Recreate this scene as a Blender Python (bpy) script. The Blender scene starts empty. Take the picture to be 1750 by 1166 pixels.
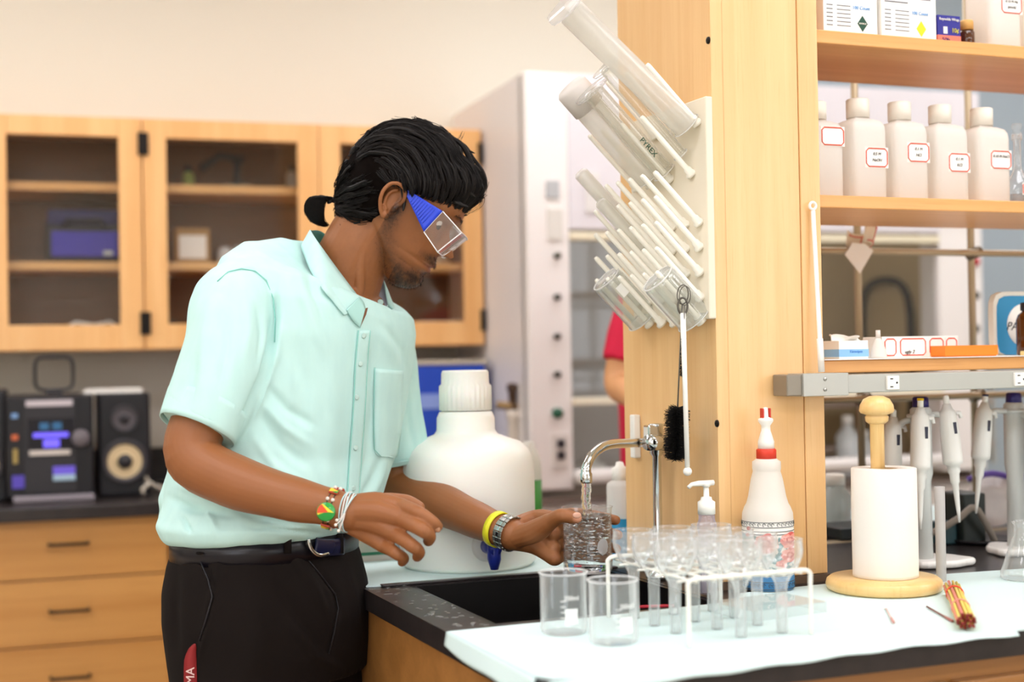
import bpy, bmesh, math, random
import numpy as np
from mathutils import Vector, Matrix, noise
random.seed(7); rng = np.random.default_rng(7)
SC = bpy.context.scene; COL = SC.collection
R = math.radians
# ------------------------------------------------------------------ camera
FPX, PCX, PCY, CAMZ = 2430.0, 875.0, 583.0, 1.26
_roll, _pit = R(1.0), math.atan((610.0-583.0)/2430.0)
_fw = Vector((0, math.cos(_pit), math.sin(_pit)))
_r0 = Vector((1, 0, 0)); _u0 = _r0.cross(_fw)
_rt = _r0*math.cos(_roll) - _u0*math.sin(_roll); _up = _u0*math.cos(_roll) + _r0*math.sin(_roll)
CAM = Vector((0, 0, CAMZ))
cd = bpy.data.cameras.new('camera'); cam = bpy.data.objects.new('camera', cd); COL.objects.link(cam)
M = Matrix.Identity(4)
for i in range(3):
    M[i][0] = _rt[i]; M[i][1] = _up[i]; M[i][2] = -_fw[i]; M[i][3] = CAM[i]
cam.matrix_world = M
cd.sensor_width = 36.0; cd.lens = FPX/1750.0*36.0; cd.clip_start = 0.05
cd.dof.use_dof = True; cd.dof.focus_distance = 2.08; cd.dof.aperture_fstop = 2.3
SC.camera = cam
# ------------------------------------------------------------------ world, exposure
w = bpy.data.worlds.new('world'); SC.world = w; w.use_nodes = True
w.node_tree.nodes['Background'].inputs[0].default_value = (1, .97, .92, 1)
w.node_tree.nodes['Background'].inputs[1].default_value = 0.3
SC.view_settings.view_transform = 'Standard'; SC.view_settings.look = 'None'
SC.view_settings.gamma = 1.0; SC.view_settings.use_curve_mapping = False
SC.view_settings.exposure = 0.42
SC.cycles.max_bounces = 14; SC.cycles.diffuse_bounces = 5; SC.cycles.glossy_bounces = 6
SC.cycles.transmission_bounces = 12; SC.cycles.transparent_max_bounces = 40
SC.cycles.use_denoising = True; SC.cycles.sample_clamp_indirect = 6.0
LIGHT_E = 5.3            # strength of the ceiling diffusers
FILL_E = 2.4              # glow of the unseen panes added behind the camera as fill

# ------------------------------------------------------------------ frames
def ray(px, py): return _fw + _rt*((px-PCX)/FPX) - _up*((py-PCY)/FPX)
def at(px, py, D): return CAM + ray(px, py)*D
def onz(px, py, z):
    d = ray(px, py); return CAM + d*((z-CAMZ)/d.z)
class Frame:
    def __init__(s, o, yaw):
        s.o = Vector(o); s.yaw = yaw
        s.x = Vector((math.cos(yaw), math.sin(yaw), 0)); s.y = Vector((-math.sin(yaw), math.cos(yaw), 0))
    def w(s, x, y, z): return s.o + s.x*x + s.y*y + Vector((0, 0, z))
    def l(s, p):
        q = Vector(p)-s.o; return Vector((q.dot(s.x), q.dot(s.y), q.z))
    def hy(s, px, py, y):
        d = ray(px, py); t = (y-(CAM-s.o).dot(s.y))/d.dot(s.y); return s.l(CAM+d*t)
    def hx(s, px, py, x):
        d = ray(px, py); t = (x-(CAM-s.o).dot(s.x))/d.dot(s.x); return s.l(CAM+d*t)
    def hz(s, px, py, z): return s.l(onz(px, py, z))
A = Frame((-1.1, 4.15, 0), R(18))          # back wall of the room, wall surface at y = 0
ZB = 0.914
_o = onz(628, 1010, ZB)
B = Frame((_o.x, _o.y, 0), R(22))          # island bench, left end at x = 0
# ------------------------------------------------------------------ mesh builder
class MB:
    def __init__(s): s.v = []; s.f = []; s.s = []; s.m = []
    def add(s, vs, fs, smooth=False, mi=0, T=None):
        n = len(s.v)
        for p in vs:
            p = Vector(p)
            s.v.append(T @ p if T is not None else p)
        for f in fs:
            s.f.append([i+n for i in f]); s.s.append(smooth); s.m.append(mi)
        return s
    def box(s, c, d, T=None, mi=0, rz=0):
        x, y, z = d[0]/2, d[1]/2, d[2]/2
        q = Matrix.Rotation(rz, 3, 'Z'); c = Vector(c)
        vs = [c + q @ Vector((a*x, b*y, e*z)) for a in (-1, 1) for b in (-1, 1) for e in (-1, 1)]
        return s.add(vs, [(0, 1, 3, 2), (4, 6, 7, 5), (0, 4, 5, 1), (2, 3, 7, 6), (0, 2, 6, 4), (1, 5, 7, 3)], False, mi, T)
    def bx(s, x0, x1, y0, y1, z0, z1, **k):
        return s.box(((x0+x1)/2, (y0+y1)/2, (z0+z1)/2), (abs(x1-x0), abs(y1-y0), abs(z1-z0)), **k)
    def prism(s, poly, z0, z1, T=None, mi=0, smooth=False):
        n = len(poly)
        vs = [(x, y, z0) for x, y in poly] + [(x, y, z1) for x, y in poly]
        s.add(vs, [tuple(range(n-1, -1, -1)), tuple(range(n, 2*n))], False, mi, T)
        k = len(s.v)-2*n
        for i in range(n):
            j = (i+1) % n
            s.f.append([k+i, k+j, k+n+j, k+n+i]); s.s.append(smooth); s.m.append(mi)
        return s
    def lathe(s, prof, n=32, T=None, mi=0, smooth=True, sx=1, sy=1, squ=0):
        vs = []; fs = []
        for r, z in prof:
            for i in range(n):
                a = 2*math.pi*i/n; ca, sa = math.cos(a), math.sin(a)
                if squ:
                    k = (abs(ca)**squ+abs(sa)**squ)**(-1/squ); ca *= k; sa *= k
                vs.append((r*sx*ca, r*sy*sa, z))
        for j in range(len(prof)-1):
            for i in range(n):
                k = (i+1) % n
                fs.append((j*n+i, j*n+k, (j+1)*n+k, (j+1)*n+i))
        s.add(vs, fs, smooth, mi, T)
        b = len(s.v)-len(vs)
        if prof[0][0] > 1e-5:
            s.f.append([b+i for i in range(n-1, -1, -1)]); s.s.append(False); s.m.append(mi)
        if prof[-1][0] > 1e-5:
            s.f.append([b+(len(prof)-1)*n+i for i in range(n)]); s.s.append(False); s.m.append(mi)
        return s
    def tube(s, pts, r, n=10, caps=True, mi=0, closed=False, T=None, sq=None, ref=None):
        pts = [Vector(p) for p in pts]; m = len(pts)
        rs = list(r) if hasattr(r, '__len__') else [r]*m
        vs = []; fs = []; nrm = None
        for i, p in enumerate(pts):
            a = pts[(i-1) % m] if (closed or i > 0) else p
            b = pts[(i+1) % m] if (closed or i < m-1) else p
            t = (b-a).normalized()
            if nrm is None:
                rf = Vector(ref) if ref is not None else (Vector((0, 0, 1)) if abs(t.z) < .9 else Vector((1, 0, 0)))
                nrm = (rf - t*rf.dot(t)).normalized()
            else:
                nrm = (nrm - t*nrm.dot(t)).normalized()
            bn = t.cross(nrm)
            for j in range(n):
                an = 2*math.pi*j/n
                rr = rs[i]
                if hasattr(rr, '__len__'): off = nrm*(rr[0]*math.cos(an)) + bn*(rr[1]*math.sin(an))
                else: off = (nrm*math.cos(an) + bn*math.sin(an))*rr
                vs.append(p+off)
        for i in range(m if closed else m-1):
            k = (i+1) % m
            for j in range(n):
                l = (j+1) % n
                fs.append((i*n+j, i*n+l, k*n+l, k*n+j))
        s.add(vs, fs, True, mi, T)
        if caps and not closed:
            b = len(s.v)-len(vs)
            s.f.append([b+j for j in range(n-1, -1, -1)]); s.s.append(True); s.m.append(mi)
            s.f.append([b+(m-1)*n+j for j in range(n)]); s.s.append(True); s.m.append(mi)
        return s
    def ball(s, c, r, nu=16, nv=10, mi=0, T=None, rot=None):
        c = Vector(c); r = r if hasattr(r, '__len__') else (r, r, r)
        vs = []; fs = []
        q = rot if rot is not None else Matrix.Identity(3)
        for j in range(nv+1):
            th = math.pi*j/nv
            for i in range(nu):
                a = 2*math.pi*i/nu
                vs.append(c + q @ Vector((r[0]*math.sin(th)*math.cos(a), r[1]*math.sin(th)*math.sin(a), -r[2]*math.cos(th))))
        for j in range(nv):
            for i in range(nu):
                k = (i+1) % nu
                fs.append((j*nu+i, j*nu+k, (j+1)*nu+k, (j+1)*nu+i))
        return s.add(vs, fs, True, mi, T)
    def sheet(s, fn, nu, nv, mi=0, smooth=True, T=None):
        vs = [fn(i/nu, j/nv) for j in range(nv+1) for i in range(nu+1)]
        fs = [(j*(nu+1)+i, j*(nu+1)+i+1, (j+1)*(nu+1)+i+1, (j+1)*(nu+1)+i) for j in range(nv) for i in range(nu)]
        return s.add(vs, fs, smooth, mi, T)
    def mesh(s, name):
        me = bpy.data.meshes.new(name)
        me.from_pydata([tuple(p) for p in s.v], [], s.f)
        me.polygons.foreach_set('use_smooth', s.s); me.polygons.foreach_set('material_index', s.m)
        me.validate(); me.update()
        return me
def tag(o, label=None, cat=None, group=None, kind=None):
    if label: o['label'] = label
    if cat: o['category'] = cat
    if group: o['group'] = group
    if kind: o['kind'] = kind
    return o
def obj(name, mb, mats, parent=None, loc=None, rz=0, bevel=0, seg=2, solid=0, sub=0, label=None, kind=None, weld=False):
    me = mb.mesh(name) if isinstance(mb, MB) else mb
    if not isinstance(mats, (list, tuple)): mats = [mats]
    me.materials.clear()
    for m in mats: me.materials.append(m)
    o = bpy.data.objects.new(name, me); COL.objects.link(o)
    if parent is not None: o.parent = parent
    if loc is not None: o.location = loc
    o.rotation_euler.z = rz
    if weld:
        o.modifiers.new('w', 'WELD').merge_threshold = 1e-5
    if solid:
        m = o.modifiers.new('s', 'SOLIDIFY'); m.thickness = solid; m.offset = 0
    if bevel:
        m = o.modifiers.new('b', 'BEVEL'); m.width = bevel; m.segments = seg; m.limit_method = 'ANGLE'; m.angle_limit = R(40)
        m.harden_normals = False
    if sub:
        m = o.modifiers.new('u', 'SUBSURF'); m.levels = sub; m.render_levels = sub
    if label: o['label'] = label
    if kind: o['kind'] = kind
    return o
def thing(name, label, cat, loc=(0, 0, 0), rz=0, group=None):
    o = bpy.data.objects.new(name, None); COL.objects.link(o); o.empty_display_size = .05
    o.location = loc; o.rotation_euler.z = rz
    return tag(o, label, cat, group)
def kids(o): return [c for c in bpy.data.objects if c.parent == o]
def copy_tree(o, loc=None, rz=None, label=None, parent=None):
    c = o.copy(); COL.objects.link(c)
    if parent is not None: c.parent = parent
    for k in kids(o): copy_tree(k, parent=c)
    if loc is not None: c.location = loc
    if rz is not None: c.rotation_euler.z = rz
    if label: c['label'] = label
    return c
def text(s, size, mat, parent, loc, rot=(0, 0, 0), name='lettering', align='CENTER', depth=.0003, shear=0):
    cu = bpy.data.curves.new('t', 'FONT'); cu.body = s; cu.size = size; cu.align_x = align; cu.align_y = 'CENTER'
    cu.extrude = depth; cu.shear = shear; cu.resolution_u = 3
    t = bpy.data.objects.new('t', cu); COL.objects.link(t)
    bpy.context.view_layer.update()
    me = bpy.data.meshes.new_from_object(t); bpy.data.objects.remove(t)
    o = bpy.data.objects.new(name, me); COL.objects.link(o); me.materials.clear(); me.materials.append(mat)
    o.parent = parent; o.location = loc; o.rotation_euler = rot
    return o
# ------------------------------------------------------------------ materials
def lin(c):
    if isinstance(c, str):
        c = [int(c[i:i+2], 16)/255 for i in (0, 2, 4)]
    return tuple((x/12.92 if x <= .04045 else ((x+.055)/1.055)**2.4) for x in c)+(1,)
def mk(name, col, rough=.5, metal=0, spec=.5, trans=0, ior=1.45, sss=0, emis=0, coat=0, var=None, bump=None, alpha=1, sheen=0):
    m = bpy.data.materials.new(name); m.use_nodes = True; nt = m.node_tree; N = nt.nodes; L = nt.links
    b = N['Principled BSDF']; c = lin(col)
    b.inputs['Base Color'].default_value = c; b.inputs['Roughness'].default_value = rough
    b.inputs['Metallic'].default_value = metal; b.inputs['Specular IOR Level'].default_value = spec
    b.inputs['Transmission Weight'].default_value = trans; b.inputs['IOR'].default_value = ior
    b.inputs['Alpha'].default_value = alpha; b.inputs['Coat Weight'].default_value = coat
    b.inputs['Sheen Weight'].default_value = sheen
    if sss:
        b.inputs['Subsurface Weight'].default_value = sss; b.inputs['Subsurface Radius'].default_value = (.02, .01, .006)
        b.inputs['Subsurface Scale'].default_value = .5
    if emis:
        b.inputs['Emission Color'].default_value = c; b.inputs['Emission Strength'].default_value = emis
    tc = N.new('ShaderNodeTexCoord')
    if var:      # (scale, other colour, stretch)
        mp = N.new('ShaderNodeMapping'); mp.inputs['Scale'].default_value = var[2] if len(var) > 2 else (1, 1, 1)
        nz = N.new('ShaderNodeTexNoise'); nz.inputs['Scale'].default_value = var[0]; nz.inputs['Detail'].default_value = 5
        cr = N.new('ShaderNodeValToRGB'); cr.color_ramp.elements[0].position = .35; cr.color_ramp.elements[1].position = .65
        cr.color_ramp.elements[0].color = c; cr.color_ramp.elements[1].color = lin(var[1])
        L.new(tc.outputs['Object'], mp.inputs[0]); L.new(mp.outputs[0], nz.inputs['Vector']); L.new(nz.outputs[0], cr.inputs[0])
        L.new(cr.outputs[0], b.inputs['Base Color'])
    if bump:     # (scale, strength, distance)
        nz = N.new('ShaderNodeTexNoise'); nz.inputs['Scale'].default_value = bump[0]; nz.inputs['Detail'].default_value = 3
        bp = N.new('ShaderNodeBump'); bp.inputs['Strength'].default_value = bump[1]; bp.inputs['Distance'].default_value = bump[2]
        L.new(tc.outputs['Object'], nz.inputs['Vector']); L.new(nz.outputs[0], bp.inputs['Height']); L.new(bp.outputs[0], b.inputs['Normal'])
    return m
def wood(name, c1, c2, c3, axis='z', rough=.35, dens=1.0):
    m = bpy.data.materials.new(name); m.use_nodes = True; nt = m.node_tree; N = nt.nodes; L = nt.links
    b = N['Principled BSDF']; tc = N.new('ShaderNodeTexCoord'); mp = N.new('ShaderNodeMapping')
    s = {'x': (.5, 14, 14), 'y': (14, .5, 14), 'z': (14, 14, .5)}[axis]
    mp.inputs['Scale'].default_value = [k*dens for k in s]
    n1 = N.new('ShaderNodeTexNoise'); n1.inputs['Scale'].default_value = 1.6; n1.inputs['Detail'].default_value = 6; n1.inputs['Distortion'].default_value = .6
    n2 = N.new('ShaderNodeTexNoise'); n2.inputs['Scale'].default_value = 14; n2.inputs['Detail'].default_value = 3
    L.new(tc.outputs['Object'], mp.inputs[0]); L.new(mp.outputs[0], n1.inputs['Vector']); L.new(mp.outputs[0], n2.inputs['Vector'])
    cr = N.new('ShaderNodeValToRGB'); e = cr.color_ramp.elements
    e[0].position = .32; e[0].color = lin(c2); e[1].position = .66; e[1].color = lin(c1)
    L.new(n1.outputs[0], cr.inputs[0])
    mx = N.new('ShaderNodeMix'); mx.data_type = 'RGBA'; mx.blend_type = 'MIX'
    c2r = N.new('ShaderNodeValToRGB'); c2r.color_ramp.elements[0].position = .56; c2r.color_ramp.elements[1].position = .75
    c2r.color_ramp.elements[1].color = (.45, .45, .45, 1)
    L.new(n2.outputs[0], c2r.inputs[0]); L.new(c2r.outputs[0], mx.inputs['Factor'])
    L.new(cr.outputs[0], mx.inputs['A']); mx.inputs['B'].default_value = lin(c3)
    L.new(mx.outputs['Result'], b.inputs['Base Color']); b.inputs['Roughness'].default_value = rough
    b.inputs['Coat Weight'].default_value = .15; b.inputs['Coat Roughness'].default_value = .25
    return m
def thin(name, tint=(1, 1, 1), edge=(.965, .975, .975), haze=0.0, hcol=(1, 1, 1), rough=.03, refl=1.0, edgehaze=.35):
    # thin-walled clear glass or plastic: transparent, reflecting, whitened towards its edges in place of bright glints
    m = bpy.data.materials.new(name); m.use_nodes = True; nt = m.node_tree; N = nt.nodes; L = nt.links
    N.remove(N['Principled BSDF']); out = N['Material Output']
    lw = N.new('ShaderNodeLayerWeight'); lw.inputs[0].default_value = .5
    tr = N.new('ShaderNodeBsdfTransparent'); gl = N.new('ShaderNodeBsdfGlossy'); gl.inputs['Roughness'].default_value = rough
    mc = N.new('ShaderNodeMix'); mc.data_type = 'RGBA'; L.new(lw.outputs['Facing'], mc.inputs['Factor'])
    mc.inputs['A'].default_value = (*tint, 1); mc.inputs['B'].default_value = (*edge, 1); L.new(mc.outputs['Result'], tr.inputs[0])
    df = N.new('ShaderNodeBsdfDiffuse'); df.inputs[0].default_value = (*hcol, 1)
    tl = N.new('ShaderNodeBsdfTranslucent'); tl.inputs[0].default_value = (*hcol, 1)
    dm = N.new('ShaderNodeMixShader'); L.new(df.outputs[0], dm.inputs[1]); L.new(tl.outputs[0], dm.inputs[2])
    mr = N.new('ShaderNodeMapRange'); mr.inputs['From Min'].default_value = .3; mr.inputs['From Max'].default_value = 1
    mr.inputs['To Min'].default_value = haze; mr.inputs['To Max'].default_value = max(haze, edgehaze); L.new(lw.outputs['Facing'], mr.inputs[0])
    m1 = N.new('ShaderNodeMixShader'); L.new(mr.outputs[0], m1.inputs[0]); L.new(tr.outputs[0], m1.inputs[1]); L.new(dm.outputs[0], m1.inputs[2])
    m2 = N.new('ShaderNodeMixShader'); mu = N.new('ShaderNodeMath'); mu.operation = 'MULTIPLY'; mu.inputs[1].default_value = refl*.55
    pw_ = N.new('ShaderNodeMath'); pw_.operation = 'POWER'; pw_.inputs[1].default_value = 4.5; L.new(lw.outputs['Facing'], pw_.inputs[0]); ad_ = N.new('ShaderNodeMath'); ad_.operation = 'ADD'; ad_.inputs[1].default_value = .07; L.new(pw_.outputs[0], ad_.inputs[0]); L.new(ad_.outputs[0], mu.inputs[0]); L.new(mu.outputs[0], m2.inputs[0]); L.new(m1.outputs[0], m2.inputs[1]); L.new(gl.outputs[0], m2.inputs[2])
    L.new(m2.outputs[0], out.inputs[0])
    return m
def milky(name, col, opac=.8, rough=.35):
    # translucent plastic: part diffuse, part light let through, a little see-through
    m = bpy.data.materials.new(name); m.use_nodes = True; nt = m.node_tree; N = nt.nodes; L = nt.links
    b = N['Principled BSDF']; b.inputs['Base Color'].default_value = lin(col); b.inputs['Roughness'].default_value = rough
    tl = N.new('ShaderNodeBsdfTranslucent'); tl.inputs[0].default_value = lin(col)
    tr = N.new('ShaderNodeBsdfTransparent'); tr.inputs[0].default_value = lin(col)
    m1 = N.new('ShaderNodeMixShader'); m1.inputs[0].default_value = .4
    m2 = N.new('ShaderNodeMixShader'); m2.inputs[0].default_value = opac
    L.new(b.outputs[0], m1.inputs[1]); L.new(tl.outputs[0], m1.inputs[2])
    L.new(tr.outputs[0], m2.inputs[1]); L.new(m1.outputs[0], m2.inputs[2]); L.new(m2.outputs[0], N['Material Output'].inputs[0])
    return m
def matt(name, col, e):
    return mk(name, col, rough=.4, emis=e)
W_CAB = wood('maple_cabinet', 'eebb7c', 'e4aa68', 'd09554', 'z')
W_CABX = wood('maple_cabinet_level', 'eebb7c', 'e4aa68', 'd09554', 'x')
W_DRW = wood('maple_drawer', 'd09854', 'c08644', 'ab7132', 'x')
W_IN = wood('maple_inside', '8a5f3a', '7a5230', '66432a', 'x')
W_PIL = wood('maple_pillar', 'efc48a', 'e8b87c', 'dcaa6a', 'z', dens=1.6)
W_SHF = wood('maple_shelf', 'e6ab68', 'd9994f', 'c98740', 'x')
W_BEN = wood('maple_bench', 'b07a42', '9c6a36', '80552a', 'x')
W_TURN = wood('turned_pine', 'f2cf90', 'eac07a', 'dba860', 'z', rough=.3)
BLACKTOP = mk('epoxy_top', '2a2525', .28, bump=(60, .08, .002), var=(30, '332c2b'))
SINKM = mk('sink_resin', '151212', .3)
BLACK = mk('black_plastic', '17151a', .4); DARK = mk('dark_grey', '2c2a2e', .5); HARD = mk('hardware', '1f1a17', .35, metal=.6)
CHROME = mk('chrome', 'd5d8d8', .12, metal=1); STEEL = mk('steel', 'b9b9b4', .3, metal=1)
WHITEP = mk('white_plastic', 'f3f1ea', .35); WHITE = mk('white_paint', 'efeae6', .45); PAPER = mk('paper', 'f6f3ec', .8)
IVORY = mk('ivory_plastic', 'f2ecd8', .35, sss=.1)
REDL = mk('red_line', 'e2553c', .6); BLUEP = mk('blue_plastic', '1f3fae', .35); INK = mk('ink', '4a4440', .7)
GLASS = thin('lab_glass', (.985, .99, .99), (.965, .975, .975), haze=.05, edgehaze=.5, refl=1.3)
GLASSP = thin('pane_glass', (.93, .93, .92), (.8, .8, .8), haze=.0, edgehaze=.0, refl=.9)
CLEARP = thin('clear_plastic', (.97, .98, .98), (.97, .98, .98), haze=.07, edgehaze=.2)
HDPE = milky('hdpe', 'fbf9f4', .93); HDPEC = milky('hdpe_thin', 'f8f6f2', .82)
# ------------------------------------------------------------------ room shell
WALLM = mk('wall_paint', 'e0dacb', .8, bump=(90, .05, .002)); WALLB = mk('wall_blue_grey', 'a4b0b8', .8, bump=(90, .05, .002))
CEILM = mk('ceiling_tile', 'efece4', .9, bump=(200, .2, .002)); FLOORM = mk('vinyl_floor', 'b7ab9b', .45, var=(8, 'a99d8c'))
def room(name, mb, m): return tag(obj(name, mb, m, loc=A.o, rz=A.yaw), kind='structure')
X0, X1, Y1, HZ = -3.2, 4.4, -6.2, 2.75
XS = A.hy(1180, 60, 0).x
room('wall_back', MB().bx(X0, XS, 0, .1, 0, HZ), WALLM)
room('wall_back_right', MB().bx(XS, X1, 0, .1, 0, HZ), WALLB)  # back wall turns blue-grey from here to the right
room('wall_left', MB().bx(X0-.1, X0, Y1, .1, 0, HZ), WALLM)
room('wall_right', MB().bx(X1, X1+.1, Y1, .1, 0, HZ), WALLM)
room('wall_front', MB().bx(X0, X1, Y1-.1, Y1, 0, HZ), WALLM)
room('floor', MB().bx(X0-.1, X1+.1, Y1-.1, .1, -.1, 0), FLOORM)
room('ceiling', MB().bx(X0-.1, X1+.1, Y1-.1, .1, HZ, HZ+.1), CEILM)
room('baseboard_left', MB().bx(X0, X0+.012, Y1, 0, 0, .1), DARK)
EM = matt('diffuser', 'fbfaff', LIGHT_E)
fix = None
for xx in (-2.4, -.6, 1.2, 3.0):
    for yy in (-1.15, -3.1, -5.05):
        p = A.w(xx, yy, HZ)
        if fix is None:
            fix = thing('ceiling_light', 'recessed fluorescent ceiling panel out of sight above the room', 'light', p, A.yaw, 'ceiling light panels')
            f = MB()
            for (a, b, c, d) in ((-.62, .62, -.32, -.3), (-.62, .62, .3, .32), (-.62, -.6, -.3, .3), (.6, .62, -.3, .3)): f.bx(a, b, c, d, -.03, 0)
            obj('frame', f, WHITE, fix); obj('diffuser', MB().bx(-.6, .6, -.3, .3, -.02, -.005), EM, fix)
        else: copy_tree(fix, p)
# ------------------------------------------------------------------ wall cabinets with glass doors
YC = -.31
def door(parent, xa, xb, za, zb, ga, gb, gza, gzb, y, hinge):
    d = MB(); t = .02
    d.bx(xa, ga, y-t, y, za, zb); d.bx(gb, xb, y-t, y, za, zb); d.bx(ga, gb, y-t, y, za, gza); d.bx(ga, gb, y-t, y, gzb, zb)
    o = obj('door', d, W_CAB, parent, bevel=.002)
    obj('pane', MB().bx(ga-.004, gb+.004, y-.012, y-.008, gza-.004, gzb+.004), GLASSP, o)
    for hz in (za+.07, zb-.07):
        obj('hinge', MB().box((hinge, y-t-.003, hz), (.014, .01, .062)), HARD, o, bevel=.002)
    return o
def wallcab(label, xa, xb, za, zb, shelves, doors):
    c = thing('wall_cabinet', label, 'cabinet', A.w(xa, 0, za), A.yaw, 'glass-door wall cabinets')
    W_, H_ = xb-xa, zb-za; m = MB(); t = .019; yf = YC+.001
    m.bx(0, t, yf, -.002, 0, H_); m.bx(W_-t, W_, yf, -.002, 0, H_); m.bx(t, W_-t, yf, -.002, 0, t); m.bx(t, W_-t, yf, -.002, H_-t, H_)
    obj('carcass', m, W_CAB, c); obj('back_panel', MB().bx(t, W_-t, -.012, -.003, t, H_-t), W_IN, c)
    for sh in shelves: obj('shelf', MB().bx(t, W_-t, YC+.03, -.013, sh-za, sh-za+.022), W_CABX, c)
    for (a, b, ga, gb, gz0, gz1, hg) in doors: door(c, a-xa, b-xa, 0.002, H_-.002, ga-xa, gb-xa, gz0-za, gz1-za, YC, hg-xa)
    return c
yd = YC-.02
ZC0 = A.hy(400, 596, yd).z; ZC1 = A.hy(400, 206, yd).z
xq = lambda px, py=400: A.hy(px, py, yd).x
S1 = A.hy(400, 331, YC+.03).z; S2 = A.hy(400, 462, YC+.03).z
XA0 = xq(-330); XA1 = xq(244.5); XB1 = xq(826)
g0 = A.hy(400, 553, yd).z; g1 = A.hy(400, 240, yd).z
mid = xq(547)
xm = (XA0+XA1)/2
wallcab('maple wall cabinet at left edge with a blue case inside', XA0, XA1, ZC0, ZC1, [S1, S2],
        [(XA0+.002, xm-.001, XA0+.065, xm-.065, g0, g1, XA0+.004), (xm+.001, XA1-.002, xm+.065, xq(204), g0, g1, XA1-.004)])
wallcab('maple wall cabinet behind the man\'s head, between blue case cabinet and hood', XA1, XB1, ZC0, ZC1, [S1, S2],
        [(XA1+.002, mid-.001, xq(286), xq(511), g0, g1, XA1+.01), (mid+.001, XB1-.002, xq(584), xq(792), g0, g1, XB1-.006)])
# things in the wall cabinets
def inA(px, py, y): return A.hy(px, py, y)
def Aloc(px, py, y, z): q = inA(px, py, y); return A.w(q.x, y, z)
s0 = ZC0+.0195; s1 = S2+.0225; s2 = S1+.0225
case = thing('equipment_case', 'blue and black carrying case on the middle shelf of the left cabinet', 'case', Aloc(142, 400, -.15, s1), A.yaw)
obj('body', MB().bx(-.1, .1, -.09, .09, 0, .12), DARK, case, bevel=.012)
obj('front_panel', MB().bx(-.085, .09, -.1, -.088, .015, .085), mk('case_blue', '4038a8', .5), case, bevel=.004)
obj('lid', MB().bx(-.095, .095, -.095, .085, .1, .145), mk('case_blue_dark', '221c50', .5), case, bevel=.01)
obj('handle', MB().tube([(-.05, -.095, .1), (-.045, -.115, .112), (.045, -.115, .112), (.05, -.095, .1)], .006), BLACK, case)
obj('badge', MB().bx(.05, .075, -.103, -.1, .02, .032), STEEL, case, bevel=.001)
meter = thing('bench_meter', 'beige meter box with white cable, bottom of left wall cabinet', 'instrument', Aloc(160, 540, -.16, s0), A.yaw)
obj('body', MB().bx(-.05, .06, -.06, .06, 0, .05), mk('beige_case', 'c9c09a', .5), meter, bevel=.006)
obj('panel', MB().bx(-.02, .03, -.063, -.059, .015, .035), DARK, meter)
obj('cable', MB().tube([(-.085, -.06, .004), (-.08, -.065, .04), (-.05, -.07, .06), (0, -.07, .052), (.04, -.07, .06), (.075, -.06, .04), (.08, -.06, .005)], .004), WHITEP, meter)
sm = thing('small_device', 'small black and grey device beside the beige meter, bottom cabinet shelf', 'instrument', Aloc(25, 545, -.16, s0), A.yaw)
obj('body', MB().bx(-.04, .05, -.04, .04, 0, .035), DARK, sm, bevel=.005); obj('knob', MB().lathe([(.012, 0), (.012, .02), (0, .02)], 16, T=Matrix.Translation((0, -.03, .03))), STEEL, sm)
lamp = thing('microscope_stand', 'dark arm stand on round pale base, top shelf of second wall cabinet', 'stand', Aloc(405, 310, -.16, s2), A.yaw)
obj('base', MB().lathe([(.06, 0), (.06, .008), (.045, .014), (0, .014)], 28), mk('pale_green', '8c9788', .5), lamp)
obj('column', MB().tube([(0, 0, .01), (0, 0, .09)], .01), DARK, lamp); obj('arm', MB().tube([(.02, 0, .09), (-.05, 0, .1), (-.1, 0, .06)], .012), DARK, lamp)
for (px, lb, h, cc) in ((322, 'small green-labelled bottle on the top shelf of second wall cabinet', .06, '9fb060'), (498, 'clear jar at right end of the top shelf, second wall cabinet', .07, 'a9a49a')):
    b = thing('small_bottle', lb, 'bottle', Aloc(px, 310, -.16, s2), A.yaw)
    obj('body', MB().lathe([(.014, 0), (.016, .003), (.016, h*.7), (.009, h*.8), (.009, h)], 20), mk('b'+cc, cc, .3), b); obj('cap', MB().lathe([(.011, h*.86), (.011, h+.008), (0, h+.008)], 16), DARK, b)
bx = thing('cardboard_box', 'tan cardboard box with white label on shelf beside the man\'s shoulder', 'box', Aloc(325, 430, -.16, s1), A.yaw)
obj('body', MB().bx(-.045, .05, -.05, .05, 0, .1), mk('card', 'b08a58', .8), bx, bevel=.002); obj('label', MB().bx(-.035, .04, -.0515, -.0501, .015, .08), PAPER, bx)
for k, (px, r, hh) in enumerate(((385, .022, .05), (410, .024, .055), (436, .022, .06), (452, .026, .04))):
    jar = obj('glass_jar', MB().lathe([(r*.9, 0), (r, .004), (r, hh*.8), (r*.7, hh*.9), (r*.7, hh), (r*.6, hh), (r*.6, hh*.9), (r*.9, hh*.78), (r*.9, .006), (0, .006)], 24), mk('jar%d' % k, 'e8e4e0', .2, trans=.3), loc=Aloc(px, 430, -.17+.02*(k % 2), s1), rz=A.yaw)
    tag(jar, ['leftmost whitish jar beside the tan cardboard box', 'second whitish jar from the tan cardboard box', 'tallest whitish jar, right of two others on cabinet shelf', 'widest low whitish jar, nearest the man\'s shoulder'][k], 'jar', 'whitish jars in the wall cabinet')
for k, px in enumerate((735, 770)):
    jar = obj('foam_cup', MB().lathe([(.03, 0), (.036, .05), (.036, .055), (.033, .055), (.027, .004), (0, .004)], 24), WHITEP, loc=Aloc(px, 540, -.17, s0), rz=A.yaw)
    tag(jar, ['white cup left on the bottom shelf right of the man\'s chin', 'white cup nearest the door stile, bottom shelf'][k], 'cup', 'white cups in the wall cabinet')
roll_ = obj('white_tub', MB().lathe([(.04, 0), (.045, .09), (.048, .09), (.048, .1), (0, .102)], 28), WHITEP, loc=Aloc(745, 430, -.17, s1), rz=A.yaw)
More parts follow.
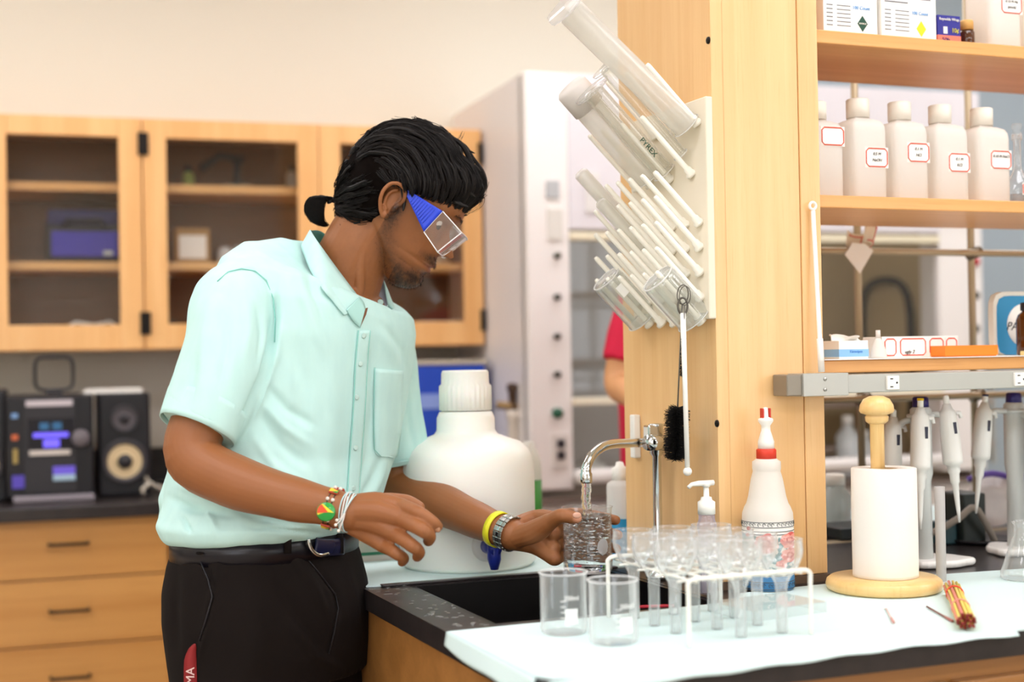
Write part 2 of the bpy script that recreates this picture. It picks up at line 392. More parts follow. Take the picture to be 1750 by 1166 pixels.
tag(roll_, 'white lidded tub behind the man\'s goggles on the cabinet shelf', 'tub')
# ------------------------------------------------------------------ back counter and drawers
YK = -.64; CT = .914
XH = A.hy(903, 500, -.71).x            # left side of the fume hood
tag(obj('back_counter', MB().bx(X0, XH-.001, YK, 0, CT-.035, CT), BLACKTOP, loc=A.o, rz=A.yaw, bevel=.004), 'long black epoxy countertop along the back wall', 'countertop')
tag(obj('backsplash', MB().bx(X0, XH-.002, -.02, 0, CT, CT+.1), BLACKTOP, loc=A.o, rz=A.yaw), kind='structure'); bpy.context.scene.objects['backsplash'].name = 'trim_1'
def drawercab(xa, xb, label, seams, withpull=True):
    c = thing('drawer_cabinet', label, 'cabinet', A.w(xa, 0, 0), A.yaw, 'maple drawer units')
    W_ = xb-xa; yf = YK+.03
    obj('carcass', MB().bx(0, W_, yf+.02, -.002, .1, CT-.036), W_DRW, c); obj('plinth', MB().bx(0, W_, yf+.08, -.01, 0, .1), DARK, c)
    for (z0, z1) in seams:
        d = obj('drawer', MB().bx(.003, W_-.003, yf, yf+.019, z0+.002, z1-.002), W_DRW, c, bevel=.0015)
        xc = W_*.5; zc = (z0+z1)/2+.005
        p = MB().tube([(xc-.045, yf+.002, zc), (xc-.045, yf-.02, zc), (xc-.04, yf-.026, zc), (xc+.04, yf-.026, zc), (xc+.045, yf-.02, zc), (xc+.045, yf+.002, zc)], .004, 8)
        if withpull: obj('handle', p, HARD, d)
    return c
yk = YK+.03
zt = CT-.04; z1_ = A.hy(100, 990, yk).z; z2_ = A.hy(100, 1104, yk).z; dz = z1_-z2_
dr = [(z1_, z1_+dz), (z2_, z1_), (z2_-dz, z2_), (.11, z2_-dz)]
xr = A.hy(289, 1000, yk).x; wd = 2*(xr-A.hy(118, 1000, yk).x)
seam = lambda: dr
topz = z1_+dz
for k in range(4):
    lb = ['maple drawer unit below the stereo, black bar pulls', 'maple drawer unit directly behind the man\'s hips', 'maple drawer unit right of the man, mostly hidden behind him', 'maple drawer unit left of the frame']
    xa = xr-wd+[0, wd+.002, 2*wd+.004, -wd-.002][k]
    if xa+wd > XH-.002: 
        c = drawercab(xa, XH-.004, lb[k], dr)
    else: c = drawercab(xa, xa+wd, lb[k], dr)
tag(obj('trim_2', MB().bx(X0, XH-.004, yk, yk+.019, topz+.001, CT-.036), W_DRW, loc=A.o, rz=A.yaw), kind='structure')
# stereo
def C(px, py, y=-.4, z=CT): return Aloc(px, py, y, z+.001)
SX = lambda px, y: A.hy(px, 760, y).x
ZP = lambda py, y, px=120: A.hy(px, py, y).z-CT
st = thing('mini_stereo', 'black mini stereo system with blue display on the back counter', 'stereo', A.w(SX(86, -.5), -.5, CT+.001), A.yaw)
hw = (SX(162, -.5)-SX(12, -.5))/2; Hs = ZP(676, -.5)
obj('body', MB().bx(-hw, hw, 0, .26, .01, Hs), BLACK, st, bevel=.006)
obj('base', MB().bx(-hw+.015, hw, -.025, .2, 0, .016), mk('stereo_base', '8d858c', .4), st, bevel=.004)
pw = lambda px: A.hy(px, 760, -.502).x-SX(86, -.5)
def pan(name, x0, x1, y0, y1, m, t=.004, bv=.0005, par=st):
    return obj(name, MB().bx(pw(x0), pw(x1), -t, .0, ZP(y1, -.5), ZP(y0, -.5)), m, par, bevel=bv)
pan('front_panel', 42, 130, 680, 840, DARK, .006); pan('disc_slot', 45, 125, 684, 694, mk('slot', 'c9bfc4', .3), .008)
scr = pan('display', 48, 126, 715, 765, mk('scr', '0c0a18', .2), .008)
for (a, b, c_, d_) in ((57, 117, 739, 747), (74, 102, 750, 764)): pan('lit_segment', a, b, c_, d_, matt('seg%d' % a, '6a5cf0', .6), .0095)
for (a, b) in ((68, 84), (90, 106)): pan('lit_segment', a, b, 722, 734, matt('seg%d' % a, '2a5a80', .3), .0095)
btn = pan('button_row', 50, 120, 769, 777, mk('btn', 'd9cfc6', .4), .009)
pan('sticker', 90, 128, 797, 811, matt('stick', '6a58d0', .15), .009); pan('sticker', 90, 128, 811, 821, mk('stick2', 'a8c4d8', .4), .009)  # the violet sticker is given a faint glow
pan('sticker', 20, 41, 810, 832, mk('stick3', '5a4ab8', .5), .003); pan('button', 20, 31, 705, 713, mk('bt1', '7aa0d0', .4), .004); pan('button', 20, 31, 741, 750, mk('bt2', 'd0683c', .4), .004)
pan('button', 22, 30, 765, 790, mk('bt3', 'a89050', .4), .003)
obj('volume_knob', MB().lathe([(.022, 0), (.022, .018), (.018, .022), (0, .022)], 28, T=Matrix.Translation((pw(138), 0, ZP(750, -.5))) @ Matrix.Rotation(R(90), 4, 'X')), mk('knob', '6b6468', .35), st)
def speaker(pxa, pxb, pytop, label, y=-.46):
    s = thing('speaker', label, 'speaker', A.w(SX((pxa+pxb)/2, y), y, CT+.001), A.yaw, 'stereo speakers')
    hw = (SX(pxb, y)-SX(pxa, y))/2; H = ZP(pytop, y, (pxa+pxb)/2)
    obj('cabinet', MB().bx(-hw, hw, 0, .2, 0, H), BLACK, s, bevel=.008)
    for (zc, r, cone, nm) in ((H*.75, .036, '5a5458', 'tweeter'), (H*.34, .058, 'd8c096', 'woofer')):
        T = Matrix.Translation((0, 0, zc)) @ Matrix.Rotation(R(90), 4, 'X')
        w_ = obj(nm, MB().lathe([(r, 0), (r, .006), (r*.93, .01), (r*.8, .006), (r*.74, .002)], 40, T=T), mk('ring'+nm, '3a363a', .35), s)
        obj('cone', MB().lathe([(r*.76, .003), (r*.42, .0005), (r*.40, .004), (r*.2, .009), (0, .01)], 36, T=T), [mk('cone'+nm, cone, .6)], w_)
        obj('dust_cap', MB().lathe([(r*.36, .004), (r*.25, .011), (0, .014)], 30, T=T), DARK, w_)
    return s, hw, H
sp, shw, sH = speaker(168, 258, 672, 'black bookshelf speaker with pale cone right of the stereo')
pb = thing('paper_stack', 'white folded papers lying on top of the right speaker', 'paper', A.w(SX(200, -.46), -.46, CT+.001+sH), A.yaw)
for k in range(3): obj('sheet', MB().bx(-shw-.015+.004*k, shw, .005, .15, .0032*k, .0032*k+.003), PAPER, pb)
speaker(-82, 12, 668, 'black speaker cut by the left edge beside the stereo')
an = thing('wire_loop_antenna', 'black rounded loop antenna standing on top of the stereo', 'antenna', A.w(SX(94, -.42), -.42, CT+.001+Hs), A.yaw)
lw_, lz0 = .047, .012
lp = []
for i in range(40):
    a = 2*math.pi*i/40; k = (abs(math.cos(a))**5+abs(math.sin(a))**5)**(-1/5)
    lp.append((lw_*k*math.cos(a), 0, lz0+.043+.043*k*math.sin(a)))
obj('loop', MB().tube(lp, .0045, 8, closed=True), BLACK, an); obj('foot', MB().bx(-.02, .02, -.015, .015, 0, .013), DARK, an)
cb = obj('cable_bundle', MB().tube([C(236, 800, -.38)+Vector((0, 0, .03)), C(245, 790, -.45)+Vector((0, 0, .075)), C(250, 800, -.46)+Vector((0, 0, .04)), C(262, 830, -.42)+Vector((0, 0, .02)), C(290, 830, -.38)+Vector((0, 0, .006)), C(330, 835, -.36)], [.005, .008, .007, .006, .005, .005], 8)
    .tube([C(246, 835, -.5)+Vector((0, 0, .006)), C(243, 820, -.5)+Vector((0, 0, .02)), C(255, 815, -.5)+Vector((0, 0, .035)), C(280, 825, -.45)+Vector((0, 0, .01)), C(310, 835, -.42)], .005, 8), mk('cable', 'c9bfae', .5))
tag(cb, 'tangled pale cables hanging beside the right speaker', 'cable')
# blue crate and bottles right of the man on the back counter
bc = thing('blue_crate', 'blue plastic box with pale lid on back counter behind big jug', 'box', A.w(A.hy(765, 700, -.4).x, -.4, CT+.001), A.yaw)
cw = (A.hy(833, 700, -.4).x-A.hy(700, 700, -.4).x)/2; cH = ZP(624, -.4, 765)
obj('body', MB().bx(-cw, cw, 0, .3, 0, cH), mk('crate_blue', '2450c4', .4), bc, bevel=.006); obj('lid', MB().bx(-cw-.004, cw+.004, -.004, .304, cH, cH+.012), mk('crate_lid', 'cfc6b4', .5), bc, bevel=.003)
obj('stripe', MB().bx(-cw+.01, cw-.02, -.002, .0, cH*.62, cH*.75), mk('crate_str', '8fa8ea', .5), bc)
fx = thing('gas_tap', 'brown and brass gas turret against the side of the fume hood', 'tap', A.w(A.hy(874, 780, -.55).x-.01, -.6, CT+.001), A.yaw)
obj('column', MB().lathe([(.03, 0), (.03, .01), (.018, .02), (.015, .17), (.02, .18), (.02, .2), (0, .2)], 24), mk('tapw', 'd9cfc2', .4), fx)
obj('arm', MB().tube([(-.045, 0, .215), (.04, 0, .205)], .011, 10), mk('brass', '9b8058', .35, metal=.5), fx)
obj('knob', MB().lathe([(.014, .2), (.011, .215), (.012, .25), (.016, .255), (.016, .27), (0, .275)], 20), mk('tapk', '4a3524', .4), fx)
# ------------------------------------------------------------------ fume hood
YH = -.71
HX = lambda px, py=500, y=YH: A.hy(px, py, y).x-XH
HZc = lambda py, px=940, y=YH: A.hy(px, py, y).z
def smooth_(p):
    out = [Vector(p[0])]
    for a, b in zip(p[:-1], p[1:]):
        a, b = Vector(a), Vector(b); out += [a.lerp(b, .25), a.lerp(b, .75)]
    return out+[Vector(p[-1])]
hood = thing('fume_hood', 'large white fume hood cabinet with grey interior behind the pillar', 'fume hood', A.w(XH, 0, 0), A.yaw)
HW = HX(1680, 500); HT = HZc(124); zb = HZc(838); zd = .875; t = .03
p0 = HX(975); zo = HZc(392, 1020); HM = mk('hood_white', 'eae4e2', .4); HG = mk('hood_liner', 'bdbab6', .6); HG2 = mk('hood_liner_beige', 'c9b691', .6)
pr = HX(1606)
m = MB(); m.bx(0, t, YH+.03, 0, zb-.02, HT); m.bx(HW-t, HW, YH+.03, 0, zb-.02, HT); m.bx(t, HW-t, YH+.03, 0, HT-t, HT)
obj('shell', m, HM, hood)
obj('left_post', MB().bx(0, p0, YH, YH+.06, zb, HT-.0), WHITE, hood, bevel=.004)
obj('right_post', MB().bx(pr, HW, YH, YH+.1, zb, zo+.3), WHITE, hood, bevel=.004)
obj('header_panel', MB().bx(p0, HW, YH, YH+.03, zo+.0, HT), mk('hood_header', 'ddd8dc', .45), hood, bevel=.003)
m = MB(); m.bx(t, HW-t, -.06, -.04, zb-.02, HT-t); m.bx(t, t+.01, YH+.06, -.06, zb-.02, zo+.3); obj('right_liner', MB().bx(HW-t-.01, HW-t, YH+.1, -.06, zb-.02, zo+.3), HG2, hood)
obj('liner', m, HG, hood); obj('baffle', MB().bx(HX(1330, 500, -.1), HW-t-.01, -.075, -.06, zb, zo+.2), HG2, hood)
obj('work_surface', MB().bx(0, HW, YH-.02, -.001, zd-.0, zb-.021), mk('hood_deck', '6d5d52', .5), hood, bevel=.003)
obj('airfoil', MB().tube([(p0, YH-.02, HZc(812, 1030)), (pr, YH-.02, HZc(812, 1030))], .02, 12), WHITE, hood)
sa = obj('sash', MB().bx(p0+.003, pr-.003, YH+.02, YH+.028, HZc(688, 1030), HZc(405, 1030)), thin('sash_glass', (.93, .94, .94), (.8, .8, .8), refl=.8, edgehaze=0), hood)
obj('sash_handle', MB().bx(p0, pr, YH-.012, YH+.03, HZc(692, 1030), HZc(679, 1030)), mk('sash_bar', 'ece4cc', .4), sa, bevel=.003)
obj('sash_rail', MB().bx(p0, pr, YH-.004, YH+.03, HZc(411, 1030), HZc(397, 1030)), mk('sash_rail', 'e6dcc0', .4), sa, bevel=.003)
for k, (a, b, c, d, mm, nm) in enumerate(((936, 958, 309, 339, 'b5b7b8', 'switch'), (1003, 1027, 292, 362, 'e0dcd8', 'notice'), (937, 962, 356, 410, 'dcd8d0', 'notice'), (938, 966, 742, 800, 'dcd6cf', 'outlet_plate'))):
    o = obj(nm, MB().bx(HX(a), HX(b), YH-.006, YH, HZc(d), HZc(c)), mk('hp%d' % k, mm, .5), hood, bevel=.001)
    if nm == 'outlet_plate':
        for yy in (759, 779): obj('socket', MB().bx(HX(946), HX(959), YH-.009, YH-.006, HZc(yy+7), HZc(yy-7)), DARK, o)
for py, c_ in ((437, '5b5a4c'), (508, '4b4840'), (575, '4b4840'), (640, '4b4840'), (706, '1f5a40')):
    r_ = .009 if py != 706 else .014
    obj('valve_knob', MB().lathe([(r_, 0), (r_, .015), (0, .018)], 16, T=Matrix.Translation((HX(951, py), YH, HZc(py, 951))) @ Matrix.Rotation(R(90), 4, 'X')), mk('vk%d' % py, c_, .4), hood)
for py, c_ in ((448, 'b0202c'), (505, '4b4840'), (562, '4b4840')):
    obj('valve_knob', MB().lathe([(.016 if py == 448 else .009, 0), (.012, .015), (0, .018)], 16, T=Matrix.Translation((HX(1664, py), YH, HZc(py, 1664))) @ Matrix.Rotation(R(90), 4, 'X')), mk('vr%d' % py, c_, .4), hood)
obj('added_hood_fill', MB().bx(p0+.1, pr-.1, -.45, -.35, HT-t-.03, HT-t-.001), matt('added_hood_fill', 'fff4e0', 2.5), hood)  # glowing strip added to brighten the hood interior
hp = []
yb_ = -.14
xw_ = XH+HW-t-.026
for px, py in ((1471, 700), (1472, 560), (1474, 505), (1488, 484), (1515, 477), (1540, 484), (1554, 515), (1558, 600), (1558, 720)):
    q = A.hx(px, py, xw_); hp.append((q.x-XH, q.y, q.z))
obj('hose', MB().tube(smooth_(hp), .012, 10), DARK, hood)
q = A.hx(1581, 560, xw_+.01); obj('slot', MB().bx(HW-t-.016, HW-t-.011, q.y-.02, q.y+.02, A.hx(1581, 600, xw_).z, A.hx(1581, 525, xw_).z), mk('slotd', '2b332e', .5), hood)
bcab = thing('hood_base_cabinet', 'white base cabinet under the fume hood', 'cabinet', A.w(XH, 0, 0), A.yaw)
obj('body', MB().bx(0, HW, YH+.03, -.002, .1, zd-.001), WHITE, bcab); obj('plinth', MB().bx(0, HW, YH+.1, -.01, 0, .1), DARK, bcab)
for k in range(2): obj('door', MB().bx(.01+k*HW/2, HW/2-.01+k*HW/2, YH+.012, YH+.029, .13, zd-.02), WHITE, bcab, bevel=.002)
# glassware inside the hood and near it, blurred
def bottle(prof, m, cap, label, cat, p, rz=0, name='reagent_bottle', group=None, capm=None, n=28):
    b = thing(name, label, cat, p, rz, group); obj('body', MB().lathe(prof, n), m, b)
    if cap: obj('cap', MB().lathe([(cap[0], cap[1]), (cap[0], cap[2]), (cap[0]*.9, cap[2]+.003), (0, cap[2]+.003)], 24), capm or WHITEP, b)
    return b
zh = zb-.02
def inH(px, y): q = A.hy(px, 800, y); return A.w(q.x, y, zh)
bp = lambda r, h: [(r*.92, 0), (r, .006), (r, h*.7), (r*.4, h*.86), (r*.4, h)]
for k, (px, y, r, h, c_, lb) in enumerate(((1450, -.5, .035, .17, 'c9cfd0', 'clear tall bottle in the hood right of the wooden pillar'), (1478, -.42, .04, .12, 'd8dcdc', 'wide pale jar in the hood beside the clear tall bottle'),
        (1528, -.35, .04, .15, 'b9a890', 'tan bottle in the hood behind the towel roll post'), (1625, -.45, .04, .15, 'c0a898', 'pinkish bottle in the hood near its right post'),
        (1010, -.3, .045, .07, 'd9dcd8', 'pale dish inside the hood left of the red shirt'), (1590, -.25, .05, .18, 'cfcac2', 'cream jug at back of the hood behind the pipettes'))):
    bottle(bp(r, h), mk('hb%d' % k, c_, .3), (r*.45, h*.9, h*1.04), lb, 'bottle', inH(px, y), A.yaw)
rk = thing('hood_rack', 'beige two-tier wire shelf with rails inside the fume hood', 'rack', inH(1560, -.3), A.yaw)
for zz in (.06, .2, .34):
    obj('shelf', MB().bx(-.36, .3, -.02, .14, zz, zz+.012), mk('rackshelf%d' % int(zz*100), 'b5a49a', .5), rk)
for xx in (-.36, .29):
    for yy in (-.02, .13): obj('post', MB().bx(xx, xx+.012, yy, yy+.012, 0, .36), STEEL, rk)
# ------------------------------------------------------------------ island bench (frame B)
VF = -.672; VB = .52; UR = 2.6; TH = .030
SXa, SXb, SYa, SYb = .078, .405, -.328, .006      # sink opening
bench = thing('island_bench', 'island bench cabinet of maple under the black worktop', 'cabinet', B.w(0, 0, 0), B.yaw)
obj('carcass', MB().bx(.02, SXa-.03, VF+.02, VB-.02, .1, ZB-TH-.001).bx(SXb+.03, UR, VF+.02, VB-.02, .1, ZB-TH-.001).bx(SXa-.03, SXb+.03, VF+.02, VB-.02, .1, .6)
    .bx(SXa-.03, SXb+.03, VF+.02, SYa-.03, .6, ZB-TH-.001).bx(SXa-.03, SXb+.03, SYb+.03, VB-.02, .6, ZB-TH-.001), W_BEN, bench)
obj('end_panel', MB().bx(.008, .0195, VF+.01, VB-.01, .1, ZB-TH-.001), W_BEN, bench)
obj('plinth', MB().bx(.05, UR, VF+.08, VB-.08, 0, .099), DARK, bench)
for k in range(5):
    d = obj('door', MB().bx(.04+k*.5, .53+k*.5, VF+.003, VF+.0195, .12, .9-.04), W_BEN, bench, bevel=.002)
    obj('handle', MB().tube([(.45+k*.5, VF+.004, .7), (.45+k*.5, VF-.02, .7), (.45+k*.5, VF-.02, .8), (.45+k*.5, VF+.004, .8)], .004, 8), HARD, d)
top = MB()
_t = .0085
top.bx(0, SXa-_t, VF, VB, ZB-TH, ZB).bx(SXb+_t, UR, VF, VB, ZB-TH, ZB).bx(SXa-_t, SXb+_t, VF, SYa-_t, ZB-TH, ZB).bx(SXa-_t, SXb+_t, SYb+_t, VB, ZB-TH, ZB)
wt = obj('bench_worktop', top, BLACKTOP, loc=B.o, rz=B.yaw, weld=True); tag(wt, 'black epoxy worktop of the island bench, wet with drops', 'worktop')
drm = thin('water_drop_mat', (.95, .95, .95), (.7, .7, .7), refl=2)
dp = MB(); rd = random.Random(3)
for k in range(60):
    x = rd.uniform(.008, SXa-.006); y = rd.uniform(-.34, .03); r = rd.uniform(.0012, .004)
    dp.ball((x, y, ZB), (r*rd.uniform(.8, 1.8), r, r*.4), 8, 5)
obj('water_drops', dp, drm, wt, kind='stuff')
sk = MB(); t = .008; zb_ = ZB-.19
sk.bx(SXa-t, SXa, SYa-t, SYb+t, zb_, ZB-.001).bx(SXb, SXb+t, SYa-t, SYb+t, zb_, ZB-.001).bx(SXa, SXb, SYa-t, SYa, zb_, ZB-.001).bx(SXa, SXb, SYb, SYb+t, zb_, ZB-.001).bx(SXa, SXb, SYa, SYb, zb_-.01, zb_)
sk2 = tag(obj('sink', sk, SINKM, loc=B.o, rz=B.yaw), 'black resin sink set into the island worktop', 'sink')
obj('drain', MB().lathe([(.04, 0), (.04, .003), (.03, .001), (0, .001)], 28, T=Matrix.Translation((.25, -.16, zb_))), STEEL, sk2)
rim = MB()
for (a, b, c, d) in ((SXa-.05, SXb+.02, SYb+.001, SYb+.02),): rim.bx(a, b, c+.009, d+.004, ZB+.0002, ZB+.004)
# raised drip edge behind the sink
obj('rim', rim, BLACKTOP, sk2, bevel=.0015)
# mats
MATM = mk('bench_mat', 'd6ecec', .75, bump=(400, .25, .0006), var=(3, 'd9eeee'))
nm_ = random.Random(5)
def matmesh(poly, thick=.0022):
    return MB().prism(poly, 0, thick)
fe = []
x = UR
# front mat: follows the worktop, folded down over the left end, torn front edge
fe = [(UR, VF-.004)]
xx = UR
while xx > .05:
    xx -= nm_.uniform(.015, .05); fe.append((max(xx, .05), VF+.004*nm_.random()-.006))
pol = [(-.002, -.366), (.0, VF+.03), (.012, VF+.008)] + fe[::-1] + [(UR, -.30), (1.0, -.302), (.70, -.272), (.468, -.29), (.43, -.345), (.385, -.348), (.2, -.362)]
mt = obj('bench_mat', matmesh(pol), MATM, loc=B.w(0, 0, ZB+.0005), rz=B.yaw); tag(mt, 'pale blue-green absorbent mat covering the near half of the bench', 'mat')
# the folded-down flap at the left end (layers hang below the worktop edge)
def flap(u, v):
    y = -.366+(VF+.02+.366)*u
    hang = .017+.003*math.sin(u*7)+.014*u
    return (-.0035-.006*v*(.5+u), y, .002-hang*v)
fl = MB().sheet(flap, 24, 6)
obj('flap', fl, MATM, mt, solid=.0012)
def flap2(u, v):
    x = .0+.62*u
    return (x, VF-.006-.006*math.sin(math.pi*v/2), .002-v*(.016-.011*min(1, u*1.4)+.0012*math.sin(u*40)))
obj('flap', MB().sheet(flap2, 40, 4), MATM, mt, solid=.0012)
pol2 = [(.02, .024), (.46, .024), (.46, .13), (.47, VB-.01), (-.0, VB-.01), (.0, .03)]
m2 = obj('bench_mat', matmesh(pol2), MATM, loc=B.w(0, 0, ZB+.0005), rz=B.yaw); tag(m2, 'pale absorbent mat behind the sink under the big white jug', 'mat')
pol3 = [(.62, .30), (1.7, .30), (1.7, VB-.01), (.62, VB-.01)]
ZM = ZB+.0028
# ------------------------------------------------------------------ pillar and shelving unit
PU0 = .463; PV0 = -.243; PU1 = .648; PV1 = .06; PT = 2.35
pil = thing('service_pillar', 'square maple pillar standing on the bench carrying the peg rack', 'pillar', B.w(PU0, PV0, ZB), B.yaw)
obj('left_panel', MB().bx(0, .019, .0005, PV1-PV0, .012, PT-ZB), W_PIL, pil, bevel=.001)
obj('front_panel', MB().bx(.0195, PU1-PU0-.036, 0, .019, .012, PT-ZB), W_PIL, pil, bevel=.0015)
obj('corner_post', MB().bx(0, .0190, -.001, .0003, .012, PT-ZB), W_PIL, pil)
obj('stile', MB().bx(PU1-PU0-.035, PU1-PU0, -.001, PV1-PV0, .012, PT-ZB), W_PIL, pil, bevel=.0015)
obj('back_panel', MB().bx(.0195, PU1-PU0-.036, PV1-PV0-.019, PV1-PV0, .012, PT-ZB), W_PIL, pil)
obj('base_strip', MB().bx(-.002, PU1-PU0+.002, -.003, PV1-PV0, 0, .0115), mk('base_strip', '6e5846', .5), pil)
for px, py in ((1211, 69), (1226, 724)):
    q = B.hx(px, py, PU0); 
    obj('screw', MB().lathe([(.0055, 0), (.005, .002), (.002, .003), (0, .002)], 14, T=Matrix.Translation((0, q.y-PV0, q.z-ZB)) @ Matrix.Rotation(R(-90), 4, 'Y')), HARD, pil)
# shelves right of the pillar
UE = 1.95; UM = 1.42
zsh = lambda px, py: B.hy(px, py, PV0).z
shz = [(zsh(1580, 86), zsh(1580, 64)), (zsh(1580, 359), zsh(1580, 338)), (zsh(1580, 634.5), zsh(1580, 613))]
unit = thing('shelf_unit', 'maple open shelves fixed between pillar and right end', 'shelf', B.w(PU1, PV0, ZB), B.yaw)
for (za, zb2), nmx in zip(shz, (0, 1, 2)):
    obj('shelf', MB().bx(.0012, UE-PU1, .004, .262, za-ZB, zb2-ZB), W_SHF, unit, bevel=.0015)
obj('end_panel', MB().bx(UE-PU1+.0005, UE-PU1+.02, 0, PV1-PV0, 0.001, PT-ZB), W_PIL, unit)
lp_ = obj('shelf_liner', MB().bx(.003, UE-PU1-.002, .0, .26, shz[2][1]-ZB+.0003, shz[2][1]-ZB+.0016), PAPER, unit)
# scaffold rods behind
rods = thing('lattice_frame', 'beige metal rod lattice standing behind the shelf unit', 'rack', B.w(.55, .1, ZB), B.yaw)
ROD = mk('rod', 'b9a98c', .35, metal=.4)
VR = .12
def rodx(px, py=500): return B.hy(px, py, VR).x-.55
def rodz(py, px=1560): return B.hy(px, py, VR).z-ZB
for px in (1467, 1661): obj('upright', MB().tube([(rodx(px), .02, .001), (rodx(px), .02, 1.25)], .0068, 12), ROD, rods)
obj('upright', MB().tube([(1.15, .02, .001), (1.15, .02, 1.25)], .0068, 12), ROD, rods)
for py in (432, 679): obj('crossbar', MB().tube([(-.02, .007, rodz(py)), (1.3, .007, rodz(py))], .0064, 12), ROD, rods)
for px in (1467, 1661):
    for py in (432, 679):
        obj('clamp', MB().tube([(rodx(px)-.012, .013, rodz(py)-.004), (rodx(px)+.014, .013, rodz(py)+.004)], .011, 10), mk('clamp', '8d8270', .35, metal=.6), rods)
obj('foot', MB().bx(-.03, 1.32, .005, .035, 0, .0009), ROD, rods)
# power raceway
pr_ = thing('power_raceway', 'grey metal power strip with outlets across the shelf front', 'power strip', B.w(0, 0, 0), B.yaw)
vz = PV0-.042
q0 = B.hy(1346, 658, vz).x; zr0 = B.hy(1500, 673, vz).z; zr1 = B.hy(1500, 637, vz).z
RW = mk('raceway', 'b5b5ae', .35, metal=.35); RW2 = mk('raceway_worn', '8f877a', .4, metal=.4)
obj('channel', MB().bx(q0+.028, UE, vz+.001, PV0-.002, zr0+.002, zr1-.002), RW, pr_, bevel=.0015)
obj('end_cap', MB().bx(q0, q0+.0275, vz+.002, PV0-.002, zr0, zr1), RW2, pr_, bevel=.002)
cover = obj('joint_cover', MB().bx(q0+.026, B.hy(1449, 650, vz).x, vz-.002, PV0-.0018, zr0-.001, zr1+.001), RW, pr_, bevel=.001)
for py in (648, 666): 
    q = B.hy(1410, py, vz-.002); obj('screw', MB().lathe([(.003, 0), (.0025, .0015), (0, .002)], 12, T=Matrix.Translation((q.x, vz-.002, q.z)) @ Matrix.Rotation(R(90), 4, 'X')), STEEL, cover)
for px in (1525, 1742, 1960):
    q = B.hy(px, 652-(px-1525)*.03, vz); zc = (zr0+zr1)/2
    o = obj('outlet', MB().bx(q.x-.011, q.x+.011, vz-.003, vz+.002, zc-.0105, zc+.0105), WHITEP, pr_, bevel=.001)
    for dz_ in (-.006, .006): obj('slot', MB().bx(q.x-.006, q.x-.001, vz-.0035, vz-.0029, zc+dz_-.0008, zc+dz_+.0008), BLACK, o)
    obj('slot', MB().lathe([(.0016, 0), (.0016, .0005), (0, .0006)], 10, T=Matrix.Translation((q.x+.006, vz-.003, zc)) @ Matrix.Rotation(R(90), 4, 'X')), BLACK, o)
# white plastic rod leaning between raceway and pillar
qa = B.hy(1389, 352, PV0-.008); qb = B.hy(1404, 636, PV0-.02)
wr = thing('white_stirring_rod', 'long white plastic rod with ring end leaning on the pillar', 'rod', B.w(qb.x, PV0-.02, qb.z), B.yaw)
e_ = Vector((qa.x-qb.x, .012, qa.z-qb.z))
obj('shaft', MB().tube([(0, 0, .0), e_*.2, e_*.201, e_*.97], [.0048, .0048, .0034, .0034], 10), WHITEP, wr)
ring = [e_ + Vector((.0055*math.cos(k*math.pi/8), 0, .0055*math.sin(k*math.pi/8))) for k in range(16)]
obj('ring', MB().tube(ring, .0022, 8, closed=True), WHITEP, wr)
# ------------------------------------------------------------------ things on the island bench
def onM(px, py, z=ZM): p = onz(px, py, z); return p
def colM(px, v, z=ZM):            # a point on the bench at distance line v of the bench, seen at column px
    q = B.hy(px, 900, v); return B.w(q.x, v, z)
def RX(a): return Matrix.Rotation(R(a), 4, 'X')
def RY(a): return Matrix.Rotation(R(a), 4, 'Y')
def RZ(a): return Matrix.Rotation(R(a), 4, 'Z')
def TR(x, y, z): return Matrix.Translation((x, y, z))
def glassprof(out, th):            # closed wall from an outer profile, bottom first
    inn = [(max(r-th, 0), z) for r, z in out[::-1]]
    inn[-1] = (inn[-1][0], out[0][1]+th)
    return [(0, out[0][1])] + out + inn + [(0, out[0][1]+th)]
# --- faucet
_pv = B.hx(1125, 930, .432).y; fp = B.w(.432, _pv, ZM); fau = thing('faucet', 'tall chrome swing faucet standing behind the sink, water running', 'faucet', fp, B.yaw)
def FL(px, py, D): return Matrix.Rotation(-B.yaw, 4, 'Z') @ (at(px, py, D)-fp)
Df = (fp-CAM).dot(_fw)
zt_ = FL(1125, 725, Df).z
obj('post', MB().lathe([(.02, 0), (.02, .004), (.012, .012), (.0068, .016), (.0068, zt_-.05), (.0105, zt_-.045), (.0105, zt_-.004), (.012, zt_-.003), (.012, zt_), (.008, zt_+.001), (0, zt_+.001)], 28), CHROME, fau)
obj('valve_body', MB().tube([FL(1132, 757, Df), FL(1108, 757, Df-.03)], .012, 18), CHROME, fau)
obj('top_block', MB().box((-.008, 0, zt_-.012), (.02, .02, .022)), CHROME, fau, bevel=.003)
sp_ = [(1118, 757, Df-.02), (1095, 757, 2.27), (1070, 758, 2.23), (1048, 759, 2.19), (1032, 763, 2.165), (1018, 772, 2.145), (1008, 784, 2.13), (1002, 800, 2.12), (1001, 812, 2.12)]
sp_ = [FL(*k) for k in sp_]
def smooth(pts, n=4):
    pts = [Vector(p) for p in pts]; out = []
    for i in range(len(pts)-1):
        p0, p1, p2, p3 = pts[max(i-1, 0)], pts[i], pts[i+1], pts[min(i+2, len(pts)-1)]
        for k in range(n):
            t = k/n; out.append(.5*((2*p1)+(p2-p0)*t+(2*p0-5*p1+4*p2-p3)*t*t+(-p0+3*p1-3*p2+p3)*t**3))
    return out+[pts[-1]]
obj('spout', MB().tube(smooth(sp_), .0073, 16), CHROME, fau)
e = FL(1001, 803, 2.12); obj('nozzle', MB().lathe([(.0085, -.02), (.0095, -.018), (.0095, -.006), (.0082, -.004), (.0082, 0), (.0074, .002)], 20, T=Matrix.Translation(e)), CHROME, fau)
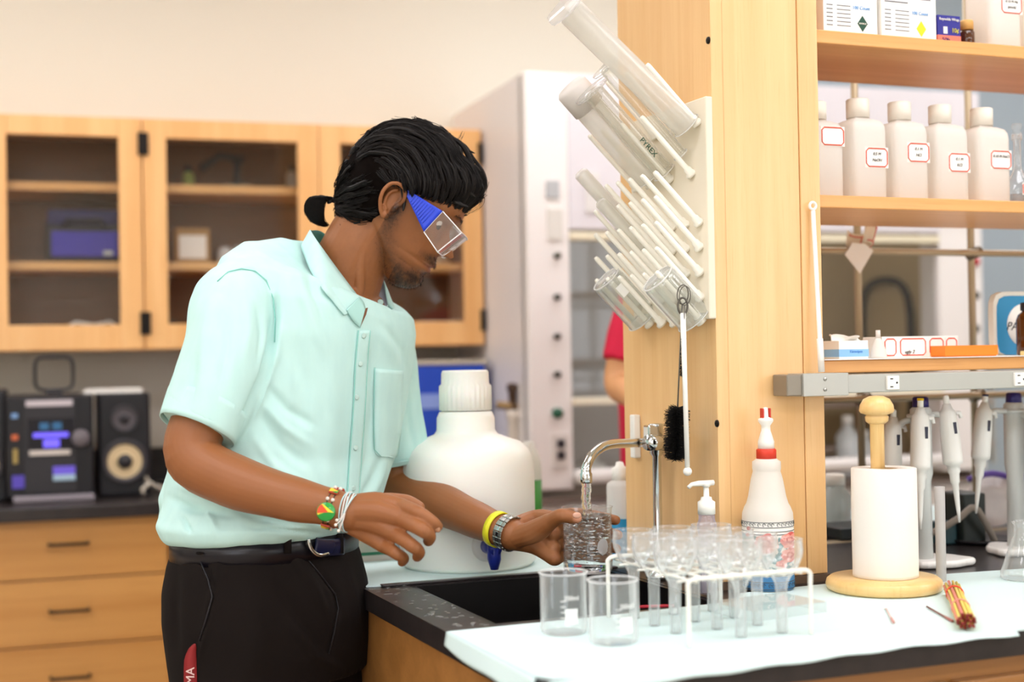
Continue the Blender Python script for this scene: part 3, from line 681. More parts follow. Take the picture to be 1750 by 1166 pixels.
# --- beakers
def beaker_mesh(r, h, th=.0013):
    out = [(r*.86, 0), (r*.97, .002), (r, .007), (r, h-.004), (r*1.03, h-.0015), (r*1.055, h)]
    mb = MB().lathe(glassprof(out, th)[0:], 48)
    for i, p in enumerate(mb.v):                       # pouring lip
        if p.z > h-.008:
            a = math.atan2(p.y, p.x); g = math.exp(-((a+math.pi*.75)/.22)**2); k = 1+.14*g*(p.z-(h-.008))/.008
            p.x *= k; p.y *= k
    return mb
def onring(r, z, a, ):
    return Vector((r*math.cos(a), r*math.sin(a), z))
def wrap(poly, r, z0=0, a0=-math.pi/2, off=.0004, div=.004):
    # flat print outline (s along the arc, z) laid round a cylinder of radius r
    mb = MB(); c = (sum(p[0] for p in poly)/len(poly), sum(p[1] for p in poly)/len(poly))
    P = lambda s, z, o=off: Vector(((r+o)*math.cos(a0+s/r), (r+o)*math.sin(a0+s/r), z0+z))
    vs = [P(*c)] + [P(*p) for p in poly]; n = len(poly)
    mb.add(vs, [(0, 1+i, 1+(i+1) % n) for i in range(n)])
    return mb
def wrect(x0, x1, y0, y1, r, **k):
    n = max(2, int(abs(x1-x0)/.004)); off = k.get('off', .0004); a0 = k.get('a0', -math.pi/2); z0 = k.get('z0', 0)
    def f(u, v):
        s = x0+(x1-x0)*u; return Vector(((r+off)*math.cos(a0+s/r), (r+off)*math.sin(a0+s/r), z0+y0+(y1-y0)*v))
    return MB().sheet(f, n, 1)
PRINT = mk('white_print', 'fbfbf8', .7); GLINTM = milky('white_glint', 'ffffff', .55)  # milky white rings put bright glints on the glass rims
def grads(par, r, h, a0, n=5, patch=True, ml=None, s=1.0):
    g = MB()
    for k in range(n):
        w_ = wrect(-.004*s, .004*s, 0, .0009, r, a0=a0-.35, z0=h*(.30+.09*k)); g.add(w_.v, w_.f)
    obj('graduation', g, PRINT, par)
    if patch: obj('label_patch', wrect(-.010*s, .010*s, 0, .0235*s, r, a0=a0+.0, z0=h*.20), PRINT, par)
    if ml:
        a = a0; t = text(ml, .0095*s, PRINT, par, (math.cos(a)*(r+.0006), math.sin(a)*(r+.0006), h*.62), (math.pi/2, 0, a+math.pi/2))
for k, (px, D, lb) in enumerate(((961, 1.765, 'empty glass beaker with white patch, left of the two on the mat'), (1045, 1.70, 'empty glass beaker standing right beside the white wire rack'))):
    q = B.l(at(px, 900, D)); b = thing('glass_beaker', lb, 'beaker', B.w(q.x, q.y, ZM), B.yaw, 'empty beakers on the mat')
    obj('body', beaker_mesh(.0292, .0755), GLASS, b); obj('rim', MB().tube([onring(.0303, .0750, 2*math.pi*i/48, ) for i in range(48)], .0009, 6, closed=True), GLINTM, b); grads(b, .0292, .0755, R(-95+12*k), 4, True, '250ml', .8)
# held beaker with water
HB = at(1004, 918, 2.12); zb0 = onz(1004, 918, 0).z; hz0 = at(1004, 977, 2.12).z; hh = at(1004, 866, 2.12).z-hz0
HBL = Vector((HB.x, HB.y, hz0)); HR = .0368
hb = thing('glass_beaker', 'beaker brimming with bubbling water held in the man\'s left hand', 'beaker', HBL, 0)
def taper(mb, h, k=.06):
    for p in mb.v:
        f = 1+k*(p.z/h-.5); p.x *= f; p.y *= f
    return mb
obj('body', beaker_mesh(HR, hh), thin('held_glass', (.99, .995, .995), (.98, .985, .985), haze=.01, edgehaze=.12, refl=1.2), hb)
grads(hb, HR, hh, R(-62), 5, False, None); obj('label_patch', wrap([(.010*math.cos(a*math.pi/12), .012*math.sin(a*math.pi/12)) for a in range(24)], HR, z0=hh*.42, a0=R(-55)), thin('patch', (.9, .9, .9), (.9, .9, .9), haze=.45, edgehaze=.5), hb)
WATER = mk('water', 'f8fdfd', .02, trans=1, ior=1.16)
wm = MB().lathe([(0, .003), (HR-.003, .0035), (HR-.002, .01)] + [(HR-.002, .01+(hh*.86-.01)*i/26) for i in range(1, 27)] + [(HR*.85, hh*.87), (HR*.6, hh*.84), (HR*.3, hh*.87), (0, hh*.83)], 56)
for p in wm.v:
    nz = noise.noise(p*170)+.6*noise.noise(p*340+Vector((3, 1, 2)))
    if p.z > .012:
        rr = math.hypot(p.x, p.y)
        if rr > HR*.5: p.x *= 1-.028*abs(nz); p.y *= 1-.028*abs(nz)
        else: p.z += .004*nz
obj('water', wm, WATER, hb)
bub = MB(); rb = random.Random(11)
for k in range(110):
    a = rb.uniform(0, 2*math.pi); rr = HR*math.sqrt(rb.uniform(.12, .82)); z = rb.uniform(.02, hh*.84); r = rb.uniform(.0008, .0028)
    bub.ball((rr*math.cos(a), rr*math.sin(a), z), (r*rb.uniform(1, 2), r, r*.8), 8, 6)
fo2 = MB()
for k in range(150):
    a = rb.uniform(0, 2*math.pi); rr = HR*math.sqrt(rb.uniform(.2, .86)); z = rb.uniform(.012, hh*.86); r = rb.uniform(.0006, .0016)
    fo2.ball((rr*math.cos(a), rr*math.sin(a), z), (r*rb.uniform(1, 2.6), r*1.2, r*.6), 7, 5)
obj('foam_sparkle', fo2, GLINTM, hb, kind='stuff')  # foam, its white blobs also adding sparkle to the water
obj('bubbles', bub, mk('bubble', 'ffffff', .02, trans=1, ior=.82), hb, kind='stuff')
s0_ = at(1001, 822, 2.12); s1_ = Vector((HB.x+.0, HB.y, hz0+hh*.86))
ws = []; 
for i in range(15):
    t_ = i/14; p = s0_.lerp(s1_, t_); ws.append(p + Vector((.0008*math.sin(t_*9), 0, 0)))
wso = obj('water_stream', MB().tube([p-s0_ for p in ws], [.0076*(1-.12*i/14)+.0007*math.sin(i*2.1) for i in range(15)], 18), mk('water_jet', 'f4fbfb', .03, trans=1, ior=1.333, bump=(240, .7, .002)), loc=s0_)
tag(wso, 'stream of tap water falling from the faucet into the held beaker', 'water')
# --- wire rack with glass funnels
rq = B.l(onM(1178, 1107)); rackW = .168; rackL = .215; RH = .079
rack = thing('wire_rack', 'white coated wire rack standing on the mat holding glass funnels', 'rack', B.w(rq.x, rq.y, ZM), B.yaw)
RC = mk('rack_coating', 'f7f4ea', .35); wr_ = .0027
def hoop(y): return smooth([(0, y, 0), (0, y, RH*.8), (0.0, y, RH*.94), (.008, y, RH), (.03, y, RH), (rackW-.03, y, RH), (rackW-.008, y, RH), (rackW, y, RH*.94), (rackW, y, RH*.8), (rackW, y, 0)], 3)
for y in (0, rackL): obj('end_hoop', MB().tube(hoop(y), wr_, 10), RC, rack)
for i in range(7):
    x = .012+(rackW-.024)*i/6; obj('long_wire', MB().tube([(x, 0, RH-.004), (x, rackL, RH-.004)], .0014, 8), RC, rack)
for i in range(4):
    y = .03+(rackL-.06)*i/3; obj('cross_wire', MB().tube([(.002, y, RH-.0065), (rackW-.002, y, RH-.0065)], .0013, 8), RC, rack)
fun = None
fo = [(.0068, 0), (.0072, .05), (.0078, .060), (.012, .068), (.020, .078), (.0262, .092), (.0275, .101), (.0268, .109), (.0262, .113), (.0274, .1145)]
fb = MB().lathe(fo + [(r-.0012, z-.0003) for r, z in fo[::-1]], 32)
fb.s = [True]*len(fb.f)
cols = ['left', 'middle', 'right']; rows = ['front', 'second', 'third', 'back']
GLF = thin('funnel_glass', (.99, .99, .99), (.97, .98, .98), haze=.07, edgehaze=.55, refl=1.8)
for j in range(4):
    for i in range(3):
        if (i, j) in ((0, 0),): continue
        x = .026+.058*i; y = .024+.056*j
        p = B.w(rq.x+x, rq.y+y, ZM+.001)
        lb = 'clear glass funnel in the %s row, %s column of the white wire rack' % (rows[j], cols[i])
        if fun is None:
            fun = thing('glass_funnel', lb, 'funnel', p, B.yaw, 'glass funnels standing in the wire rack')
            obj('bowl_and_stem', fb, GLF, fun)
        else: copy_tree(fun, p, B.yaw, lb)
# clear plastic lid lying under the right end of the rack
q = B.l(onM(1312, 1046)); cl = thing('plastic_box', 'clear plastic box lid lying on the mat under the wire rack', 'lid', B.w(q.x, q.y, ZM), B.yaw+R(8))
m = MB(); a_, b_, h_, t_ = .062, .045, .014, .0012
m.bx(-a_, a_, -b_, b_, h_-t_, h_).bx(-a_, -a_+t_, -b_, b_, 0, h_-t_).bx(a_-t_, a_, -b_, b_, 0, h_-t_).bx(-a_, a_, -b_, -b_+t_, 0, h_-t_).bx(-a_, a_, b_-t_, b_, 0, h_-t_)
obj('shell', m, CLEARP, cl)
# --- carboy
q = B.w(B.hy(799, 900, .165).x, .165, ZM); Dc = (q-CAM).dot(_fw); sc_ = Dc/FPX
zz = lambda py, px=799, D=Dc: at(px, py, D).z-ZM
car = thing('carboy', 'big white plastic carboy jug with ribbed cap behind the sink', 'jug', q, R(-58))
CR = 116*sc_
CARM = mk('carboy_plastic', 'fbfbf3', .4, sss=.2)
obj('body', MB().lathe([(CR*.93, 0), (CR, .008), (CR, zz(815)), (CR*.99, zz(795)), (CR*.965, zz(780)), (CR*.915, zz(768)), (CR*.80, zz(756)), (CR*.6, zz(748)), (CR*.47, zz(742)), (50*sc_, zz(735)), (49.5*sc_, zz(714)), (45*sc_, zz(704)), (40*sc_, zz(702))], 72), CARM, car)
cp = MB(); n = 60; r1, r2 = 45*sc_, 41*sc_
pf = [(r1, zz(701)), (r1, zz(660)), (r2, zz(656)), (r2*.985, zz(637)), (r2*.93, zz(633)), (0, zz(633))]
cp.lathe(pf, 120)
for i, p in enumerate(cp.v):
    j = i % 120
    if i < 240 and (j//2) % 2: p.x *= .965; p.y *= .965
obj('cap', cp, CARM, car)
SPG = mk('spigot_blue', '23339a', .3)
sd = (at(850, 960, 2.2)-q); ang = math.atan2(sd.y, sd.x)-R(-58)
T = RZ(math.degrees(ang))
spg = obj('spigot', MB().tube([T @ Vector((CR-.004, 0, .045)), T @ Vector((CR+.05, 0, .045))], [.013, .010], 16).tube([T @ Vector((CR+.04, 0, .066)), T @ Vector((CR+.04, 0, .028)), T @ Vector((CR+.04, 0, .012))], [.011, .011, .006], 14), SPG, car)
obj('spigot_handle', MB().box((0, 0, 0), (.012, .05, .016), T=T @ TR(CR+.04, 0, .072)), SPG, spg, bevel=.003)
obj('spigot_flange', MB().lathe([(.024, 0), (.026, .006), (.02, .01), (0, .01)], 24, T=T @ TR(CR-.004, 0, .045) @ RY(90)), HDPE, spg)
# green/white bottle right of the carboy, glass plate left of it
q = B.w(B.hy(905, 860, .40).x, .40, ZM); Dg = (q-CAM).dot(_fw); s_ = Dg/FPX; gz = lambda py: at(905, py, Dg).z-ZM
gb = thing('squeeze_bottle', 'white bottle with green label just right of the big jug', 'bottle', q, B.yaw)
obj('body', MB().lathe([(20*s_, 0), (21*s_, .004), (21*s_, gz(790)), (17*s_, gz(775)), (10*s_, gz(765)), (10*s_, gz(755)), (0, gz(755))], 32), HDPE, gb)
obj('label', MB().lathe([(21.3*s_, .02), (21.3*s_, gz(820))], 32), mk('green_label', '4fa04a', .5), gb)
q = B.l(onM(640, 955)); gp = thing('glass_plate', 'flat glass plate with green edge on the mat behind the man\'s hand', 'plate', B.w(q.x, q.y, ZM), B.yaw)
obj('plate', MB().bx(-.08, .09, -.04, .12, .012, .017), thin('plate_glass', (.95, .93, .93), (.3, .6, .45), haze=.25, hcol=(.95, .9, .88), edgehaze=.3), gp)
obj('edge', MB().bx(-.08, .09, -.0412, -.0402, .0118, .0172), mk('green_edge', '2f7a5c', .3), gp); obj('pad', MB().bx(-.07, .08, -.03, .11, 0, .0118), mk('pad_pink', 'e9dcd6', .7), gp)
# wash bottle with blue liquid
q = colM(1061, .10); D_ = (q-CAM).dot(_fw); s_ = D_/FPX; wz = lambda py: at(1061, py, D_).z-ZM
wb = thing('wash_bottle', 'white squeeze bottle half full of blue liquid behind the faucet spout', 'bottle', q, B.yaw)
obj('body', MB().lathe([(21*s_, 0), (23*s_, .003), (23.5*s_, wz(832)), (22*s_, wz(826)), (14*s_, wz(821)), (12*s_, wz(818))], 36), HDPEC, wb)
obj('liquid', MB().lathe([(20*s_, .001), (22.6*s_, .004), (22.8*s_, wz(884)), (0, wz(884))], 32), mk('blue_liquid', '3fb2dc', .2), wb)
obj('liquid_band', MB().lathe([(23.7*s_, .004), (23.8*s_, wz(885))], 36), milky('blue_film', '39b4e4', .8), wb)
obj('cap', MB().lathe([(14*s_, wz(822)), (14*s_, wz(800)), (8*s_, wz(797)), (6*s_, wz(790)), (0, wz(789))], 24), WHITEP, wb)
# soap pump bottle
q = colM(1208, -.272); D_ = (q-CAM).dot(_fw); s_ = D_/FPX; wz = lambda py: at(1208, py, D_).z-ZM
pb_ = thing('pump_bottle', 'small clear lotion bottle with white pump left of the pillar', 'bottle', q, B.yaw)
obj('body', MB().lathe([(14*s_, 0), (15*s_, .002), (15*s_, wz(915)), (17*s_, wz(905)), (17*s_, wz(896)), (14*s_, wz(888)), (14*s_, wz(880))], 28), thin('lilac_clear', (.9, .88, .96), (.7, .68, .85), haze=.25, hcol=(.85, .82, .95), edgehaze=.5), pb_)
obj('lotion', MB().lathe([(12.5*s_, .002), (13*s_, wz(925)), (0, wz(925))], 24), WHITEP, pb_)
obj('collar', MB().lathe([(15*s_, wz(879)), (15*s_, wz(858)), (10*s_, wz(855)), (9*s_, wz(850)), (5*s_, wz(849)), (4.5*s_, wz(830))], 24), WHITEP, pb_)
obj('pump_head', MB().tube([(.012, 0, wz(826)), (-.012, 0, wz(826)), (-.023, 0, wz(827)), (-.029, 0, wz(832))], [.004, .004, .003, .0028], 10).lathe([(7*s_, wz(832)), (7*s_, wz(823)), (0, wz(822))], 18), WHITEP, pb_)
# --- floral spray bottle
q = onM(1314, 1006); D_ = (q-CAM).dot(_fw); s_ = D_/FPX; wz = lambda py: at(1314, py, D_).z-ZM
fbm = thing('spray_bottle', 'white flower-patterned plastic bottle with red collar in front of pillar', 'bottle', q, B.yaw)
r_ = 43.5*s_
obj('body', MB().lathe([(r_*.93, 0), (r_, .004), (r_, wz(886)), (r_*.985, wz(876)), (r_*.9, wz(866)), (r_*.82, wz(860)), (r_*.74, wz(848)), (r_*.62, wz(818)), (r_*.54, wz(806)), (r_*.545, wz(804)), (r_*.56, wz(801)), (r_*.56, wz(789)), (r_*.45, wz(786)), (r_*.4, wz(784))], 56), HDPE, fbm)
obj('liquid', MB().lathe([(r_*.95, .001), (r_*1.004, .004), (r_*1.004, wz(978))], 48), milky('blue_fill', '5aa4d8', .75), fbm)
cm = MB().lathe([(17*s_, wz(784)), (17*s_, wz(769)), (15*s_, wz(767)), (0, wz(767))], 64)
for i, p in enumerate(cm.v):
    if i < 128 and i % 2: p.x *= .95; p.y *= .95
obj('collar', cm, mk('red_collar', 'e0402a', .35), fbm)
obj('nozzle', MB().lathe([(14*s_, wz(767)), (14*s_, wz(755)), (8*s_, wz(736)), (7.5*s_, wz(728)), (13*s_, wz(720)), (12.5*s_, wz(716)), (5*s_, wz(713)), (4*s_, wz(697)), (0, wz(696))], 28), WHITEP, fbm)
obj('tip_guard', MB().bx(-8.5*s_, -5.5*s_, -.004, .004, wz(715), wz(698)).bx(5.5*s_, 8.5*s_, -.004, .004, wz(715), wz(698)), mk('red_tip', 'c8382c', .4), fbm, bevel=.0008)
lab = obj('printed_label', MB().lathe([(r_+.0003, wz(980)), (r_+.0003, wz(888))], 56), mk('label_paper', 'e4e2da', .6), fbm)
Wp = lambda pts, off, m, nm='print': obj(nm, wrap([((x-1314)*s_*(1+abs(x-1314)/44*.35), (wz(y))) for x, y in pts], r_, off=off, a0=-math.pi/2-R(0)), m, lab)
BA = math.atan2(CAM.y-q.y, CAM.x-q.x)-B.yaw
def Wp(pts, off, m, nm='print'):
    pp = []
    for x, y in pts:
        t = max(-.97, min(.97, (x-1314)/43.5)); pp.append((math.asin(t)*r_, wz(y)))
    return obj(nm, wrap(pp, r_, off=off, a0=BA), m, lab)
TEAL = mk('print_teal', '1f7d84', .6); CORAL = mk('print_coral', 'd9605c', .6); PINKP = mk('print_pink', 'ee9a8c', .6); CRIM = mk('print_red', 'c23430', .6); LINE = mk('print_line', '4b4f52', .6)
def blobp(cx, cy, rx, ry, n=14, ph=0, am=.18, kf=5): return [(cx+rx*(1+am*math.sin(kf*a+ph))*math.cos(a), cy+ry*(1+am*math.sin(kf*a+ph))*math.sin(a)) for a in [2*math.pi*i/n for i in range(n)]]
for (cx, cy, rx, ry) in ((1332, 938, 17, 14), (1322, 950, 15, 9), (1338, 922, 10, 8), (1306, 950, 14, 7), (1345, 960, 9, 10), (1325, 968, 16, 8), (1276, 925, 5, 18), (1290, 915, 10, 3)):
    Wp(blobp(cx, cy, rx, ry, 18, cx), .0006, TEAL, 'printed_leaf')
def flower(cx, cy, r, off=.0009):
    for k in range(7):
        a = 2*math.pi*k/7+.3; Wp(blobp(cx+r*.55*math.cos(a), cy+r*.5*math.sin(a), r*.5, r*.42, 12, k, .12, 3), off+.0001*k, CORAL if k % 2 else PINKP, 'printed_petal')
    Wp(blobp(cx, cy, r*.42, r*.36, 12, 1), off+.0009, CRIM, 'printed_petal'); Wp(blobp(cx-1, cy-1, r*.22, r*.2, 10, 2), off+.0011, PINKP, 'printed_petal')
flower(1312, 924, 19); flower(1349, 920, 15); flower(1349, 945, 14); flower(1335, 960, 9)
for (x, y) in ((1283, 900), (1281, 911)): Wp(blobp(x, y, 3.5, 3.5, 10, 0, .3), .0009, CRIM, 'printed_petal')
for (y0, y1) in ((888.5, 889.5), (897, 898), (904, 905), (909, 910.2), (978, 979), (989, 990), (1001, 1002)):
    obj('printed_line', MB().lathe([(r_+.0007, wz(y1)), (r_+.0007, wz(y0))], 56), LINE, lab)
rr_ = random.Random(2); sc2 = MB()
for k in range(34):
    for (yy) in (893, 995):
        a = BA+2*math.pi*(k+.3*rr_.random())/34; c = Vector(((r_+.0006)*math.cos(a), (r_+.0006)*math.sin(a), wz(yy)))
        tt = Vector((-math.sin(a), math.cos(a), 0))
        sc2.tube([c+tt*.0022*math.cos(u)+Vector((0, 0, .0022*math.sin(u))) for u in [j*.9 for j in range(6)]], .0004, 4)
obj('printed_scroll', sc2, LINE, lab, kind='stuff')
# --- paper towel holder
q = onM(1511, 1008); D_ = (q-CAM).dot(_fw); s_ = D_/FPX; wz = lambda py: at(1511, py, D_).z-ZM
th = thing('towel_holder', 'turned pine paper towel holder with mushroom knob on the mat', 'holder', q, B.yaw)
obj('base', MB().lathe([(90*s_, 0), (96*s_, .003), (98*s_, .009), (96*s_, .015), (90*s_, .019), (0, .019)], 64), W_TURN, th)
ox = -8*s_
obj('post', MB().lathe([(12*s_, .019), (12*s_, wz(726)), (14*s_, wz(722))], 28, T=TR(ox, 0, 0)), W_TURN, th)
obj('knob', MB().lathe([(14*s_, wz(724)), (19*s_, wz(720)), (20*s_, wz(712)), (17*s_, wz(709)), (27*s_, wz(706)), (29.5*s_, wz(702)), (28*s_, wz(692)), (22*s_, wz(682)), (12*s_, wz(677)), (0, wz(676))], 40, T=TR(ox, 0, 0)), W_TURN, th)
tr_ = thing('paper_towel_roll', 'white paper towel roll standing on the pine holder', 'paper roll', q+Vector((0, 0, .0195)), B.yaw)
rr = 55*s_; hh_ = wz(800)-.0195
rm = MB().lathe([(.021, 0), (rr, 0), (rr, hh_*.03), (rr*1.005, hh_*.5), (rr*.995, hh_-.001), (rr-.001, hh_), (.021, hh_), (.021, 0)], 72)
for i, p in enumerate(rm.v):
    a = math.atan2(p.y, p.x)
    if math.hypot(p.x, p.y) > .03: k = 1+.012*math.sin(a*3+1)+.006*math.sin(a*7); p.x *= k; p.y *= k
obj('paper', rm, mk('towel_paper', 'f1ece4', .85, bump=(300, .25, .001)), tr_, loc=(4*s_, 0, 0)); obj('core', MB().lathe([(.0208, .001), (.0208, hh_-.001), (.0195, hh_-.001), (.0195, .001)], 32), mk('core_card', 'b99a72', .8), tr_, loc=(4*s_, 0, 0))
sheet_ = MB().sheet(lambda u, v: Vector((rr*(1.006)*math.cos(R(-150)+u*.5)+.004*s_, rr*1.006*math.sin(R(-150)+u*.5), v*hh_)), 8, 1)
# graduated tube beside the roll
q = onM(1609, 998); D_ = (q-CAM).dot(_fw)
gt = thing('plastic_tube', 'upright frosted plastic tube beside the towel roll', 'tube', q, B.yaw)
hgt = at(1608, 832, D_).z-ZM
obj('body', MB().lathe([(.0066, 0), (.0072, .001), (.0076, hgt), (.0068, hgt), (.0064, .002), (0, .002)], 20), milky('frosted', 'eeecea', .55), gt)
obj('base_ring', MB().lathe([(.009, 0), (.009, .003), (.0077, .004)], 20), HDPEC, gt)
# stick bundle
pa, pb2 = onM(1627, 1003, ZM+.012), onM(1652, 1063, ZM+.012)
bd = (pb2-pa); bl = bd.length; bn = bd.normalized(); yaw_ = math.atan2(bn.y, bn.x)
bun = thing('stick_bundle', 'bundle of yellow and pink sticks bound with rubber bands', 'sticks', Vector((pa.x, pa.y, ZM)), yaw_)
rs_ = random.Random(4); cols_ = [mk('stick_yellow', 'f0c440', .5), mk('stick_lemon', 'e4d06a', .5), mk('stick_pink', 'e2897a', .5)]
tipm = mk('stick_tip', '8a2a22', .5)
pos = [(0, 0)] + [(1, k/6) for k in range(6)] + [(2, k/12) for k in range(12)]
for ring, fr in pos:
    a = 2*math.pi*fr+.2*ring; r0 = .0041*ring; c0 = Vector((0, r0*math.cos(a), .0112+r0*math.sin(a)*.98)); sp2 = 1.25
    c1 = Vector((bl*rs_.uniform(.95, 1.03), r0*math.cos(a)*sp2, .0112+r0*math.sin(a)*.98))
    cA = Vector((-.004*rs_.random(), c0.y*1.25, c0.z)); cA.y *= 1
    s_ob = obj('stick', MB().tube([cA, c0.lerp(c1, .4)*1, c1], .0019, 7), cols_[rs_.choice([0, 0, 1, 1, 2])], bun)
    obj('tip', MB().tube([c1-Vector((.004, 0, 0)), c1+Vector((.001, 0, 0))], .0023, 7), tipm, s_ob)
for k, f in enumerate((.22, .62)):
    obj('rubber_band', MB().tube([(bl*f+.001*math.sin(a*2), .0112*math.cos(a), .0112+.0112*math.sin(a)) for a in [2*math.pi*i/24 for i in range(24)]], .0011, 6, closed=True), mk('band%d' % k, ['e04a30', 'e8a090'][k], .5), bun)
for k, (x0, y0, x1, y1, lb) in enumerate(((1514, 1040, 1527, 1064, 'short pale swab with red tip lying alone on the mat'), (1584, 1037, 1628, 1062, 'brown stick lying on the mat just left of the bundle'))):
    a, b = onM(x0, y0, ZM+.002), onM(x1, y1, ZM+.002); s_ = thing('swab', lb, 'swab', Vector((a.x, a.y, ZM)), 0)
    v_ = b-a; v_.z = 0
    obj('shaft', MB().tube([(0, 0, .002), v_*.6+Vector((0, 0, .002)), v_+Vector((0, 0, .002))], .0012, 8), mk('shaft%d' % k, ['e8cfc8', '8a5550'][k], .6), s_)
    obj('tip', MB().tube([v_*.72+Vector((0, 0, .0022)), v_+Vector((0, 0, .0022))], [.0015, .002], 8), mk('tip%d' % k, ['d89a90', 'b06a60'][k], .7), s_)
    if k == 0: obj('cotton', MB().ball((0, 0, .0026), (.0035, .0025, .0025), 10, 8), PAPER, s_)
# erlenmeyer flask at right edge
q = onM(1751, 990); fl_ = thing('erlenmeyer_flask', 'clear conical flask cut by the right edge of the photo', 'flask', q, B.yaw)
o_ = [(.030, 0), (.0345, .003), (.034, .010), (.018, .058), (.0145, .066), (.0145, .080), (.0165, .083), (.0165, .086)]
obj('body', MB().lathe(o_+[(r-.0014, z) for r, z in o_[::-1]], 40), GLASS, fl_)
obj('label', wrect(-.012, .012, 0, .018, .0275, a0=R(-100), z0=.028), PAPER, fl_)
# red strip lying in front of the sink
a, b = onM(1092, 1040), onM(1152, 1038); 
rs = obj('red_strip', MB().tube([(0, 0, .002), (b-a)*.5+Vector((0, 0, .002)), (b-a)+Vector((0, 0, .002))], .0022, 8), mk('red_stick', 'c0283a', .4), loc=a); tag(rs, 'thin red rod lying on the mat edge behind the funnels', 'rod')
# ------------------------------------------------------------------ pipette stands and things under the shelves
PW = mk('pipette_white', 'ebe9e4', .3); PG = mk('stand_grey', 'd3d5d2', .35); NAVY = mk('navy', '2a2468', .35); TX = mk('print_dark', '3a3a4a', .6)
def pipette(par, top, tip, r=.0105, flag=None, col=PW):
    top, tip = Vector(top), Vector(tip); d = tip-top; L_ = d.length; n = d.normalized()
    q = Vector((0, 0, -1)).rotation_difference(n).to_matrix().to_4x4(); T = Matrix.Translation(top) @ q
    z = lambda f: -f*L_
    o = obj('pipette', MB().lathe([(0, z(.06)), (r*.55, z(.065)), (r*.85, z(.11)), (r*1.25, z(.13)), (r*1.35, z(.22)), (r*1.45, z(.3)), (r*1.5, z(.5)), (r*1.45, z(.535)), (r*.95, z(.55)), (r*.95, z(.60)), (r*.75, z(.62)), (r*.7, z(.68)), (r*.5, z(.70)), (r*.3, z(.9)), (r*.14, z(1.0)), (0, z(1.0))], 24, T=T), col, par)
    obj('plunger', MB().lathe([(r*.45, z(.07)), (r*.45, z(.01)), (r*.3, z(0)), (0, z(0))], 18, T=T), WHITEP, o)
    if flag: obj('button', MB().lathe([(r*.5, z(.012)), (r*.5, z(-.005)), (0, z(-.006))], 18, T=T), flag, o)
    obj('finger_hook', MB().tube([T @ Vector((r*.6, 0, z(.145))), T @ Vector((r*2.2, 0, z(.15))), T @ Vector((r*2.4, 0, z(.19)))], r*.32, 8), col, o)
    obj('scale_window', MB().bx(-r*.25, r*.25, -r*1.46, -r*1.2, z(.3), z(.21), T=T), TX, o)
    return o
def stand(label, base_px, base_py, colpx, toppy, rb, pip, capm):
    q = onz(base_px, base_py, ZB+.001); D_ = (q-CAM).dot(_fw); s_ = D_/FPX; zt = at(colpx, toppy, D_).z-q.z
    s = thing('pipette_stand', label, 'pipette stand', q, B.yaw, 'pipette carousel stands')
    cx = (at(colpx, 800, D_)-q).dot(B.x)
    tri = []
    for k in range(36):
        a = 2*math.pi*k/36; rr = rb*(.78+.22*math.cos(3*(a-R(-30)))**2*(1 if math.cos(3*(a-R(-30))) > 0 else 0)); tri.append((rr*math.cos(a), rr*math.sin(a)))
    obj('base', MB().prism(tri, 0, .012, smooth=False), PW, s, bevel=.005, seg=3)
    obj('column', MB().lathe([(.015, .012), (.014, zt*.5), (.017, zt*.55), (.017, zt*.93), (.012, zt*.95)], 24, T=TR(cx, 0, 0)), PG, s)
    obj('column_cap', MB().lathe([(.0135, zt*.93), (.0125, zt), (.009, zt+.002), (0, zt+.002)], 24, T=TR(cx, 0, 0)), capm, s)
    rg = obj('holder_ring', MB().lathe([(.018, zt*.88), (.022, zt*.885), (.022, zt*.90), (.018, zt*.905)], 28, T=TR(cx, 0, 0)), PG, s)
    for (tx, ty, bx_, by, dd, fl, lb_) in pip:
        a = at(tx, ty, D_+dd)-q; b = at(bx_, by, D_+dd)-q
        ML = Matrix.Rotation(-B.yaw, 3, 'Z'); a = ML @ a; b = ML @ b
        pp = pipette(s, a, b, .0105, fl)
        h = a.lerp(b, .17); obj('arm', MB().tube([(cx, 0, zt*.89), h.lerp(Vector((cx, 0, zt*.89)), .4)+Vector((0, 0, .004)), h], .005, 8), PG, s)
    return s
stand('pipette stand with three white pipettes right of the towel roll', 1600, 965, 1570, 680, .062,
      [(1573, 682, 1573, 905, -.05, mk('yellow', 'f0c820', .4), 0), (1616, 676, 1640, 893, -.02, None, 0), (1527, 700, 1521, 900, .0, None, 0)], NAVY)
stand('pipette stand with dark blue cap at the right edge of photo', 1735, 945, 1737, 673, .06,
      [(1684, 675, 1668, 878, -.03, mk('navy2', '302c50', .4), 0), (1765, 690, 1775, 890, -.03, None, 0)], NAVY)
# black power pack, dish, hose, plastic bag, far mat
q = onz(1652, 928, ZB+.001); bb = thing('black_box', 'black upright power box behind the first pipette stand', 'box', q, B.yaw); D_ = (q-CAM).dot(_fw); s_ = D_/FPX
obj('body', MB().bx(-.022, .028, -.02, .05, 0, (928-842)*s_), mk('blackgreen', '232a28', .4), bb, bevel=.004); obj('tray', MB().lathe([(.05, 0), (.06, .004), (.06, .008), (.05, .005), (0, .004)], 32), BLACK, bb, loc=(.03, .0, 0))
obj('foot', MB().bx(-.06, -.024, -.005, .03, 0, .04), mk('tealdark', '2c4a50', .4), bb, bevel=.003)
hs = obj('rubber_hose', MB().tube(smooth([at(1585, 915, D_-.06)-q, at(1615, 900, D_-.06)-q, at(1640, 885, D_-.06)-q, at(1666, 868, D_-.05)-q, at(1690, 905, D_-.03)-q, at(1700, 925, D_-.02)-q]), .006, 10), mk('hose_grey', '8f857a', .5), loc=q)
tag(hs, 'grey rubber hose curving in front of the black box', 'hose')
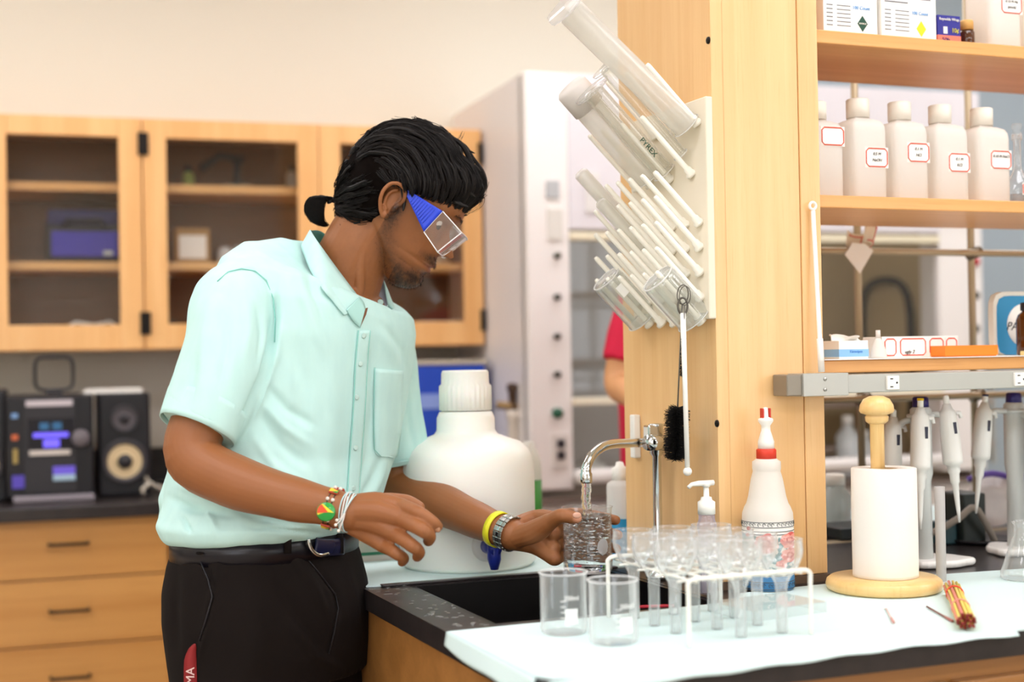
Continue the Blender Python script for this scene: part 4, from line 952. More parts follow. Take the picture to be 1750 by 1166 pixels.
q = onz(1700, 900, ZB+.001); pbg = thing('plastic_bag', 'crumpled clear plastic bag with purple zip behind the pipettes', 'bag', q, B.yaw); D2_ = (q-CAM).dot(_fw)
bm_ = MB().ball((0, 0, .05), (.055, .035, .05), 28, 18)
for p in bm_.v: p += Vector((1, 1, 1))*.0; k = 1+.25*noise.noise(p*35); p.x *= k; p.y *= k; p.z = max(.0005, p.z*k)
obj('bag', bm_, milky('bagm', 'efeae8', .7), pbg); obj('zip', MB().tube(smooth([(-.07, -.01, .095), (-.02, -.02, .105), (.05, -.01, .09), (.085, 0, .095)]), .006, 8), mk('zip', '6a4fb0', .4), pbg)
m3 = obj('bench_mat', MB().prism([(.98, .24), (1.8, .24), (1.8, .505), (.98, .505)], 0, .0022), MATM, loc=B.w(0, 0, ZB+.0005), rz=B.yaw); tag(m3, 'far strip of pale mat along the back edge of the bench, right side', 'mat')
q = colM(1446, .26, ZB+.001)
jb = bottle([(.03, 0), (.032, .004), (.032, .06), (.02, .075), (.018, .085)], mk('jarclear', 'bfc6c4', .2, trans=.4), (.02, .08, .1), 'pale clear jar low behind the pillar right edge', 'jar', q+B.y*.05+B.x*.01, B.yaw, 'glass_jar')
dt = thing('dark_tray', 'dark flat tray on the bench behind the towel roll', 'tray', colM(1462, .16, ZB+.001), B.yaw); obj('tray', MB().bx(-.06, .08, -.04, .06, 0, .022), mk('trayd', '1d2527', .4), dt, bevel=.003)
# ------------------------------------------------------------------ things on the shelves
YS = PV0+.03
def onS(px, v, z): q = B.hy(px, 200, v); return B.w(q.x, v, z)
def wS(pxa, pxb, v): return abs(B.hy(pxb, 200, v).x-B.hy(pxa, 200, v).x)
def hS(px, pya, pyb, v): return abs(B.hy(px, pya, v).z-B.hy(px, pyb, v).z)
zs = [a[1]+.0005 for a in shz]; zs[2] = shz[2][1]+.0018
TXB = mk('banner_blue', '2f86d0', .5); TXD = mk('print_grey', '7a7a80', .6)
def fbox(pa, pb, label, col, dep, extra=None):
    v = PV0+.02; w_ = wS(pa, pb, v); b = thing('carton', label, 'box', onS((pa+pb)/2, v, zs[0]), B.yaw+extra, 'white lab supply cartons')
    obj('body', MB().bx(-w_/2, w_/2, 0, dep, 0, .1), PAPER, b, bevel=.0008)
    obj('banner', MB().bx(-w_*.46, w_*.0, -.0006, 0, .078, .096), TXB, b); text('Fisherbrand', .0105, WHITEP, b, (-w_*.23, -.0008, .087), (math.pi/2, 0, 0))
    obj('hazard_diamond', MB().prism([(-.0095, 0), (0, -.0125), (.0095, 0), (0, .0125)], 0, .0005, T=TR(w_*.22, 0, .018) @ RX(90)), col, b)
    t = MB(); t2 = MB()
    for k in range(6): t.bx(-w_*.44, -w_*.33, -.0004, 0, .012+.0062*k, .0135+.0062*k).bx(-w_*.25, -w_*.0, -.0004, 0, .012+.0062*k, .0133+.0062*k)
    t.bx(-w_*.44, -w_*.02, -.0004, 0, .056, .058); t.bx(w_*.2, w_*.44, -.0004, 0, .07, .072).bx(w_*.2, w_*.4, -.0004, 0, .064, .066)
    obj('small_print', t, TXD, b, kind='stuff'); text('100 Count', .0075, mk('pb', '5aa0dc', .6), b, (w_*.2, -.0006, .042), (math.pi/2, 0, 0))
    return b
b1_ = fbox(1411, 1503, 'white carton with green diamond beside the pillar, top shelf', mk('dgreen', '1c4a38', .5), .11, 0)
text('SOURCE', .0035, WHITEP, b1_, (wS(1411, 1503, PV0+.02)*.22, -.0008, .018), (math.pi/2, 0, 0))
fbox(1509, 1605, 'white carton with yellow diamond, second on the top shelf', mk('dyellow', 'f2d820', .5), .1, R(2))
v = PV0+.03; w_ = wS(1606, 1645, v); rb_ = thing('foil_box', 'small blue and orange wrap box on the top shelf', 'box', onS(1625, v, zs[0]), B.yaw)
hb_ = hS(1625, 19, 68, v); obj('body', MB().bx(-w_/2, w_/2, 0, .05, 0, hb_), mk('wrap_blue', '26248c', .4), rb_, bevel=.0006)
obj('lower_band', MB().bx(-w_/2-.0003, w_/2+.0003, -.0006, .03, .0005, hb_*.3), mk('wrap_orange', 'ec7a62', .4), rb_)
text('Reynolds Wrap', .0062, WHITEP, rb_, (0, -.0008, hb_*.86), (math.pi/2, 0, 0)); text('10¢', .010, mk('wy', 'd8d040', .5), rb_, (w_*.26, -.0008, hb_*.48), (math.pi/2, 0, 0)); text('50ft', .010, NAVY, rb_, (-w_*.15, -.001, hb_*.14), (math.pi/2, 0, 0))
obj('price_mark', MB().bx(-w_*.25, -w_*.08, -.0007, 0, hb_*.36, hb_*.6), WHITEP, rb_)
AMB = mk('amber_glass', '5a2e0a', .1, trans=.35, coat=.5)
am = bottle([(.0115, 0), (.0125, .002), (.0125, .026), (.009, .031)], AMB, (.011, .03, .043), 'little amber bottle with tan cap beside the blue box', 'bottle', onS(1655, PV0+.05, zs[0]), B.yaw, 'amber_bottle', None, mk('tan_cap', 'd8a860', .5))
# square-shouldered white bottles
def redlabel(par, x0, x1, z0, z1, y, txt=None, c=.2, face=0, T=None):
    T = T or Matrix.Identity(4)
    lb = obj('label', MB().bx(x0, x1, y-.0005, y-.0001, z0, z1, T=T), PAPER, par)
    h = z1-z0; ch = h*c; i = h*.06
    pts = [(x0+ch, z1-i), (x1-ch, z1-i), (x1-i, z1-ch), (x1-i, z0+ch), (x1-ch, z0+i), (x0+ch, z0+i), (x0+i, z0+ch), (x0+i, z1-ch)]
    obj('red_border', MB().tube([T @ Vector((a, y-.0007, b)) for a, b in pts], .00105, 4, closed=True), REDL, lb)
    if txt:
        for k, s in enumerate(txt): 
            t = text(s, h*.2, INK, lb, T @ Vector(((x0+x1)/2, y-.0009, z1-h*(.33+.3*k))), (math.pi/2, 0, T.to_euler().z), shear=.2)
    return lb
def sq_bottle(label, px, v, z, w_, h, lz, txt, capc=HDPE, grp='square white plastic reagent bottles'):
    b = thing('plastic_bottle', label, 'bottle', onS(px, v, z), B.yaw, grp)
    r = w_/2
    m = MB().lathe([(r*.93, 0), (r, .004), (r, h*.66), (r*.97, h*.72), (r*.85, h*.765), (r*.6, h*.79), (r*.42, h*.80), (r*.42, h*.82)], 64, squ=7)
    obj('body', m, HDPE, b); obj('cap', MB().lathe([(r*.56, h*.815), (r*.56, h*.99), (r*.5, h), (0, h)], 40), mk('cap_cream', 'f2ece0', .4), b)
    redlabel(b, r*-.35, r*.97, h*lz, h*(lz+.2), -r*1.0, txt)
    return b
sy = PV0+.065
hb5 = hS(1470, 157, 331, sy)
for k, (px, lz, lb, tx_) in enumerate(((1392, .52, 'white square bottle half hidden behind the pillar stile, second shelf', None), (1466, .30, 'first full white bottle right of the pillar on second shelf', ['0.5 M', 'NaOH']), (1537, .37, 'second full white bottle from the pillar, red label highest', ['0.1 M', 'HCl']),
        (1606, .29, 'third full white bottle from the pillar, beside the end bottle', ['0.1 M', 'KCl']), (1677, .34, 'last white bottle in the row, next to the stoppered flask', ['0.10 M NaCl', '']))):
    sq_bottle(lb, px, sy, zs[1], .0655, hb5*(.94 if k == 0 else 1-.006*k), lz, tx_)
vf = thing('volumetric_flask', 'stoppered clear volumetric flask at right end of second shelf', 'flask', onS(1737, PV0+.045, zs[1]), B.yaw)
hv = hS(1737, 207, 345, PV0+.045); ov = [(.016, 0), (.021, .002), (.024, .018), (.020, .034), (.010, .05), (.0062, .06), (.006, hv*.78), (.0085, hv*.79), (.0085, hv*.86)]
obj('body', MB().lathe(ov+[(r-.001, z+.0005) for r, z in ov[::-1]], 36), GLASS, vf)
obj('stopper', MB().lathe([(.0068, hv*.8), (.0075, hv*.88), (.0045, hv*.9), (.0085, hv*.95), (.0075, hv*.99), (0, hv)], 24), CLEARP, vf)
redlabel(vf, -.012, .014, .012, .032, -.024); obj('liquid', MB().lathe([(.015, .002), (.0195, .003), (.0222, .015), (0, .015)], 28), thin('liq', (.85, .85, .85), (.5, .5, .5), haze=.1), vf)
# top shelf pair of round-shouldered bottles
for k, (px, v_, lb) in enumerate(((1700, PV0+.05, 'grey-white bottle with red-edged label on top shelf'), (1768, PV0+.055, 'bottle cut by right edge on the top shelf'))):
    b = sq_bottle(lb, px, v_, zs[0], .066, .15, .36, ['0.10 M Na', '(stock)'], grp='top shelf reagent bottles')
# third shelf
v = PV0+.03; w_ = wS(1426, 1476, v)
tb = thing('tissue_box', 'small white and blue tissue box on third shelf beside pillar', 'box', onS(1451, v, zs[2]), B.yaw)
hb_ = hS(1451, 565, 608, v); obj('body', MB().bx(-w_/2, w_/2, 0, .08, 0, hb_*.72), PAPER, tb, bevel=.0008); obj('blue_band', MB().bx(-w_/2-.0003, w_/2+.0003, -.0006, .04, .003, hb_*.38), mk('band_blue', '8cc0ee', .5), tb)
tm = MB().sheet(lambda u, v2: Vector((-w_/2+w_*u, .02+.02*math.sin(u*7)*v2, hb_*(.72+.28*v2*(1 if u < .5 else .72)*(.9+.1*math.sin(u*23))))), 20, 5)
obj('torn_flap', tm, PAPER, tb, solid=.001); text('Kimwipes', .006, mk('kb', '4a8ad0', .5), tb, (.004, -.0009, .011), (math.pi/2, 0, 0))
cn = thing('dropper_bottle', 'white cone-tipped dropper bottle on the third shelf', 'bottle', onS(1493, PV0+.03, zs[2]), B.yaw)
hc = hS(1493, 561, 609, PV0+.03); obj('body', MB().lathe([(.0125, 0), (.0130, .004), (.010, hc*.4), (.006, hc*.62), (.0035, hc*.72)], 28), HDPE, cn); obj('tip', MB().lathe([(.0038, hc*.70), (.0036, hc), (0, hc)], 16), HDPE, cn)
cd_ = thing('label_cards', 'white card box with red-edged labels standing on third shelf', 'cards', onS(1565, PV0+.05, zs[2]), B.yaw)
wc = wS(1500, 1630, PV0+.05)/2; hc = hS(1560, 572, 608, PV0+.05)
obj('box', MB().bx(-wc, wc, 0, .05, 0, hc), PAPER, cd_, bevel=.0006)
for (a, b_) in ((-.95, -.62), (-.55, .15), (.22, .62), (.66, .98)): redlabel(cd_, wc*a, wc*b_, .002, hc-.002, 0)
text('ugly 2', .008, INK, cd_, (-wc*.3, -.0012, .009), (math.pi/2, 0, 0), shear=.3)
ot = thing('orange_tray', 'bright orange open plastic tray on the third shelf', 'tray', onS(1651, PV0+.015, zs[2]), B.yaw)
wt_ = wS(1607, 1697, PV0+.015)/2; ht = hS(1651, 587, 606, PV0+.015); OR = mk('orange', 'f2861c', .4)
m = MB(); t = .0018; m.bx(-wt_*.96, wt_*.96, 0, .06, 0, t).bx(-wt_, wt_, -.002, t, t, ht).bx(-wt_, wt_, .06-t, .062, t, ht).bx(-wt_, -wt_+t, t, .06-t, t, ht).bx(wt_-t, wt_, t, .06-t, t, ht)
obj('body', m, OR, ot); 
bs = thing('film_box', 'blue box with white disc and letters behind amber bottle, third shelf', 'box', onS(1735, PV0+.09, zs[2]), B.yaw)
wb_ = wS(1692, 1780, PV0+.09)/2; hb_ = hS(1735, 497, 606, PV0+.09)
cr_ = []
for i in range(32):
    a = 2*math.pi*i/32; k = (abs(math.cos(a))**6+abs(math.sin(a))**6)**(-1/6); cr_.append((wb_*k*math.cos(a), hb_/2+hb_/2*k*math.sin(a)))
obj('board', MB().prism(cr_, 0, .014, T=RX(90) @ TR(0, 0, -.014)), mk('board_white', 'd9d4c8', .7), bs, bevel=.0015)
obj('blue_face', MB().prism([(x*.88, .004+(y-.004)*.93) for x, y in cr_], 0, .0006, T=RX(90)), mk('face_blue', '2b86b4', .5), bs)
obj('disc', MB().lathe([(wb_*.66, 0), (wb_*.66, .0004), (0, .0004)], 40, T=TR(wb_*.16, -.0007, hb_*.47) @ RX(90)), PAPER, bs); text('PARA', .02, BLACK, bs, (-wb_*.1, -.0014, hb_*.45), (math.pi/2, 0, 0), shear=.3)
ab = thing('amber_bottle', 'brown glass bottle with black cap at right edge, third shelf', 'bottle', onS(1752, PV0+.035, zs[2]), B.yaw)
ha = hS(1745, 515, 606, PV0+.035); ra = .0215
obj('body', MB().lathe([(ra*.95, 0), (ra, .003), (ra, ha*.66), (ra*.85, ha*.76), (ra*.55, ha*.82), (ra*.55, ha*.85)], 36), AMB, ab); obj('cap', MB().lathe([(ra*.66, ha*.84), (ra*.66, ha*.99), (0, ha)], 30), BLACK, ab)
obj('label', wrect(-.014, .018, .012, ha*.5, ra, a0=R(-90)), PAPER, ab); obj('label_border', wrect(-.010, .016, .018, ha*.44, ra, a0=R(-90), off=.0008), mk('pink_border', 'e05a6a', .6), ab); obj('label_centre', wrect(-.008, .016, .021, ha*.4, ra, a0=R(-90), off=.0011), PAPER, ab)
er = obj('eraser', MB().bx(-.012, .012, -.006, .006, 0, .007), mk('pale_yellow', 'f2dc98', .6), loc=onS(1749, PV0+.006, zs[2]), rz=B.yaw, bevel=.001); tag(er, 'small pale yellow block on shelf edge before the amber bottle', 'block')
# label tape roll on the lattice crossbar, paper under it
tq = B.w(B.hy(1465, 408, .10).x, .10, B.hy(1465, 408, .10).z)
tape = thing('label_tape', 'roll of red-edged labels hung on the lattice crossbar', 'tape', tq, B.yaw)
s_ = (tq-CAM).dot(_fw)/FPX; rt = 24*s_
def tw(u, v2):
    a = -2.5+4.3*u; return Vector((rt*math.cos(a)*(1+.15*v2), -.004-.02*math.sin(a)-.012*v2, (v2-.5)*.036+.010*math.sin(a*1.2)))
obj('strip', MB().sheet(tw, 30, 2), mk('tape_back', 'efe0c8', .6), tape, solid=.0006)
for v0 in (.1, .85): obj('red_border', MB().tube([tw(u/24, v0)+Vector((0, -.0012, 0)) for u in range(2, 23)], .0010, 5), REDL, tape)
for u0 in (.32, .72): obj('red_border', MB().tube([tw(u0, .1+.75*k/6)+Vector((0, -.0012, 0)) for k in range(7)], .0010, 5), REDL, tape)
pp = obj('hung_paper', MB().prism([(-.032, 0), (0, -.034), (.030, .008), (.012, .02), (-.015, .022)], 0, .0007, T=RX(90)), PAPER, loc=tq+B.y*-.006+Vector((0, 0, -.03)), rz=B.yaw); tag(pp, 'square white paper note hanging point-down under the label roll', 'paper')
# ------------------------------------------------------------------ peg rack on the pillar's left face
XP = PU0-.006
c0 = B.hx(1213, 545, XP-.006); c1 = B.hx(1203, 165, XP-.006); c2 = B.hx(1083, 551, XP-.006)
yn, yf_ = c0.y, c2.y; zlo, zhi = c0.z, c1.z
pk = thing('peg_rack', 'cream drying peg board screwed to the left face of the pillar', 'rack', B.w(PU0-.0005, 0, 0), B.yaw)
PEGM = mk('peg_white', 'f3efe2', .35)
obj('board', MB().bx(-.012, 0, yn, yf_, zlo, zhi), mk('board_cream', 'e9dfca', .4), pk, bevel=.002)
pegs = []
def pegmesh(L_):
    d = Vector((-1, 0, 1)).normalized(); q = Vector((0, 0, 1)).rotation_difference(d).to_matrix().to_4x4()
    return MB().lathe([(.0088, 0), (.009, .004), (.006, .007), (.0058, .013), (.0042, .015), (.0040, L_-.004), (.0028, L_), (0, L_)], 14, T=q).mesh('peg')
pm_long, pm_short = pegmesh(.118), pegmesh(.105)
W_ = yf_-yn
def peg(y, z, me):
    o = obj('peg', me, PEGM, pk, loc=(-.012, y, z)); return o
rowz = [B.hx(1187, py, XP-.012).z for py in (383, 425, 468)]
up = [B.hx(1187, py, XP-.012).z for py in (212, 297)]
for r_i, z in enumerate(rowz+[rowz[2]-.037, rowz[2]-.072]):
    for k in range(6): peg(yn+.022+k*(W_-.04)/5, z+.0, pm_short)
for r_i, z in enumerate(up):
    for k in range(4): peg(yn+.022+k*(W_-.044)/3+(.02 if r_i else 0)*(k < 3), z, pm_long)
PEGD = Vector((-1, 0, 1)).normalized()
def on_peg(kind, label, cat, y, z, prof, mat_, n=32, extra=None, along=.016, grp=None, dz=1.0):
    # mouth-down glassware slid over a peg, pointing up and out
    q = Vector((0, 0, 1)).rotation_difference(Vector((-1, 0, dz)).normalized()).to_matrix().to_4x4()
    p = B.w(PU0-.0125, y, z)+ (B.x*PEGD.x+Vector((0, 0, PEGD.z)))*along
    t = thing(kind, label, cat, p, B.yaw, grp)
    obj('body', MB().lathe(prof, n, T=q), mat_, t)
    rr0 = prof[0][0]; obj('rim', MB().tube([q @ Vector((rr0*math.cos(2*math.pi*i/40), rr0*math.sin(2*math.pi*i/40), .001)) for i in range(40)], .0008, 6, closed=True), GLINTM, t)
    if kind == 'glass_beaker': obj('base_ring', MB().tube([q @ Vector((rr0*.9*math.cos(2*math.pi*i/40), rr0*.9*math.sin(2*math.pi*i/40), prof[3][1])) for i in range(40)], .0011, 6, closed=True), GLINTM, t)
    return t, q
FROST = thin('frosted_glass', (.93, .93, .91), (.95, .95, .93), haze=.3, hcol=(1, .98, .94), edgehaze=.5, rough=.2)
def cyl(L_, r, th=.0012): return [(r+.002, 0), (r, .004), (r, L_), (r*.7, L_+.004), (0, L_+.005), (0, L_+.003), (r-th, L_-.002), (r-th, .004), (r+.001, 0)]
# large graduated cylinder, hexagonal foot up
t, q_ = on_peg('graduated_cylinder', 'large frosted graduated cylinder topmost on the peg rack, foot outward', 'cylinder', yn+.036, up[0]-.012, cyl(.240, .0205), FROST, 40, dz=.84)
q_ = Vector((0, 0, 1)).rotation_difference(Vector((-1, 0, .84)).normalized()).to_matrix().to_4x4(); obj('foot', MB().lathe([(.012, .240), (.034, .247), (.036, .251), (.036, .257), (.03, .259), (0, .259)], 6, T=q_, smooth=False), thin('foot_plastic', (.95, .95, .95), (.95, .95, .95), haze=.25, edgehaze=.5), t)
t2, q_ = on_peg('graduated_cylinder', 'glass cylinder with grey stopper and green mark below the largest cylinder', 'cylinder', yn+.022+.02+(W_-.044)/3, up[1], cyl(.165, .0165), thin('cyl2', (.96, .96, .94), (.94, .94, .92), haze=.12, hcol=(.95, .93, .88), edgehaze=.6), 36)
obj('foot', MB().lathe([(.01, .165), (.03, .167), (.031, .171), (.012, .174)], 32, T=q_), GLASS, t2)
t3, q_ = on_peg('graduated_cylinder', 'frosted cylinder with rounded pale cap, behind the marked cylinder', 'cylinder', yn+.022+2*(W_-.044)/3, up[1], cyl(.17, .024), FROST, 36)
obj('cap', MB().lathe([(.0265, .145), (.0265, .185), (.022, .19), (0, .191)], 32, T=q_), mk('cap_greyish', 'd9d2cc', .5), t3)
t4, q_ = on_peg('graduated_cylinder', 'slim clear cylinder beside the cylinder with green mark', 'cylinder', yn+.022+.5*(W_-.044)/3, up[1]+.02, cyl(.17, .010), thin('cyl4', (.97, .97, .95), (.94, .94, .92), haze=.06, edgehaze=.6), 28)
obj('foot', MB().lathe([(.008, .17), (.022, .172), (.023, .175), (.008, .178)], 28, T=q_), GLASS, t4)
tm_ = Matrix.LocRotScale(q_ @ Vector((0, -.0012, .055)), None, None)
mt_ = text('PYREX', .012, mk('print_green', '2c5a48', .6), t2, (0, 0, 0)); 
mt_.matrix_local = q_ @ TR(0, -.0172, .05) @ RX(90) @ RZ(-90)
for k, (r, L_, lb, kk) in enumerate(((.012, .12, 'frosted test tube over a middle peg, end pointing left', 5), (.010, .10, 'thin test tube on the lower middle pegs', 4))):
    on_peg('test_tube', lb, 'test tube', yn+.022+kk*(W_-.04)/5, rowz[k], cyl(L_, r), FROST, 24, grp='test tubes on the peg rack')
def bk(L_, r): return [(r*1.06, 0), (r, .004), (r, L_-.008), (r*.93, L_-.001), (0, L_), (0, L_-.0015), (r*.9, L_-.003), (r-.0013, L_-.009), (r-.0013, .004), (r*1.05, .0)]
CB = thin('hung_beaker', (.95, .96, .95), (.93, .95, .94), haze=.07, edgehaze=.5, refl=1.6)
ta, q_ = on_peg('glass_beaker', 'clear beaker hung on the lowest pegs, right of two', 'beaker', yn+.03, rowz[2]-.075, bk(.085, .027), CB, 40, along=.012)
tb_, q_ = on_peg('glass_beaker', 'clear beaker hung on the lower left pegs, against red shirt', 'beaker', yf_-.05, rowz[2]-.07, bk(.09, .026), CB, 40, along=.012)
obj('label_patch', wrect(-.008, .008, 0, .02, .0262, a0=R(-90), z0=.05).mesh('x') if False else MB().add([q_ @ v for v in wrect(-.009, .009, 0, .02, .0262, a0=R(-90), z0=.055).v], wrect(-.009, .009, 0, .02, .0262, a0=R(-90), z0=.055).f), PRINT, tb_)
# ------------------------------------------------------------------ brushes hanging from the rack
vB = yn+.02; hx_ = PU0-.055
hk = B.w(hx_, vB+.02, B.hx(1165, 515, hx_).z)
def PB(px, py, x=None): q = B.hx(px, py, hx_ if x is None else x); return B.w(q.x, q.y, q.z)
def brush(label, top, bot, r, rod_r, rodm, bm, l0, l1, n, name='bottle_brush', grp=None, loop=True):
    b = thing(name, label, 'brush', top, 0, grp); d = bot-top; L_ = d.length; nn = d.normalized()
    sh = MB().tube([Vector((0, 0, 0)), d*.5, d], rod_r, 8)
    if loop:
        ax = nn.orthogonal().normalized(); ax = Vector((1, 0, 0))
        sh.tube([-nn*.014*(1-math.cos(a))+ax*.008*math.sin(a) for a in [2*math.pi*i/20 for i in range(20)]], rod_r*.8, 6, closed=True)
    obj('wire_handle', sh, rodm, b)
    rg_ = random.Random(n); m = MB(); u1 = nn.orthogonal().normalized(); u2 = nn.cross(u1)
    for k in range(n):
        f = l0+(l1-l0)*(k+rg_.random())/n; a = k*2.399+rg_.random()*.3; c = d*f
        rr = r*rg_.uniform(.82, 1.06)*(1 if .06 < (f-l0)/(l1-l0) < .94 else .8)
        dr_ = (u1*math.cos(a)+u2*math.sin(a)); e1 = c+dr_*rr+nn*rg_.uniform(-.003, .003); w_ = nn.cross(dr_)*.0005
        m.add([c-w_, c+w_, e1+w_*.6, e1-w_*.6], [(0, 1, 2, 3)]); w2 = nn*.0005
        m.add([c-w2, c+w2, e1+w2*.6, e1-w2*.6], [(0, 1, 2, 3)])
    obj('bristles', m, bm, b, kind='stuff')
    return b
WIRE = mk('brush_wire', '6a6660', .35, metal=.9); BR = mk('bristle', '191615', .7)
brush('big black bottle brush hanging beside the faucet', PB(1166, 520), PB(1154, 788), .0185, .0011, WIRE, BR, .655, .99, 1500)
brush('narrow black test tube brush hanging on the pillar', PB(1170, 522), PB(1166, 645), .0045, .0009, WIRE, BR, .42, .98, 500)
st_ = thing('white_brush_stick', 'white plastic stick with ball end hanging behind the black brush', 'stick', PB(1167, 535), 0)
dq = PB(1175, 806)-PB(1167, 535)
obj('stick', MB().tube([Vector((0, 0, 0)), dq*.45, dq], [.0042, .0036, .0036], 10).ball(dq, .0065, 14, 10), WHITEP, st_)
obj('loop', MB().tube([Vector((.007*math.sin(a), 0, .010+.012*math.cos(a))) for a in [2*math.pi*i/20 for i in range(20)]], .0016, 6, closed=True), WIRE, st_)
tp = B.hx(1085, 660, PU0-.004)
hold = obj('wall_clip', MB().bx(-.012, 0, -.008, .008, -.035, .035), WHITEP, loc=B.w(PU0-.0005, B.hx(1086, 745, PU0).y-.012, B.hx(1086, 745, PU0).z), rz=B.yaw, bevel=.002)
tag(hold, 'white plastic clip on far edge of the pillar, above the blue liquid bottle', 'clip')
# ------------------------------------------------------------------ people
def joined(parts):
    m = MB()
    for p in parts: m.add(p.v, p.f, True)
    return m
def remesh(mb, voxel, smooth_it=2, name='body', fac=.5):
    o = bpy.data.objects.new('tmp', mb.mesh('tmp')); COL.objects.link(o)
    r = o.modifiers.new('r', 'REMESH'); r.mode = 'VOXEL'; r.voxel_size = voxel; r.use_smooth_shade = True
    if smooth_it: s = o.modifiers.new('s', 'SMOOTH'); s.iterations = smooth_it; s.factor = fac
    dg = bpy.context.evaluated_depsgraph_get(); me = bpy.data.meshes.new_from_object(o.evaluated_get(dg))
    me.name = name; bpy.data.objects.remove(o)
    me.polygons.foreach_set('use_smooth', [True]*len(me.polygons))
    return me
def getv(me): a = np.empty(len(me.vertices)*3); me.vertices.foreach_get('co', a); return a.reshape(-1, 3)
def setv(me, a): me.vertices.foreach_set('co', a.ravel()); me.update()
def getn(me): a = np.empty(len(me.vertices)*3); me.vertices.foreach_get('normal', a); return a.reshape(-1, 3)
def limb(pts, rs, n=20, sub=5, **k):
    """tapering tube through (px,py,D) joints with round ends"""
    P = [at(*p) if not isinstance(p, Vector) else p for p in pts]
    Q = smooth(P, sub)
    m = len(P)-1; R_ = []
    flat = [r if hasattr(r, '__len__') else (r, r) for r in rs]
    for i in range(len(Q)):
        t = min(i/sub, m-1e-9); a = int(t); f = t-a; f = f*f*(3-2*f)
        R_.append((flat[a][0]*(1-f)+flat[a+1][0]*f, flat[a][1]*(1-f)+flat[a+1][1]*f))
    def cap(p, q, r):      # rounded end beyond p away from q
        d = (p-q).normalized(); rr = min(r); return [(p+d*rr*math.sin(a), (r[0]*math.cos(a), r[1]*math.cos(a))) for a in (.5, .95, 1.35)]
    A_ = cap(Q[0], Q[1], R_[0])[::-1]; Z_ = cap(Q[-1], Q[-2], R_[-1])
    Q2 = [a for a, _ in A_]+Q+[a for a, _ in Z_]; R2 = [b for _, b in A_]+R_+[b for _, b in Z_]
    return MB().tube(Q2, R2, n, **k)
ROOT = Vector((-.36, 2.19, 0))
man = thing('person', 'man in mint short-sleeved shirt and goggles filling a beaker at the sink', 'person', ROOT)
def wobj(name, mb, m, parent, **k):            # mesh in world coordinates under a thing
    base = parent
    while base.parent: base = base.parent
    o = obj(name, mb, m, parent, **k)
    if parent is base or parent.type == 'EMPTY': o.location = -base.location
    return o
# head frame: origin at the ear canal, f forwards, s towards the man's right (the camera), u up
HO = at(672, 352, 2.155); HS = 2.155/FPX/.001   # mm per px
Hf = (_rt*.83-_up*.556).normalized(); Hu = (_rt*.556+_up*.83).normalized(); Hs = Hf.cross(Hu); 
if Hs.dot(_fw) > 0: Hs = -Hs
def H(f, s, u): return HO+(Hf*f+Hs*s+Hu*u)*.001
HO = HO + _fw*.068                              # ear canal plane moved to the head's middle
HM4 = np.array([list(Hf), list(Hs), list(Hu)])
def toH(v): return ((v-np.array(HO)) @ HM4.T)*1000
# --- head surface
def ip(tab, x):
    xs = [a for a, _ in tab]; ys = [b for _, b in tab]; return float(np.interp(x, xs, ys))
FR = [(-99, 66), (-96, 76), (-91, 85), (-84, 92), (-76, 95.5), (-69, 94.5), (-62, 90.5), (-58, 92), (-53, 97.5), (-49, 97), (-46.5, 93.5), (-44, 98), (-40, 100.5), (-35, 97), (-28, 92.5), (-22, 89), (-10, 84), (5, 81.5), (18, 80.5), (26, 84), (33, 88.5), (40, 92.5), (47, 93.5), (58, 91), (70, 84.5), (82, 73), (92, 57), (100, 38), (106, 10)]
BK = [(-99, 50), (-94, 42), (-85, 30), (-76, 18), (-66, 5), (-56, -8), (-46, -22), (-36, -48), (-25, -70), (-10, -84), (10, -92), (35, -96), (55, -92), (72, -82), (86, -66), (96, -45), (103, -22), (106, -6)]
WD = [(-99, 11), (-94, 20), (-86, 29), (-76, 37), (-64, 46), (-50, 54), (-35, 60), (-20, 64.5), (0, 69), (20, 72), (40, 73.5), (58, 73), (72, 68), (84, 58), (94, 44), (101, 28), (106, 8)]
